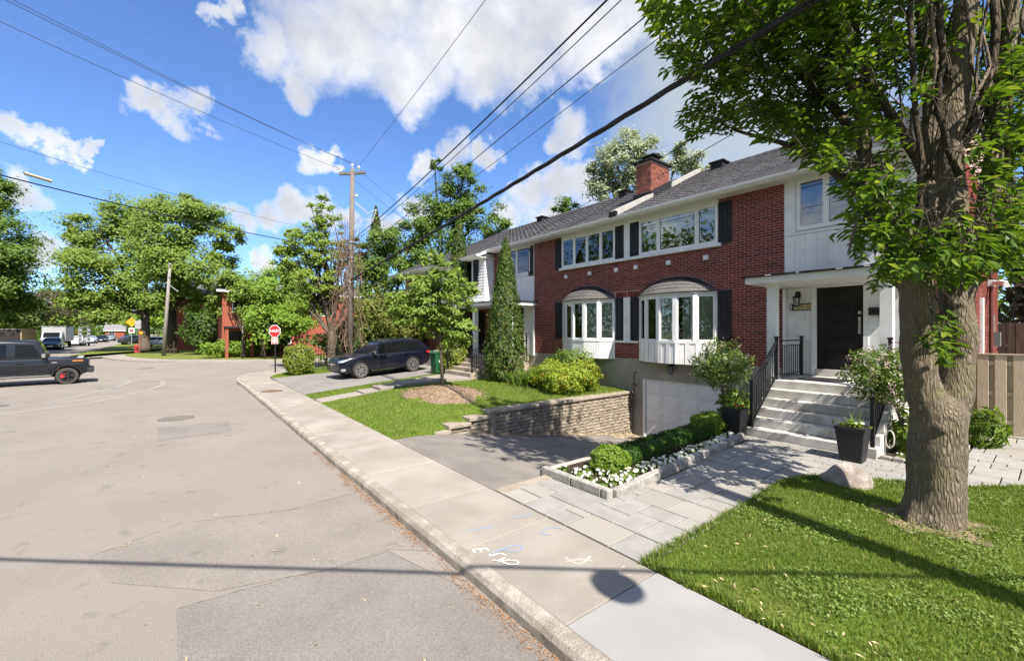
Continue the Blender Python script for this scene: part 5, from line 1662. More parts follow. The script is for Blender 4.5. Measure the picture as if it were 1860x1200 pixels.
# single leaves share one mesh
lv = MB(); lv.add([(-.5, 0, 0), (-.17, .19, .07), (.2, .16, .06), (.5, 0, -.05), (.2, -.16, .06), (-.17, -.19, .07), (.0, 0, 0)],
                  [(0, 6, 1), (1, 6, 2), (2, 6, 3), (3, 6, 4), (4, 6, 5), (5, 6, 0)])
LVM = lv.mesh('leaf', L['near'])
for i in single:
    u = Vector(Un[i]).normalized(); n_ = Vector(Nn[i]); n_ = (n_ - u * n_.dot(u)).normalized(); v = n_.cross(u)
    m = Matrix((u, v, n_)).transposed().to_4x4()
    o = link('leaf', LVM, big, Pn[i])
    o.rotation_euler = m.to_euler(); o.scale = (Sn[i],) * 3

# ---- trees beyond ------------------------------------------------------------------------------
GB = 'trees across the crossing'
lob = lambda L_, t: [(*at(px, py, t + dt), rx / F_PX * t, rd / F_PX * t, rz_ / F_PX * t) for px, py, dt, rx, rd, rz_ in L_]
tree('maple_tree', 'broad maple behind the red hydrant, leftmost of the big pair across the crossing', (-2.86, 66.0, 0.2),
     lob([(180, 415, 0, 62, 66, 44), (240, 390, 2, 60, 60, 34), (140, 460, -1, 36, 46, 44), (200, 500, -3, 80, 60, 50), (160, 560, -4, 50, 50, 28), (270, 470, 0, 55, 55, 55), (230, 555, -2, 55, 50, 30), (122, 410, 1, 18, 30, 18), (135, 520, -4, 26, 36, 30)], 51),
     40000, 0.31, L['maple'], M['barkpale'], 0.48, 4.2, GB, ncl=190)
tree('maple_tree', 'spreading maple behind the leaning grey pole, rightmost of the big pair across the crossing', (-0.36, 57.31, 0.2),
     lob([(300, 420, 0, 60, 60, 52), (360, 400, 1, 50, 50, 38), (410, 430, 1, 36, 40, 32), (340, 480, -2, 60, 60, 45), (290, 520, -2, 40, 45, 40), (400, 480, 2, 30, 40, 22), (330, 380, 2, 50, 50, 28), (370, 540, 0, 40, 40, 30)], 45),
     34000, 0.28, L['maple'], M['barkdark'], 0.45, 4.4, GB, ncl=150)
tree('maple_tree', 'dark maple at the left edge above the black off-road car', (-19.5, 62, 0.2),
     lob([(-35, 345, 0, 50, 70, 50), (-10, 430, 0, 56, 70, 55), (10, 490, -2, 50, 60, 55), (-40, 520, 0, 80, 70, 70), (15, 555, 0, 40, 50, 28), (5, 330, 0, 20, 30, 22)], 43),
     34000, 0.28, L['mid'], M['barkdark'], 0.4, 3.0, GB, ncl=130)
tree('maple_tree', 'bright green maple behind the stop sign in front of the red brick house', (5.9, 42.4, 0.2),
     lob([(500, 520, 0, 55, 50, 42), (470, 560, -1, 36, 40, 36), (540, 570, -1, 40, 40, 40), (500, 590, -2, 60, 50, 28), (530, 500, 1, 34, 36, 30), (448, 528, 0, 28, 30, 26), (425, 505, 1, 20, 26, 20), (416, 540, 2, 28, 30, 22)], 38.5),
     20000, 0.23, L['maple2'], M['barkdark'], 0.22, 1.7, GB, ncl=120)
tree('oak_tree', 'tall dark oak rising behind the young tree and the tall cedar', (22.0, 40.5, 0.3),
     lob([(840, 335, 0, 46, 45, 36), (800, 360, 0, 40, 45, 36), (870, 380, 0, 44, 45, 34), (770, 400, -1, 36, 40, 40), (830, 420, 0, 70, 50, 46), (900, 420, 0, 36, 40, 22), (760, 450, -2, 60, 45, 45), (850, 490, 0, 60, 45, 50), (790, 300, 0, 14, 18, 16), (845, 305, 0, 12, 16, 14)], 44),
     26000, 0.27, L['mid'], M['barkdark'], 0.36, 6, 'trees behind the houses', ncl=130)
tree('oak_tree', 'leafy dark tree behind the wooden utility pole', (14.5, 37.0, 0.3),
     lob([(700, 440, 0, 50, 45, 34), (800, 560, 1, 60, 45, 60), (830, 500, 2, 50, 45, 50), (750, 430, 1, 40, 40, 30), (740, 480, 0, 50, 45, 45), (680, 500, 0, 45, 45, 45), (710, 550, 0, 70, 45, 45), (660, 460, 0, 26, 30, 26), (770, 540, 0, 40, 40, 50)], 38),
     34000, 0.24, L['mid'], M['barkdark'], 0.3, 3, 'trees behind the houses', ncl=110)
tree('silver_maple', 'pale silver-leaved maple standing behind the brick chimney', (32.0, 21.5, 0.3),
     lob([(1120, 300, 0, 50, 45, 50), (1150, 262, 0, 46, 40, 30), (1180, 320, 0, 50, 45, 45), (1250, 300, 1, 36, 40, 28), (1100, 350, 0, 36, 40, 40), (1280, 310, 2, 26, 30, 24), (1230, 275, 1, 22, 26, 16), (1090, 300, 0, 22, 26, 24)], 36),
     24000, 0.21, L['silver'], M['barkpale'], 0.34, 7, 'trees behind the houses', ncl=150)
tree('oak_tree', 'small round treetop showing over the roof ridge left of the chimney', (28.3, 28.6, 0.3),
     lob([(1020, 385, 0, 34, 36, 26), (1000, 400, 0, 24, 30, 22), (1050, 400, 0, 28, 30, 20), (1020, 440, 0, 40, 40, 30)], 40),
     6000, 0.22, L['mid'], M['barkdark'], 0.2, 7, 'trees behind the houses', ncl=40)


tree('maple_tree', 'small green maple between the leaning pole and the stop sign before the red house gable', (4.6, 43.6, 0.2),
     lob([(415, 525, 0, 34, 30, 28), (446, 540, 0, 32, 30, 28), (400, 555, 0, 22, 26, 22), (430, 505, 0, 24, 26, 22)], 38.6),
     8500, 0.24, L['maple'], M['barkdark'], 0.14, 2.2, GB, ncl=70)


def conifer(name, label, base, h, r, n, leaf, mat, group=None, droop=0.4, cat='tree', pw=0.9, tr=0.12, lump=0.10):
    root = thing(name, label, cat, base, group)
    z = NP.uniform(0.0, 1.0, (n, 1)) ** 1.25
    a = NP.uniform(0, 2 * np.pi, (n, 1))
    prof = (1 - z) ** pw * np.minimum(1.0, 0.62 + z * 2.4)
    lumps = 1 + lump * np.sin(a * 5 + z * 31) + lump * 0.9 * np.sin(a * 9 - z * 57) + lump * 0.5 * np.sin(a * 17 + z * 90)
    rr = r * prof * lumps * NP.uniform(0.6, 1.0, (n, 1)) ** 0.6 + 0.02
    P = np.concatenate([rr * np.cos(a), rr * np.sin(a), z * h + 0.03], 1)
    N = np.concatenate([np.cos(a), np.sin(a), np.full_like(a, 0.35)], 1) + NP.normal(size=(n, 3)) * 0.45
    U = np.concatenate([np.cos(a) * 0.5, np.sin(a) * 0.5, np.full_like(a, 1.0 if droop <= 0 else -droop)], 1) + NP.normal(size=(n, 3)) * 0.4
    link('crown', leaf_mesh('crown', P + np.array(origin(root)), N, leaf, mat, 0.42, 0.15, origin(root), U=U), root, origin(root))
    m = MB(); m.tube([Vector(base) - Vector((0, 0, 0.1)), Vector(base) + Vector((0, 0, h * 0.85))], [tr, 0.02], 7); m.build('trunk', M['barkdark'], root)
    return root


conifer('spruce_tree', 'spruce whose pointed tip shows behind the utility pole', (16.6, 44.6, 0.3), 15.2, 2.6, 5200, 0.34, L['conif'], 'trees behind the houses', 0.5, lump=0.2)
conifer('columnar_cedar', 'tall narrow cedar behind the young tree beside the far porch', (12.1, 20.2, 0.45), 8.4, 0.85, 6500, 0.17, L['cedar'], 'cedars by the far house', 0, pw=0.62)
conifer('columnar_cedar', 'cone-shaped cedar standing in front of the far porch', (10.85, 14.35, 0.42), 5.9, 1.0, 17000, 0.105, L['cedar'], 'cedars by the far house', 0, pw=0.74, lump=0.10)
# yellowish yews behind the parked car
for i, (px, py, t, rx, ry) in enumerate(((690, 590, 30, 52, 62), (745, 600, 29, 48, 66), (650, 620, 31, 36, 50))):
    c = at(px, py, t)
    bush('yew_shrub', ['drooping yellow-green yew rising directly behind the parked dark car', 'drooping yew behind the bins and the young tree', 'low yew by the iron fence behind the pole'][i], tuple(c), (rx / F_PX * t, rx / F_PX * t, ry / F_PX * t), 4200, 0.30, L['yew'] if i < 2 else L['dark'],
         group='yews behind the driveway', zbase=0.4, aspect=0.3, stems=5, lumps=0.25, up=0.1)
# dark masses behind the side yard and under the far trees
bush('dark_hedge', 'dark hedge behind the iron fence', (13.2, 29.0, 1.6), (7.0, 1.1, 1.6), 7000, 0.28, L['dark'], cat='hedge', zbase=0.2, box=0.6)
bush('yew_shrub', 'dark evergreen at the brick house corner right of the leaning pole', tuple(at(383, 600, 43)), (2.3, 2.0, 2.3), 3500, 0.3, L['dark'], zbase=0.2, stems=4, group='evergreens across the crossing')
bush('yew_shrub', 'low bright shrub on the verge below the red brick house', tuple(at(425, 632, 38)), (2.6, 1.0, 0.75), 2200, 0.22, L['maple2'], zbase=0.2, stems=4, group='evergreens across the crossing')
bush('yew_shrub', 'dark shrub under the window of the red brick house', tuple(at(475, 628, 40)), (2.8, 0.9, 0.8), 2600, 0.22, L['dark'], zbase=0.2, stems=4, group='evergreens across the crossing')
bush('plum_shrub', 'purple-leaved shrub mass above the trailer at the left', tuple(at(75, 565, 84)), (6.5, 4, 4.0), 4500, 0.5, L['plum'], zbase=0.1, stems=5)
bush('plum_shrub', 'dusty olive shrub left of the purple one above the trailer', tuple(at(20, 570, 78)), (5, 4, 3.6), 3500, 0.5, L['conif'], zbase=0.1, stems=5)
tree('maple_tree', 'dark tree beyond the parked trailers where the street ends', (-20, 120, 0.2), lob([(135, 555, 0, 34, 40, 40), (165, 560, 20, 34, 40, 34), (110, 530, 0, 34, 40, 34)], 110), 4200, 0.7, L['mid'], M['barkdark'], 0.4, 3, GB, ncl=60)
tree('maple_tree', 'pale green tree over the far end of the street', (-24, 215, 0.2), lob([(205, 560, 0, 40, 40, 26), (235, 575, -40, 30, 40, 22), (180, 565, 0, 26, 40, 22)], 200), 4200, 1.1, L['maple'], M['barkdark'], 0.5, 4, GB, ncl=60)
tree('maple_tree', 'sunny green tree behind the white car beyond the far lawn', (3.5, 150, 0.2), lob([(325, 570, 0, 60, 60, 30), (285, 575, 0, 30, 40, 26), (365, 560, 0, 40, 40, 34), (250, 590, 0, 24, 30, 12)], 125), 5500, 0.8, L['maple2'], M['barkdark'], 0.5, 3, GB, ncl=80)
# a wood closing the view behind everything
def wood(name, pts, hgt, n, leaf, mat, dep=5):
    P = []
    for _ in range(n):
        i = R.randrange(len(pts) - 1); f = R.random()
        x = pts[i][0] + (pts[i + 1][0] - pts[i][0]) * f; y = pts[i][1] + (pts[i + 1][1] - pts[i][1]) * f
        hh = hgt * (0.7 + 0.45 * mnoise.noise((x * 0.09, y * 0.09, 0)) + 0.15 * mnoise.noise((x * 0.4, y * 0.4, 2)))
        P.append((x + R.gauss(0, dep * .4), y + R.gauss(0, dep * .4), R.random() ** 0.8 * hh))
    P = np.array(P)
    link(name, leaf_mesh(name, P, NP.normal(size=P.shape) + [0, -0.6, 0.5], leaf, mat), kind='stuff')


wood('distant_wood', [(-70, 250), (-30, 262), (20, 255), (80, 210)], 13, 9000, 1.5, L['mid'], 10)
wood('street_wood', [(-34, 60), (-30, 100), (-27, 160), (-26, 230)], 9, 8000, 1.0, L['mid'], 6)
wood('garden_wood', [(14, 64), (30, 62), (50, 50), (60, 34), (58, 10), (50, -20)], 8, 12000, 0.75, L['mid'], 5)
wood('far_garden_wood', [(2.5, 86), (8, 88), (20, 84), (34, 76)], 8.5, 6000, 0.8, L['mid'], 5)
wood('opposite_wood', [(-17, -26), (-16, 0), (-17, 14), (-18, 46)], 17, 26000, 0.6, L['mid'], 4)
# cedar screen behind the right-hand fence
bush('dark_hedge', 'dark brown-green cedar screen beyond the wooden fence at the right edge', (25.5, -0.6, 4.4), (1.2, 2.3, 4.6), 6000, 0.3, L['plum'], cat='hedge', zbase=0.2, box=0.5)

# ---- street tree by the corner fence: many upright stems, vines on the pole -----------------------
vt = thing('corner_tree', 'multi-stemmed thin-leaved tree beside the wooden utility pole and iron fence', 'tree', (7.3, 27.0, 0.3))
lobes = lob([(560, 430, 0, 46, 36, 36), (585, 388, 0, 34, 30, 34), (628, 440, 0, 22, 26, 44), (520, 470, 0, 30, 30, 34), (540, 480, 0, 40, 36, 36), (600, 460, 0, 40, 34, 40), (570, 540, 0, 50, 36, 36), (530, 430, 0, 22, 26, 20), (575, 510, -1, 34, 30, 26), (620, 520, 0, 22, 26, 40)], 26.3)
P, N, Cs = crown_points(lobes, 17000, ncl=260, cr=0.20)
link('crown', leaf_mesh('crown', P, N, 0.155, L['lime'], 0.6, 0.2, origin(vt)), vt, origin(vt))
mb = MB(); mb.tube([at(602, 675, 26.2), at(602, 650, 26.2), at(603, 620, 26.2), at(604, 595, 26.2)], [0.30, 0.26, 0.26, 0.2], 10)
for px, py in ((560, 560), (585, 540), (605, 520), (630, 545), (575, 500), (615, 480), (545, 520)):
    limb(mb, at(603, 612, 26.2), at(px, py, 26.2 + R.uniform(-.8, .8)), 0.11, 0.05, 0.02)
mb.build('trunk', M['barkpale'], vt, smooth=True)
mb = MB()
for l, cc in zip(lobes, Cs):
    for q in cc[:7]:
        limb(mb, at(600 + R.uniform(-40, 25), 530 + R.uniform(-20, 40), 26.3), q, 0.05, 0.012, 0.05, 6, 5)
mb.build('limbs', M['barkdark'], vt, smooth=True)
vn = thing('dry_vine', 'tangle of dry brown vine climbing the wooden utility pole', 'vine', tuple(at(632, 660, 25)))
mb = MB()
for k in range(190):
    px = 630 + R.gauss(0, 12); y0 = R.uniform(395, 620)
    p0 = at(px, y0, 25 + R.uniform(-.35, .35)); p1 = at(px + R.gauss(0, 16), y0 + R.uniform(20, 70), 25 + R.uniform(-.5, .5))
    limb(mb, p1, p0, 0.014, 0.007, 0.0, 5, 4, 0.12)
for k in range(70):
    y0 = R.uniform(380, 560)
    limb(mb, at(634 + R.gauss(0, 5), y0 + 30, 25), at(634 + R.choice((-1, 1)) * R.uniform(10, 42), y0 + R.uniform(-20, 20), 25 + R.uniform(-.8, .8)), 0.012, 0.004, 0.02, 5, 4, 0.1)
mb.build('vine_stems', M['vine'], vn)

# ---- young tree on the mulch mound ------------------------------------------------------------------
yb = Vector((7.18, 13.1, zlawn(7.18, 13.1)))
yt = thing('young_tree', 'slender young street tree on the mulch mound of the left lawn', 'tree', yb)
lobes = lob([(800, 500, 0, 40, 40, 34), (760, 530, 0, 46, 40, 34), (830, 545, 0, 40, 38, 36), (740, 570, 0, 36, 36, 24), (790, 572, 0, 56, 46, 28), (838, 600, 0, 32, 36, 22), (720, 560, 0, 20, 26, 18), (785, 470, 0, 22, 24, 20), (715, 545, 0, 16, 22, 14), (850, 520, 0, 22, 26, 18), (828, 622, 0, 30, 32, 14), (790, 600, 0, 30, 30, 14), (780, 545, 0, 40, 40, 30)], 14.9)
P, N, Cs = crown_points(lobes, 13000, ncl=280, cr=0.27, flat=0.5)
N[:, 2] += 0.4
link('crown', leaf_mesh('crown', P, N, 0.135, L['young'], 0.45, 0.2, origin(yt), 0.55), yt, origin(yt))
mb = MB(); mb.tube([yb - Vector((0, 0, .1)), yb + Vector((0, 0, .4)), yb + Vector((-0.04, 0.03, 1.6)), yb + Vector((-0.06, 0.05, 2.6)), yb + Vector((-0.1, 0.1, 3.9))], [0.075, 0.06, 0.05, 0.04, 0.012], 9)
for l, cc in zip(lobes, Cs):
    f = R.uniform(1.3, 2.8)
    pts = limb(mb, yb + Vector((-0.05, 0.04, f)), l[:3], 0.022, 0.008, 0.05, 6, 5)
    for q in cc[:6]: limb(mb, l[:3], q, 0.008, 0.003, 0.03, 4, 4)
mb.build('trunk', M['barkpale'], yt, smooth=True)

# ------------------------------------------------------------------ front yards
# retaining wall of the sunken drive, stone by stone
rw = thing('retaining_wall', 'split-stone retaining wall with capped top beside the sunken driveway', 'wall', (9.8, 9.75, 0))
captop = lambda x: 0.33 if x > 6.7 else (0.215 if x > 6.02 else (0.10 if x > 5.40 else -0.015))
m = MB()
for xa, xb, zt in ((4.95, 5.45, -0.10), (5.45, 6.08, 0.0), (6.08, 6.75, 0.12), (6.75, 13.07, 0.23)):
    m.box(xa, xb, 9.64, 9.95, -1.5 if xa > 6 else -0.4, zt)
m.build('core', M['wallstone'], rw)
z = -1.46
stones = []
while z < 0.20:
    x = 4.98 + R.uniform(0, .2)
    while x < 13.0:
        w = R.uniform(0.2, 0.42)
        xe = min(x + w, 13.05)
        h = 0.098
        if z + h > zdrive(xe) - 0.03 and z < captop(x + 0.02) - 0.12:
            stones.append((x, xe, z, min(z + h, captop(x) - 0.092)))
        x = xe
    z += 0.102
for (xa, xb, za, zb) in stones:
    m = MB(); y0 = 9.60 + R.uniform(-0.022, 0.012)
    xm = (xa + xb) / 2 + R.uniform(-.04, .04)
    a, b = xa + 0.004, xb - 0.004
    f = [(a, y0 + R.uniform(.0, .018), za + .004), (b, y0 + R.uniform(.0, .018), za + .004), (b, y0 + R.uniform(.0, .018), zb), (a, y0 + R.uniform(.0, .018), zb)]
    c = (xm, y0 - R.uniform(0.008, 0.024), (za + zb) / 2)
    bk = [(a, 9.66, za), (b, 9.66, za), (b, 9.66, zb), (a, 9.66, zb)]
    m.add(f + [c] + bk, [(0, 1, 4), (1, 2, 4), (2, 3, 4), (3, 0, 4), (0, 5, 6, 1), (1, 6, 7, 2), (2, 7, 8, 3), (3, 8, 5, 0)])
    m.build('stone', M['wallstone'], rw)
x = 6.66
while x < 13.0:
    xe = min(x + R.uniform(0.55, 0.75), 13.07)
    MB().box(x + 0.004, xe - 0.004, 9.535, 9.93, 0.24, 0.33 + R.uniform(-.004, .004)).build('cap_stone', M['capstone'], rw, bevel=0.012)
    x = xe
for xa, xb, zt in ((4.88, 5.50, -0.015), (5.42, 6.10, 0.10), (6.04, 6.74, 0.215)):
    MB().box(xa, xb, 9.53, 9.92, zt - 0.10, zt).build('cap_stone', M['capstone'], rw, bevel=0.012)
m = MB(); m.box(6.70, 6.86, 9.50, 9.60, -0.6, 0.235); m.build('end_stone', M['wallstone'], rw)

# paving of the front walk
pv = thing('paved_walk', None, None, (7.5, 3.7, 0.15), kind='structure')
U_ = 0.165
PX0, PX1, PY0, PY1 = 3.73, 13.88, -3.2, 5.17
nx, ny = int((PX1 - PX0) / U_), int((PY1 - PY0) / U_)
occ = np.zeros((nx, ny), bool)
LR2 = [(x, y) for x, y in LR]
PLANT = [(4.74, 3.84), (9.75, 4.16), (9.75, 5.4), (4.74, 5.4)]


def blocked(x, y):
    return inpoly(x, y, LR2) or inpoly(x, y, PLANT) or (x > 9.8 and 2.0 < y < 4.36) or (9.9 < x and 4.3 < y) or (x > 9.95 and 1.15 < y < 2.1)


for i in range(nx):
    for j in range(ny):
        if blocked(PX0 + (i + 0.5) * U_, PY0 + (j + 0.5) * U_): occ[i, j] = True
SH = [(3, 2), (4, 2), (3, 3), (2, 2), (4, 3), (2, 3), (3, 4), (2, 1), (3, 1)]
pvs = []
for j in range(ny):
    for i in range(nx):
        if occ[i, j]: continue
        for (a, b) in R.sample(SH[:7], 7) + [(2, 1), (1, 2), (1, 1)]:
            if i + a <= nx and j + b <= ny and not occ[i:i + a, j:j + b].any():
                occ[i:i + a, j:j + b] = True
                pvs.append((PX0 + i * U_, PX0 + (i + a) * U_, PY0 + j * U_, PY0 + (j + b) * U_)); break
pvs.sort(key=lambda q: (q[0] + q[1]) ** 2 + (q[2] + q[3]) ** 2)
for k, (xa, xb, ya, yb_) in enumerate(pvs):
    m = MB(); z0 = zyard((xa + xb) / 2); t = R.uniform(-.003, .003)
    g_ = 0.0085
    m.ext([(xa + g_, ya + g_, zyard(xa) - .04 + t), (xb - g_, ya + g_, zyard(xb) - .04 + t), (xb - g_, yb_ - g_, zyard(xb) - .04 + t + R.uniform(-.002, .002)), (xa + g_, yb_ - g_, zyard(xa) - .04 + t)], (0, 0, 0.04))
    m.build('paver', M['paver'], pv, bevel=0.005)
MB().ext([(3.73, 5.0, 0.10), (4.73, 5.02, 0.11), (4.73, 5.2, 0.11), (3.73, 5.2, 0.10)], (0, 0, 0.043)).build('edge_strip', M['capstone'], pv)

# flower bed with split kerb stones
fb_ = thing('planter_bed', 'low flower bed edged with split granite between paved walk and sunken driveway', 'flower bed', (7.2, 4.6, 0.16))
corner = [(4.80, 5.22), (4.80, 3.90), (9.55, 4.20)]
def kerbrun(a, b, lens):
    a, b = Vector((*a, 0)), Vector((*b, 0)); d = (b - a).normalized(); s = Vector((-d.y, d.x, 0)); u = 0; Ltot = (b - a).length
    while u < Ltot - 0.05:
        e = min(u + R.uniform(*lens), Ltot)
        p, q = a + d * (u + .004), a + d * (e - .004)
        zt = zyard(p.x) + 0.115 + R.uniform(-.006, .006)
        m = MB(); w = 0.12
        r_ = lambda: R.uniform(-.008, .008)
        pts = [(p.x - s.x * .06 + r_(), p.y - s.y * .06 + r_(), 0.05), (q.x - s.x * .06 + r_(), q.y - s.y * .06 + r_(), 0.05), (q.x + s.x * .06 + r_(), q.y + s.y * .06 + r_(), 0.05), (p.x + s.x * .06 + r_(), p.y + s.y * .06 + r_(), 0.05)]
        m.ext(pts, (0, 0, zt - 0.05)); m.build('kerb_stone', M['granite'], fb_, bevel=0.014)
        u = e
kerbrun((4.80, 5.30), (4.80, 3.90), (0.4, 0.7)); kerbrun((4.86, 3.90), (9.5, 4.22), (0.45, 0.75)); kerbrun((9.5, 4.22), (9.62, 4.62), (0.3, 0.5))
m = MB(); m.prism([(4.84, 3.95), (9.5, 4.27), (10.0, 4.5), (12.9, 4.5), (12.9, 5.2), (4.84, 5.2)], 0.0, 0.205); m.build('soil', M['soil'], fb_)
m = MB(); m.ext([(4.75, 5.20, -0.3), (13.09, 5.20, -1.5), (13.09, 5.20, 0.21), (4.75, 5.20, 0.205)], (0, 0.14, 0)); m.build('drive_wall', M['found'], fb_)
m = MB(); m.tube([(5.0, 4.9, .215), (5.02, 4.12, .215), (6.2, 4.18, .22), (9.4, 4.4, .24)], 0.012, 6); m.build('edging_strip', M['binb'], fb_)

# box hedge, box balls, petunias
hd = thing('box_hedge', 'dark clipped box hedge running through the flower bed', 'hedge', (7.4, 4.85, 0.2))
n = 24000
P = np.stack([NP.uniform(5.65, 9.4, n), NP.normal(size=n), NP.normal(size=n)], 1)
ang_ = NP.uniform(-0.35, np.pi + 0.35, n)
wv = 1 + np.array([0.06 * mnoise.noise((a * 2.3, 0, 0)) + 0.05 * mnoise.noise((a * 9, 3, 0)) for a in P[:, 0]])
k_ = NP.uniform(0.82, 1.0, n)
se = lambda v, e: np.sign(v) * np.abs(v) ** e
P[:, 1] = 4.66 + 0.045 * (P[:, 0] - 5.6) + se(np.cos(ang_), .42) * 0.25 * wv * k_ + NP.normal(size=n) * 0.012
P[:, 2] = 0.24 + se(np.maximum(np.sin(ang_), -.3), .42) * 0.25 * wv * k_ + NP.normal(size=n) * 0.012
N = np.stack([NP.normal(size=n) * .4, np.cos(ang_) + NP.normal(size=n) * .5, np.sin(ang_) + .3 + NP.normal(size=n) * .5], 1)
link('foliage', leaf_mesh('foliage', P, N, 0.036, L['box'], 0.6, 0.2, origin(hd)), hd, origin(hd))
m = MB()
for i in range(16): limb(m, (5.8 + i * .24, 4.68 + .01 * i, .18), (5.8 + i * .24, 4.7 + .01 * i, .5), .012, .005, 0, 4, 4)
m.build('stems', M['barkdark'], hd)
bush('box_ball', 'bright light-green box ball at the street end of the flower bed', (5.62, 4.58, 0.36), (0.34, 0.33, 0.26), 3800, 0.052, L['boxlight'], group='light green box balls', zbase=0.2, shell=6, stems=4, lumps=0.06)
bush('box_ball', 'light-green box ball at the house end of the hedge beside the planter', (9.35, 4.85, 0.44), (0.46, 0.36, 0.25), 3800, 0.055, L['boxlight'], group='light green box balls', zbase=0.2, shell=6, stems=4, lumps=0.08)
# petunias: a clump per plant
def petunia(x, y, z, r, label, nf):
    n = 70
    d = unit(NP.normal(size=(n, 3))); d[:, 2] = np.abs(d[:, 2])
    Pl = np.array((x, y, z)) + d * np.array((r, r, r * .7)) * NP.uniform(.5, 1, (n, 1))
    d2 = unit(NP.normal(size=(nf, 3)) + [-.2, -.3, .8]); d2[:, 2] = np.abs(d2[:, 2])
    Pf = np.array((x, y, z)) + d2 * np.array((r, r, r * .85)) * 1.03
    root = thing('petunia', label, 'flower', (x, y, z), 'white petunias in the flower bed')
    link('leaves', leaf_mesh('leaves', Pl, d + [0, 0, .4], 0.05, L['shrub'], 0.55, .2, (x, y, z)), root, (x, y, z))
    mb = MB()
    for p, q in zip(Pf, d2):
        q = Vector(q); o1 = q.orthogonal().normalized(); o2 = q.cross(o1); s_ = R.uniform(.022, .036)
        vs = [Vector(p) - q * .012] + [Vector(p) + (o1 * math.cos(a) + o2 * math.sin(a)) * s_ * (1.0 if i % 2 else .78) + q * .01 for i, a in enumerate([2 * math.pi * j / 10 for j in range(10)])]
        mb.add(vs, [(0, 1 + j, 1 + (j + 1) % 10) for j in range(10)])
    mb.build('blossoms', L['flowerw'], root)
k = 0
for i in range(4):
    petunia(4.98 + R.uniform(-.02, .06), 5.0 - i * 0.27, 0.215, 0.12, ['white petunia at the driveway corner of the flower bed', 'white petunia second from the driveway corner along the bed front', 'white petunia third from the driveway corner along the bed front', 'white petunia at the front corner of the bed nearest the sidewalk'][i], 9)
for i in range(3): petunia(5.22 + .1 * i, 4.75 - i * .2, .215, .11, ['white petunia just left of the bright box ball', 'white petunia in front of the bright box ball', 'white petunia right of the bright box ball'][i], 8)
ORD = 'first second third fourth fifth sixth seventh eighth ninth tenth eleventh twelfth thirteenth fourteenth fifteenth sixteenth seventeenth eighteenth nineteenth twentieth'.split()
for i in range(20):
    x = 5.25 + i * 0.217
    petunia(x + R.uniform(-.04, .04), 4.17 + 0.046 * (x - 5.2) + R.uniform(-.03, .05), 0.215, R.uniform(.105, .14),
            f'white petunia, {ORD[i]} from the street end in the long row beside the paved walk', R.randint(13, 20))

# planters, lilacs, bedding by the steps
def planter(x, y, z, label):
    r = thing('plant_pot', label, 'planter', (x, y, z), 'tall black planters by the steps')
    m = MB(); m.cbox((x, y, z + 0.30), (0.155, 0.155, 0.30), taper=1.38); m.build('pot_body', M['pot'], r, bevel=0.01)
    m = MB()
    for a, b, c, d in ((-.22, .22, -.22, -.19), (-.22, .22, .19, .22), (-.22, -.19, -.19, .19), (.19, .22, -.19, .19)): m.box(x + a, x + b, y + c, y + d, z + .575, z + .62)
    m.build('rim', M['pot'], r)
    m = MB(); m.box(x - .189, x + .189, y - .189, y + .189, z + .58, z + .603); m.build('soil', M['soil'], r)
    return r


def potplants(x, y, z, label, red):
    r = thing('pot_plants', label, 'flowers', (x, y, z + .6), 'plantings in the black planters')
    P = np.array([(x + R.gauss(0, .09), y + R.gauss(0, .09), z + .62 + abs(R.gauss(0, .05))) for _ in range(90)])
    link('leaves', leaf_mesh('leaves', P, NP.normal(size=P.shape) * .6 + [0, 0, .8], .07, L['shrub'], .5, .2, origin(r)), r, origin(r))
    m = MB()
    for _ in range(22):
        a = R.uniform(0, 6.28); l = R.uniform(.18, .38)
        q = Vector((x + R.uniform(-.08, .08), y + R.uniform(-.08, .08), z + .6)); e = q + Vector((math.cos(a) * l * .6, math.sin(a) * l * .6, l))
        s_ = Vector((-math.sin(a), math.cos(a), 0)) * .008
        m.face([q - s_, q + s_, e])
    m.build('spikes', L['lime'], r)
    m = MB()
    for i in range(7 if red else 3):
        c = (x + R.uniform(-.15, .15), y + R.uniform(-.15, .15), z + .65 + R.uniform(0, .05))
        m.lathe([(.008, -.02), (.035, 0), (.03, .018), (.006, .024)], c, 7)
    m.build('blossoms', L['flowerr'] if red else L['flowerw'], r)


planter(9.62, 4.42, 0.19, 'tall black planter on the left side of the front steps with red flowers')
potplants(9.62, 4.42, 0.19, 'spiky plant with red flowers in the left black planter', True)
planter(9.45, 2.30, 0.19, 'tall black planter on the right side of the front steps')
potplants(9.45, 2.30, 0.19, 'small white flowers with trailing leaf in the right black planter', False)


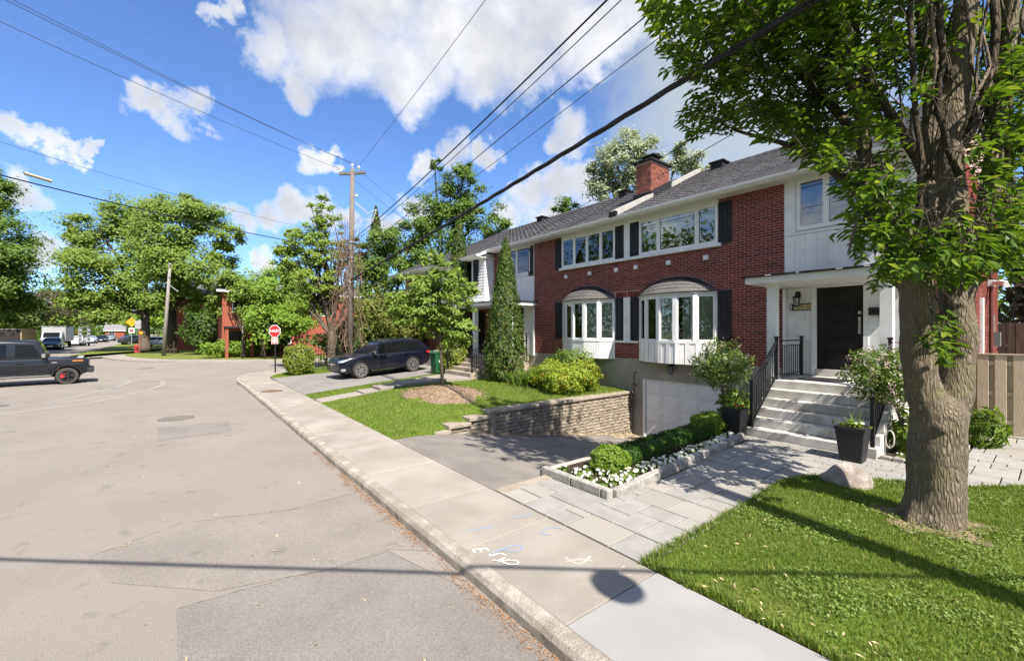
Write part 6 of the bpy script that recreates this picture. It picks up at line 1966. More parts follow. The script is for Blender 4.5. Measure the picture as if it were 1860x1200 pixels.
def lilac(c, r, base, label, lean):
    root = thing('lilac_standard', label, 'shrub', base, 'lilac standards beside the steps')
    n = 5200
    d = unit(NP.normal(size=(n, 3)))
    ph = NP.uniform(0, 6, 4)
    lum = 1 + .15 * np.sin(d[:, 0] * 6 + ph[0]) * np.sin(d[:, 1] * 6 + ph[1]) + .12 * np.sin(d[:, 2] * 9 + ph[2]) + .10 * np.sin(d[:, 1] * 15 + ph[3])
    P = np.array(c) + d * np.array(r) * lum[:, None] * NP.uniform(0, 1, (n, 1)) ** (1 / 3.2)
    link('crown', leaf_mesh('crown', P, d * .5 + NP.normal(size=d.shape) * .6 + [0, 0, .5], .062, L['lilac'], .6, .2, origin(root)), root, origin(root))
    k = 70 if lean else 24
    dd = unit(NP.normal(size=(k, 3)) + [-.35, -.45, .25])
    Pf = []
    for i in range(k):
        ctr = np.array(c) + dd[i] * np.array(r) * R.uniform(.92, 1.08)
        Pf.append(ctr + NP.normal(size=(22, 3)) * [.035, .035, .05])
    Pf = np.concatenate(Pf)
    link('blossom', leaf_mesh('blossom', Pf, NP.normal(size=Pf.shape) + [0, 0, .3], .030, L['flowerp'], .8, .2, origin(root)), root, origin(root))
    m = MB()
    top_ = Vector(c) - Vector((0, 0, r[2] * .6))
    m.tube(smooth_path([tuple(Vector(base) - Vector((0, 0, .05))), tuple(Vector(base).lerp(top_, .5) + Vector((.03, -.02, 0))), tuple(top_)], 4), .027, 8)
    for i in range(12):
        q = Vector(c) + Vector(unit(NP.normal(size=(1, 3)))[0]) * r[0] * .75
        limb(m, top_, q, .013, .005, .05, 5, 5)
    m.build('trunk', M['barkpale'], root, smooth=True)


lilac((10.25, 5.02, 1.66), (.66, .66, .56), (10.3, 5.0, .2), 'round-headed lilac standard at the left of the steps in front of the garage', 0)
lilac((10.45, 1.98, 1.66), (.62, .66, .54), (10.75, 1.76, .2), 'blossoming lilac standard at the right of the steps behind the big trunk', 1)
bush('hosta', 'leafy green perennial under the left lilac beside the garage', (10.6, 4.85, .62), (.55, .35, .5), 420, .16, L['shrub'], cat='plant', group='leafy perennials by the steps', zbase=.2, stems=0)
bush('hosta', 'leafy perennial behind the right lilac stem beside the steps', (10.9, 1.72, .55), (.5, .32, .5), 380, .17, L['shrub'], cat='plant', group='leafy perennials by the steps', zbase=.2, stems=0)
bush('day_lily', 'grassy tuft against the wooden fence right of the big trunk', (12.5, .95, .55), (.34, .28, .40), 320, .30, L['shrub'], cat='plant', zbase=.2, stems=0, aspect=.12)
sb = thing('side_bed', 'small soil bed with stone edging at the right of the steps', 'flower bed', (10.5, 1.6, .2))
m = MB(); m.prism([(9.98, 1.22), (12.95, 1.22), (12.95, 2.02), (9.98, 2.02)], .1, .225); m.build('soil', M['soil'], sb)
x = 9.95
for i in range(5):
    m = MB(); m.box(9.88 + i * .004, 10.0, 1.18 + i * .17, 1.345 + i * .17, .1, .275 + R.uniform(-.01, .01)); m.build('edge_stone', M['granite'], sb, bevel=.015)
for i in range(5):
    m = MB(); m.box(10.01 + i * .55, 10.55 + i * .55, 1.12, 1.22, .1, .27 + R.uniform(-.01, .01)); m.build('edge_stone', M['granite'], sb, bevel=.015)
for i, (x, y, lb) in enumerate(((10.15, 1.78, 'white flower in the small bed right of the right-hand planter'), (10.2, 1.45, 'white flower in the small bed under the right lilac'))):
    petunia(x, y, .225, .11, lb, 7)
hs = MB()
for k in range(3):
    hs.tube([(10.35 + .02 * k, 1.97 + .0 * k + .06 * math.cos(a), .50 + .16 * math.sin(a)) for a in [2 * math.pi * j / 20 for j in range(21)]], .009, 6)
hs.top('garden_hose', M['hose'], label='pale coiled garden hose hanging at the right side of the steps', cat='hose')
# boulder
bm = bmesh.new(); bmesh.ops.create_icosphere(bm, subdivisions=4, radius=1)
for v in bm.verts:
    p = v.co.copy()
    d = mnoise.noise(p * 1.1 + Vector((3, 1, 7))) * .35 + mnoise.noise(p * 2.7) * .13 + mnoise.noise(p * 7) * .04
    for nrm_, off in ((Vector((-.7, -.2, .68)), .72), (Vector((.45, -.65, .6)), .74), (Vector((.1, .7, .7)), .78), (Vector((-.3, -.95, .1)), .8)):
        nrm_ = nrm_.normalized(); e = p.dot(nrm_)
        if e > off: p -= nrm_ * (e - off) * .85
    v.co = Vector((p.x * .24, p.y * .34, p.z * .27)) * (1 + d * .5)
me = bpy.data.meshes.new('boulder'); bm.to_mesh(me); bm.free(); me.materials.append(M['rock'])
me.polygons.foreach_set('use_smooth', [True] * len(me.polygons))
o = link('boulder', me, None, (8.03, 2.02, .22), label='pinkish grey boulder on the lawn edge beside the walk', cat='rock'); o.rotation_euler = (0, 0, .25)
MB().box(11.75, 12.55, 3.05, 3.95, 1.332, 1.345).top('door_mat', M['binb'], label='dark door mat on the porch floor before the black door', cat='mat')

# wooden fence at the right
fe = thing('wooden_fence', 'beige board-on-board wooden fence right of the house', 'fence', (13.95, -.6, .2))
m = MB()
for z in (.5, 1.1, 1.75): m.box(13.97, 14.01, -3.4, 1.45, z, z + .09)
m.build('rail', M['fence'], fe)
y = 1.44; i = 0
while y > -3.3:
    w = .14
    f = i % 2 == 0
    MB().box(13.945 if f else 14.012, 13.968 if f else 14.035, y - w - (.03 if f else 0), y, .28, 1.97).build('fence_board', M['fence'], fe, bevel=.004)
    y -= w * .93; i += 1
m = MB(); m.box(13.93, 14.05, -3.4, 1.46, 1.972, 2.0); m.build('top_rail', M['fence'], fe)
for yy in (1.40, -1.0): MB().box(13.93, 13.944, yy - .05, yy + .05, .1, 1.97).build('fence_post', M['fence'], fe)
MB().box(13.80, 13.93, -3.4, 1.3, .12, .275).build('base_kerb', M['granite'], fe)
fo = thing('old_fence', 'dark weathered fence behind the beige one at the right edge', 'fence', (22, -.5, .2))
for i in range(14): MB().box(22, 22.03, 1.2 - i * .2, 1.38 - i * .2, .2, 2.75).build('fence_board', M['oldfence'], fo)
MB().box(22.031, 22.07, -1.6, 1.4, 1.8, 1.9).build('rail', M['oldfence'], fo)

# fixtures on the house
def lantern(c, label, s=1.0):
    x, y, z = c
    r = thing('wall_lantern', label, 'lantern', c, 'black wall lanterns')
    MB().box(x - .03 * s, x, y - .06 * s, y + .06 * s, z + .02 * s, z + .17 * s).build('backplate', M['black'], r, bevel=.006)
    m = MB(); m.tube([(x - .02, y, z + .12 * s), (x - .12 * s, y, z + .16 * s), (x - .13 * s, y, z + .06 * s)], .013 * s, 6); m.build('arm', M['black'], r)
    m = MB(); m.lathe([(.11 * s, 0), (.085 * s, .03 * s), (.03 * s, .06 * s), (.01 * s, .1 * s)], (x - .13 * s, y, z + .0), 6); m.build('cap', M['black'], r)
    m = MB()
    for k in range(6):
        a = math.pi / 3 * k
        m.bar((x - .13 * s + .08 * s * math.cos(a), y + .08 * s * math.sin(a), z), (x - .13 * s + .05 * s * math.cos(a), y + .05 * s * math.sin(a), z - .2 * s), .010)
    m.lathe([(.01, -.235 * s), (.055 * s, -.215 * s), (.055 * s, -.2 * s)], (x - .13 * s, y, z), 6)
    m.build('cage', M['black'], r)
    m = MB(); m.lathe([(.045 * s, -.195 * s), (.072 * s, -.004)], (x - .13 * s, y, z), 6); m.build('glass', M['lamp'], r)


lantern((13.085, 4.36, 3.36), 'black wall lantern above the house number left of the door', 1.0)
r_ = ray(1222, 665); lantern((13.1, 13.1 * r_.y / r_.x, 1.30), 'black wall lantern above the garage door', 1.05)


def text_mesh(txt, size, name, mat, parent, loc, right, upv, extrude=.002, cen=True):
    cu = bpy.data.curves.new('t', 'FONT'); cu.body = txt; cu.size = size; cu.extrude = extrude
    cu.align_x = 'CENTER'; cu.align_y = 'CENTER'
    ob = bpy.data.objects.new('t', cu); COL.objects.link(ob)
    me = bpy.data.meshes.new_from_object(ob.evaluated_get(bpy.context.evaluated_depsgraph_get()))
    bpy.data.objects.remove(ob); me.name = name
    r, u = Vector(right).normalized(), Vector(upv).normalized(); n = r.cross(u)
    mt = Matrix((r, u, n)).transposed()
    for v in me.vertices: v.co = mt @ v.co
    me.materials.clear(); me.materials.append(mat)
    return link(name, me, parent, loc)


npq = thing('house_number', 'iron frame with four pale number tiles under the wall lantern', 'house number', (13.08, 4.28, 3.12))
m = MB(); m.box(13.06, 13.087, 4.06, 4.50, 3.03, 3.21); m.build('frame', M['black'], npq, bevel=.004)
m = MB()
for yy in (4.06, 4.50): m.tube([(13.07, yy, 3.02), (13.07, yy + (.04 if yy > 4.2 else -.04), 3.04), (13.07, yy + (.05 if yy > 4.2 else -.05), 3.12), (13.07, yy + (.04 if yy > 4.2 else -.04), 3.2), (13.07, yy, 3.22)], .008, 5)
m.build('scroll', M['black'], npq)
for i, chx in enumerate('1715'):
    yy = 4.45 - i * .105
    q = MB(); q.box(13.052, 13.061, yy - .088, yy, 3.055, 3.185); tl = q.build('number_tile', M['brassy'], npq)
    text_mesh(chx, .12, 'digit', M['black'], tl, (13.049, yy - .044, 3.12), (0, -1, 0), (0, 0, 1))
mbx = thing('mailbox', 'flat black mailbox on the white wall right of the door', 'mailbox', (13.05, 2.66, 2.93))
m = MB(); m.ext([(13.085, 2.46, 2.86), (12.99, 2.46, 2.86), (12.98, 2.46, 2.98), (13.085, 2.46, 3.04)], (0, .40, 0)); m.build('box_body', M['black'], mbx, bevel=.006)
m = MB(); m.ext([(12.96, 2.45, 2.98), (12.965, 2.45, 2.99), (13.087, 2.45, 3.055), (13.087, 2.45, 3.045)], (0, .42, 0)); m.build('lid', M['black'], mbx)
sc_ = thing('security_camera', 'white floodlight camera bracket on the brick flank of the house', 'camera', (20.6, 1.3, 4.0))
m = MB(); m.box(20.3, 20.7, 1.35, 1.49, 3.9, 4.1); m.build('mount', M['whitemetal'], sc_); m = MB(); m.tube([(20.4, 1.4, 4.0), (20.2, 1.2, 3.98), (19.9, 1.05, 3.9)], [.07, .09, .10], 8); m.build('lamp_head', M['whitemetal'], sc_)
m = MB(); m.tube([(12.9, 9.45, -.15), (12.9, 9.45, .95), (12.9, 9.40, 1.02), (12.98, 9.36, 1.02)], .025, 8); m.box(12.82, 12.98, 9.38, 9.52, .52, .60); m.tube([(12.9, 9.45, .35), (12.75, 9.40, .38), (12.72, 9.36, .30)], .022, 8)
m.top('standpipe', M['rust'], label='rusty standpipe at the end of the stone wall beside the garage', cat='pipe')

# shrubs of the left house
for i, (x, y, z, rx, rz_, lb) in enumerate(((10.6, 10.65, .78, .78, .50, 'bright yellow-green spirea nearest the stone wall'), (10.9, 11.6, .85, .8, .55, 'bright yellow-green spirea next to the day lilies'), (11.5, 10.6, .9, .6, .55, 'golden spirea behind the others by the foundation'))):
    bush('spirea_shrub', lb, (x, y, z), (rx, rx * 1.05, rz_), 3600, .085, L['spirea'], group='golden spireas below the far bay window', zbase=.35, lumps=.16, shell=3.5)
bush('green_shrub', 'mid-green shrub between the spireas and the far bay window', (12.0, 11.6, 1.1), (.6, 1.2, .7), 3200, .10, L['shrub'], zbase=.4)
dl = thing('day_lily', 'tuft of arching day lily leaves beside the cone-shaped cedar', 'plant', (10.9, 12.6, .4))
m = MB()
for k in range(520):
    a = R.uniform(0, 6.283); l = R.uniform(.5, 1.0)
    q = Vector((10.9 + R.gauss(0, .35), 12.6 + R.gauss(0, .4), zlawn(10.9, 12.6)))
    d = Vector((math.cos(a), math.sin(a), 0)); s_ = Vector((-d.y, d.x, 0)) * .014
    p1 = q + d * l * .25 + Vector((0, 0, l * .62)); p2 = q + d * l * .62 + Vector((0, 0, l * .5))
    m.add([q - s_, q + s_, p1 + s_, p1 - s_, p2], [(0, 1, 2, 3), (3, 2, 4)])
m.build('leaves', L['shrub'], dl)
bush('euonymus', 'rounded green shrub between the bins and the far steps', (10.6, 18.15, 1.15), (.72, .72, .85), 3200, .12, L['euon'], zbase=.45, box=.4)
bush('corner_hedge', 'squarish clipped bush beside the stop sign at the corner', (5.1, 24.8, 1.0), (.80, .80, .86), 5200, .105, L['euon'], cat='bush', zbase=.15, box=.55, lumps=.07)

# iron fence along the side yard
jf = thing('iron_fence', 'black iron picket fence behind the corner bush and the parked car', 'fence', (9, 25.9, .3))
a, b = Vector((5.6, 25.3, .22)), Vector((15.5, 26.6, .5))
m = MB()
for h in (.15, .95, 1.15): m.bar(a + Vector((0, 0, h)), b + Vector((0, 0, h)), .03)
m.build('rail', M['black'], jf)
for i in range(66):
    q = a.lerp(b, i / 65); m = MB(); h = 1.3
    m.bar(q, q + Vector((0, 0, h)), .018); m.build('picket', M['black'], jf)
for i in range(5):
    q = a.lerp(b, i / 4); m = MB(); m.bar(q, q + Vector((0, 0, 1.42)), .06); m.build('post', M['black'], jf)
# bins
def bin_(x, y, z, body, lid, label, rot=0.2, logo=False):
    r = thing('wheelie_bin', label, 'bin', (x, y, z), 'wheeled bins by the driveway')
    m = MB(); m.cbox((x, y, z + .5), (.24, .24, .46), taper=1.2); m.build('bin_body', body, r, bevel=.01)
    m = MB(); m.ext([(x - .34, y - .31, z + .965), (x + .32, y - .31, z + .965), (x + .32, y - .31, z + 1.02), (x - .25, y - .31, z + 1.05), (x - .34, y - .31, z + 1.0)], (0, .62, 0)); m.build('lid', lid, r, bevel=.01)
    for s in (-1, 1):
        m = MB(); m.lathe([(.1, -.03), (.1, .03)], (x + .22, y + s * .24, z + .1), 14, axis='y'); m.build('wheel', M['rubber'], r)
    m = MB(); m.bar((x + .34, y - .2, z + .93), (x + .34, y + .2, z + .93), .03); m.build('handle', body, r)
    if logo:
        m = MB(); n_ = 20; yy = y - .278
        for k in range(3):
            for j in range(5):
                a0, a1 = 2.094 * k + j * .34, 2.094 * k + (j + 1) * .34
                m.face([(x + .10 * math.cos(a0), yy, z + .58 + .10 * math.sin(a0)), (x + .10 * math.cos(a1), yy, z + .58 + .10 * math.sin(a1)), (x + .065 * math.cos(a1), yy, z + .58 + .065 * math.sin(a1)), (x + .065 * math.cos(a0), yy, z + .58 + .065 * math.sin(a0))])
        m.build('recycling_mark', M['signwhite'], r)
    return r


bin_(9.95, 18.55, .44, M['binw'], M['binw'], 'green recycling bin behind the young tree trunk', logo=True)
bin_(10.6, 19.35, .46, M['binb'], M['bingrey'], 'black rubbish bin with grey lid behind the parked car')

# ------------------------------------------------------------------ vehicles
def lerp_tab(x, tab):
    return interp(x, tab)


def loft(rings, mats, mi=0):
    m = MB(); n = len(rings[0]); vs = [p for r in rings for p in r]; fs = []
    for i in range(len(rings) - 1):
        for j in range(n):
            fs.append((i * n + j, i * n + (j + 1) % n, (i + 1) * n + (j + 1) % n, (i + 1) * n + j))
    fs += [tuple(range(n - 1, -1, -1)), tuple((len(rings) - 1) * n + j for j in range(n))]
    m.add(vs, fs, mi)
    return m


def wheel(parent, x, y, r, w, spokes, rimmat, tyre_side, caliper=False):
    """wheel with its face towards sign(y)"""
    s = 1 if y > 0 else -1
    wh = thing('wheel', None, None, origin(parent) + Vector((x, y, r)), parent=parent)
    c = Vector((x, y, r)) + origin(parent)
    m = MB(); prof = [(r * .66, -w / 2), (r * .93, -w / 2), (r, -w * .36), (r, w * .36), (r * .93, w / 2), (r * .66, w / 2)]
    m.lathe([(a, b * s) for a, b in prof], c, 32, axis='y', cap=False); m.build('tyre', tyre_side, wh, smooth=False)
    m = MB(); f = s * w * .5
    m.lathe([(r * .64, f * .45), (r * .1, f * .40)], c, 32, axis='y'); m.build('rim_dish', M['plastic'], wh)
    m = MB(); m.lathe([(r * .70, f * .95), (r * .70, f * 1.03), (r * .61, f * 1.03), (r * .60, f * .5)], c, 32, axis='y', cap=False)
    m.build('rim', rimmat, wh)
    m = MB()
    m.lathe([(.02, f * 1.0), (r * .16, f * 1.0), (r * .18, f * .6)], c, 16, axis='y')
    for k in range(spokes):
        a = 2 * math.pi * k / spokes
        for da in (-.16, .16):
            p = c + Vector((math.cos(a + da * .3) * r * .12, f * .96, math.sin(a + da * .3) * r * .12)); q = c + Vector((math.cos(a + da) * r * .62, f * .96, math.sin(a + da) * r * .62))
            m.bar(p, q, r * .12, .03)
    m.build('spokes', rimmat, wh)
    if caliper:
        m = MB(); q = c + Vector((-r * .36, f * .72, r * .02)); m.box(q.x - .08, q.x + .06, q.y - .02 * s, q.y + .03 * s, q.z - .13, q.z + .13); m.build('brake_caliper', M['signred'], wh)
    return wh


def car(name, label, cat, loc, heading, P, paintmat, group=None, pitch=0.0, detail=True):
    """car in its own frame: x forward, y left, built at the origin and then placed"""
    root = thing(name, label, cat, (0, 0, 0), group)
    Wd = P['W'] / 2
    low, hood, roofl, hw, rw_ = P['low'], P['hood'], P['roof'], P['hw'], P['rw']   # tables along x
    xs = P['xs']
    rings = []
    for x in xs:
        zb, zs, w = lerp_tab(x, low), lerp_tab(x, hood), Wd * lerp_tab(x, hw)
        zm = zb + (zs - zb) * .55
        k = P.get('shoulder', .05)
        half = [(w * .80, zb), (w * .97, zb + .08), (w, zm), (w * .985, zs - k * 1.6), (w * .94, zs - k * .3), (w * .78, zs + .012)]
        r = [(x, a, b) for a, b in half] + [(x, -a, b) for a, b in reversed(half)]
        rings.append(r)
    mb = loft(rings, None)
    body = mb.build('body', paintmat, root, smooth=False)
    # wheel arches
    bpy.context.view_layer.update()
    cut = MB()
    for ax in P['axles']: cut.lathe([(P['wr'] * P.get('arch', 1.13), -2), (P['wr'] * P.get('arch', 1.13), 2)], (ax, 0, P['wr'] * 1.02), 28, axis='y')
    co_ = cut.build('cut', paintmat, None)
    bo = body.modifiers.new('b', 'BOOLEAN'); bo.object = co_; bo.operation = 'DIFFERENCE'; bo.solver = 'EXACT'
    bv = body.modifiers.new('bv', 'BEVEL'); bv.width = P.get('bev', .02); bv.segments = 2; bv.limit_method = 'ANGLE'; bv.angle_limit = math.radians(28)
    dg = bpy.context.evaluated_depsgraph_get()
    nm = bpy.data.meshes.new_from_object(body.evaluated_get(dg)); body.modifiers.clear(); body.data = nm; nm.name = 'body'
    if detail: nm.polygons.foreach_set('use_smooth', [True] * len(nm.polygons)); nm.set_sharp_from_angle(angle=math.radians(32))
    bpy.data.objects.remove(co_)
    m = MB()
    for ax in P['axles']: m.lathe([(P['wr'] * 1.12, -Wd * .78), (P['wr'] * 1.12, Wd * .78)], (ax, 0, P['wr'] * 1.02), 24, axis='y')
    zb = lerp_tab(0, low); m.box(P['axles'][1] - .3, P['axles'][0] + .3, -Wd * .7, Wd * .7, zb - .06, zb + .1)
    m.build('underbody', M['rubber'], root)
    # cabin
    rings = []
    for x, belt, zr in P['cab']:
        wb = Wd * .93; wr = Wd * lerp_tab(x, rw_)
        t = max(0.02, zr - belt)
        wt = wb + (wr - wb) * min(1, t / P['cabh'])
        half = [(wb, belt - .03), (wt + (wb - wt) * .12, zr - t * .12), (wt * .93, zr - .01), (wt * .6, zr + .012)]
        rings.append([(x, a, b) for a, b in half] + [(x, -a, b) for a, b in reversed(half)])
    cb = loft(rings, None).build('cabin', paintmat, root, smooth=False)
    if detail:
        bv = cb.modifiers.new('bv', 'BEVEL'); bv.width = .03; bv.segments = 2; bv.limit_method = 'ANGLE'; bv.angle_limit = math.radians(25)
        nm = bpy.data.meshes.new_from_object(cb.evaluated_get(bpy.context.evaluated_depsgraph_get())); cb.modifiers.clear(); cb.data = nm; nm.name = 'cabin'
        nm.polygons.foreach_set('use_smooth', [True] * len(nm.polygons)); nm.set_sharp_from_angle(angle=math.radians(32))

    def side_y(x, z):
        belt = interp(x, [(q[0], q[1]) for q in sorted(P['cab'])]); zr = interp(x, [(q[0], q[2]) for q in sorted(P['cab'])])
        wb = Wd * .93; wr = Wd * lerp_tab(x, rw_); t = max(.02, zr - belt); wt = wb + (wr - wb) * min(1, t / P['cabh'])
        f = (z - belt + .03) / max(.05, (zr - t * .12) - belt + .03)
        return wb + (wt + (wb - wt) * .12 - wb) * min(1, max(0, f))
    for poly in P['win']:
        for s in (1, -1):
            m = MB()
            a = [Vector((x, s * (side_y(x, z) + .012), z)) for x, z in poly]
            m.ext(a, (0, -s * .03, 0)); m.build('side_window', M['carglass'], root)
    for poly, nm in (('ws', 'windshield'), ('rwn', 'rear_window')):
        if poly in P:
            (x0, z0, w0), (x1, z1, w1) = P[poly]
            nrm = Vector((z1 - z0, 0, x0 - x1)).normalized() * (1 if poly == 'ws' else -1)
            if poly == 'rwn' and nrm.x > 0: nrm = -nrm
            o_ = nrm * .014
            m = MB(); m.ext([Vector((x0, -w0, z0)) + o_, Vector((x0, w0, z0)) + o_, Vector((x1, w1, z1)) + o_, Vector((x1, -w1, z1)) + o_], -nrm * .03); m.build(nm, M['carglass'], root)
    ax = P['axles']
    for x in ax:
        for s in (1, -1): wheel(root, x, s * (Wd - .125), P['wr'], .24, P.get('spokes', 7), P['rim'], P.get('tyre', M['rubber']), P.get('caliper', False) and x == ax[0])
    P['extra'](root, Wd, side_y)
    root.location = Vector(loc)
    root.rotation_euler = (0, pitch, heading)
    return root


def bodyside(P, x, z):
    Wd = P['W'] / 2; zb, zs, w = lerp_tab(x, P['low']), lerp_tab(x, P['hood']), Wd * lerp_tab(x, P['hw'])
    k = P.get('shoulder', .05); zm = zb + (zs - zb) * .55
    return interp(z, [(zb, w * .8), (zb + .08, w * .97), (zm, w), (zs - k * 1.6, w * .985), (zs - k * .3, w * .94)])


def seam(P, root, pts, name='door_seam', w=.012):
    for s in (1, -1):
        m = MB()
        for (x0, z0), (x1, z1) in zip(pts, pts[1:]):
            m.bar((x0, s * (bodyside(P, x0, z0) - .002), z0), (x1, s * (bodyside(P, x1, z1) - .002), z1), w, w)
        m.build(name, M['rubber'], root)


# dark blue family SUV in the neighbour's drive
SUV = dict(W=1.95, xs=[-2.40, -2.36, -2.1, -1.7, -1.28, -.8, -.3, .3, .8, 1.1, 1.47, 1.85, 2.15, 2.32, 2.40],
           low=[(-2.4, .46), (-2.2, .30), (-1.7, .26), (1.8, .26), (2.15, .24), (2.4, .38)],
           hood=[(-2.4, .98), (-2.3, 1.06), (-1.0, 1.07), (.9, 1.08), (1.5, 1.06), (2.0, 1.0), (2.28, .92), (2.4, .74)],
           hw=[(-2.4, .80), (-2.25, .92), (-1.7, .99), (-1.2, 1.0), (1.4, 1.0), (1.9, .96), (2.2, .86), (2.4, .70)],
           rw=[(-2.4, .70), (-1.5, .74), (.4, .74), (1.0, .76)], roof=[], cabh=.62,
           cab=[(1.12, 1.05, 1.06), (.55, 1.06, 1.40), (.12, 1.06, 1.62), (-.4, 1.06, 1.70), (-1.2, 1.07, 1.68), (-1.85, 1.07, 1.60), (-2.08, 1.07, 1.42), (-2.30, 1.05, 1.08)],
           win=[[(.86, 1.10), (.30, 1.50), (.06, 1.56), (-.16, 1.57), (-.18, 1.10)], [(-.25, 1.10), (-.23, 1.575), (-.95, 1.565), (-1.08, 1.10)], [(-1.15, 1.12), (-1.02, 1.56), (-1.62, 1.50), (-1.98, 1.20), (-1.9, 1.15)]],
           ws=((1.06, 1.09, .80), (.16, 1.60, .66)), rwn=((-2.27, 1.12, .74), (-2.0, 1.50, .62)), axles=(1.47, -1.28), wr=.365, rim=M['alloy'], spokes=7, tyre=M['tyreside'], arch=1.16)


def suv_extra(root, Wd, side_y):
    P = SUV
    seam(P, root, [(.92, 1.04), (.98, .6), (.9, .36)]); seam(P, root, [(-.2, 1.05), (-.2, .36)]); seam(P, root, [(-1.05, 1.05), (-1.0, .8), (-.86, .5), (-.82, .36)])
    for s in (1, -1):
        for x in (.05, -.92):
            m = MB(); y = s * bodyside(P, x, .93); m.bar((x - .11, y + s * .03, .935), (x + .11, y + s * .03, .93), .03, .035); m.build('door_handle', M['chrome'], root)
        m = MB(); m.cbox((.78, s * (Wd * .93 + .12), 1.14), (.07, .11, .075)); m.build('mirror', M['chrome'] if s > 0 else M['chrome'], root, bevel=.02)
        m = MB(); y = s * bodyside(P, 0, .32); m.bar((.98, s * Wd * .99, .31), (-.82, s * Wd * .99, .31), .05, .03); m.build('sill_trim', M['chrome'], root)
        m = MB(); m.ext([(2.375, s * .55, .74), (2.30, s * .86, .78), (2.06, s * .94, .86), (2.05, s * .94, .91), (2.22, s * .84, .90), (2.365, s * .57, .83)], (.012, s * .012, .012)); m.build('headlight', M['lamp'], root)
        m = MB(); m.cbox((2.25, s * .80, .44), (.09, .10, .055)); m.build('fog_lamp', M['galv'], root, bevel=.02)
        m = MB(); m.ext([(-2.40, s * .62, .86), (-2.37, s * .86, .86), (-2.10, s * .965, .92), (-2.10, s * .95, 1.02), (-2.36, s * .84, 1.04), (-2.40, s * .62, 1.02)], (-.012, s * .014, 0)); m.build('tail_light', M['tail'], root)
        m = MB(); m.bar((.0, s * .58, 1.735), (-1.7, s * .58, 1.69), .03); m.build('roof_rail', M['chrome'], root)
        for ax in P['axles']:
            m = MB(); rr = P['wr'] * 1.17
            m.tube([(ax + rr * math.cos(a), s * (Wd * .985), P['wr'] + rr * math.sin(a)) for a in [math.pi * (.03 + .94 * j / 16) for j in range(17)]], .02, 5); m.build('wheel_arch', M['plastic'], root)
    m = MB(); m.box(2.385, 2.42, -.45, .45, .62, .82); m.build('grille', M['alloydark'], root)
    m = MB(); m.bar((2.425, -.42, .70), (2.425, .42, .70), .035); m.cbox((2.43, 0, .69), (.012, .08, .06)); m.build('grille_bar', M['chrome'], root)
    m = MB(); m.box(2.33, 2.39, -.55, .55, .34, .50); m.build('lower_grille', M['plastic'], root)


SUV['extra'] = suv_extra
f_, r_ = Vector((6.75, 20.1, zlawn(6.75, 20) + .014)), Vector((9.5, 20.4, zlawn(9.5, 20) + .014))
hd_ = (f_ - r_).normalized()
lft = Vector((-hd_.y, hd_.x, 0))
mid = (f_ + r_) / 2 - lft * (0.85) - hd_ * .095
car('parked_car', 'dark blue family suv with chrome trim parked nose-out on the far driveway', 'car', mid, math.atan2(hd_.y, hd_.x), SUV, paint('blue_paint', (.0045, .0055, .012)), pitch=-math.asin(hd_.z))

# boxy black off-roader turning at the crossing
GW = dict(W=1.93, xs=[-2.25, -2.22, -2.0, -1.45, -.8, 0, .6, .85, 1.45, 1.9, 2.1, 2.16], bev=.035, shoulder=.03,
          low=[(-2.25, .5), (-1.9, .42), (1.9, .42), (2.16, .52)], hood=[(-2.25, 1.22), (.8, 1.22), (.9, 1.24), (2.05, 1.18), (2.16, 1.08)],
          hw=[(-2.25, .93), (.8, .93), (2.0, .90), (2.16, .86)], rw=[(-2.3, .80), (1, .80)], roof=[], cabh=.78,
          cab=[(.84, 1.21, 1.22), (.54, 1.21, 1.95), (.44, 1.21, 2.02), (-.5, 1.21, 2.065), (-1.6, 1.21, 2.06), (-2.1, 1.21, 2.02), (-2.2, 1.21, 1.94), (-2.24, 1.21, 1.25)],
          win=[[(.62, 1.30), (.38, 1.84), (-.16, 1.87), (-.16, 1.30)], [(-.42, 1.30), (-.42, 1.87), (-1.16, 1.87), (-1.16, 1.30)], [(-1.36, 1.30), (-1.36, 1.86), (-2.04, 1.84), (-2.04, 1.30)]],
          ws=((.80, 1.27, .78), (.57, 1.89, .70)), rwn=((-2.235, 1.30, .70), (-2.19, 1.78, .62)), axles=(1.45, -1.44), wr=.385, rim=M['alloydark'], spokes=5, tyre=M['tyreside'], caliper=True, arch=1.15)


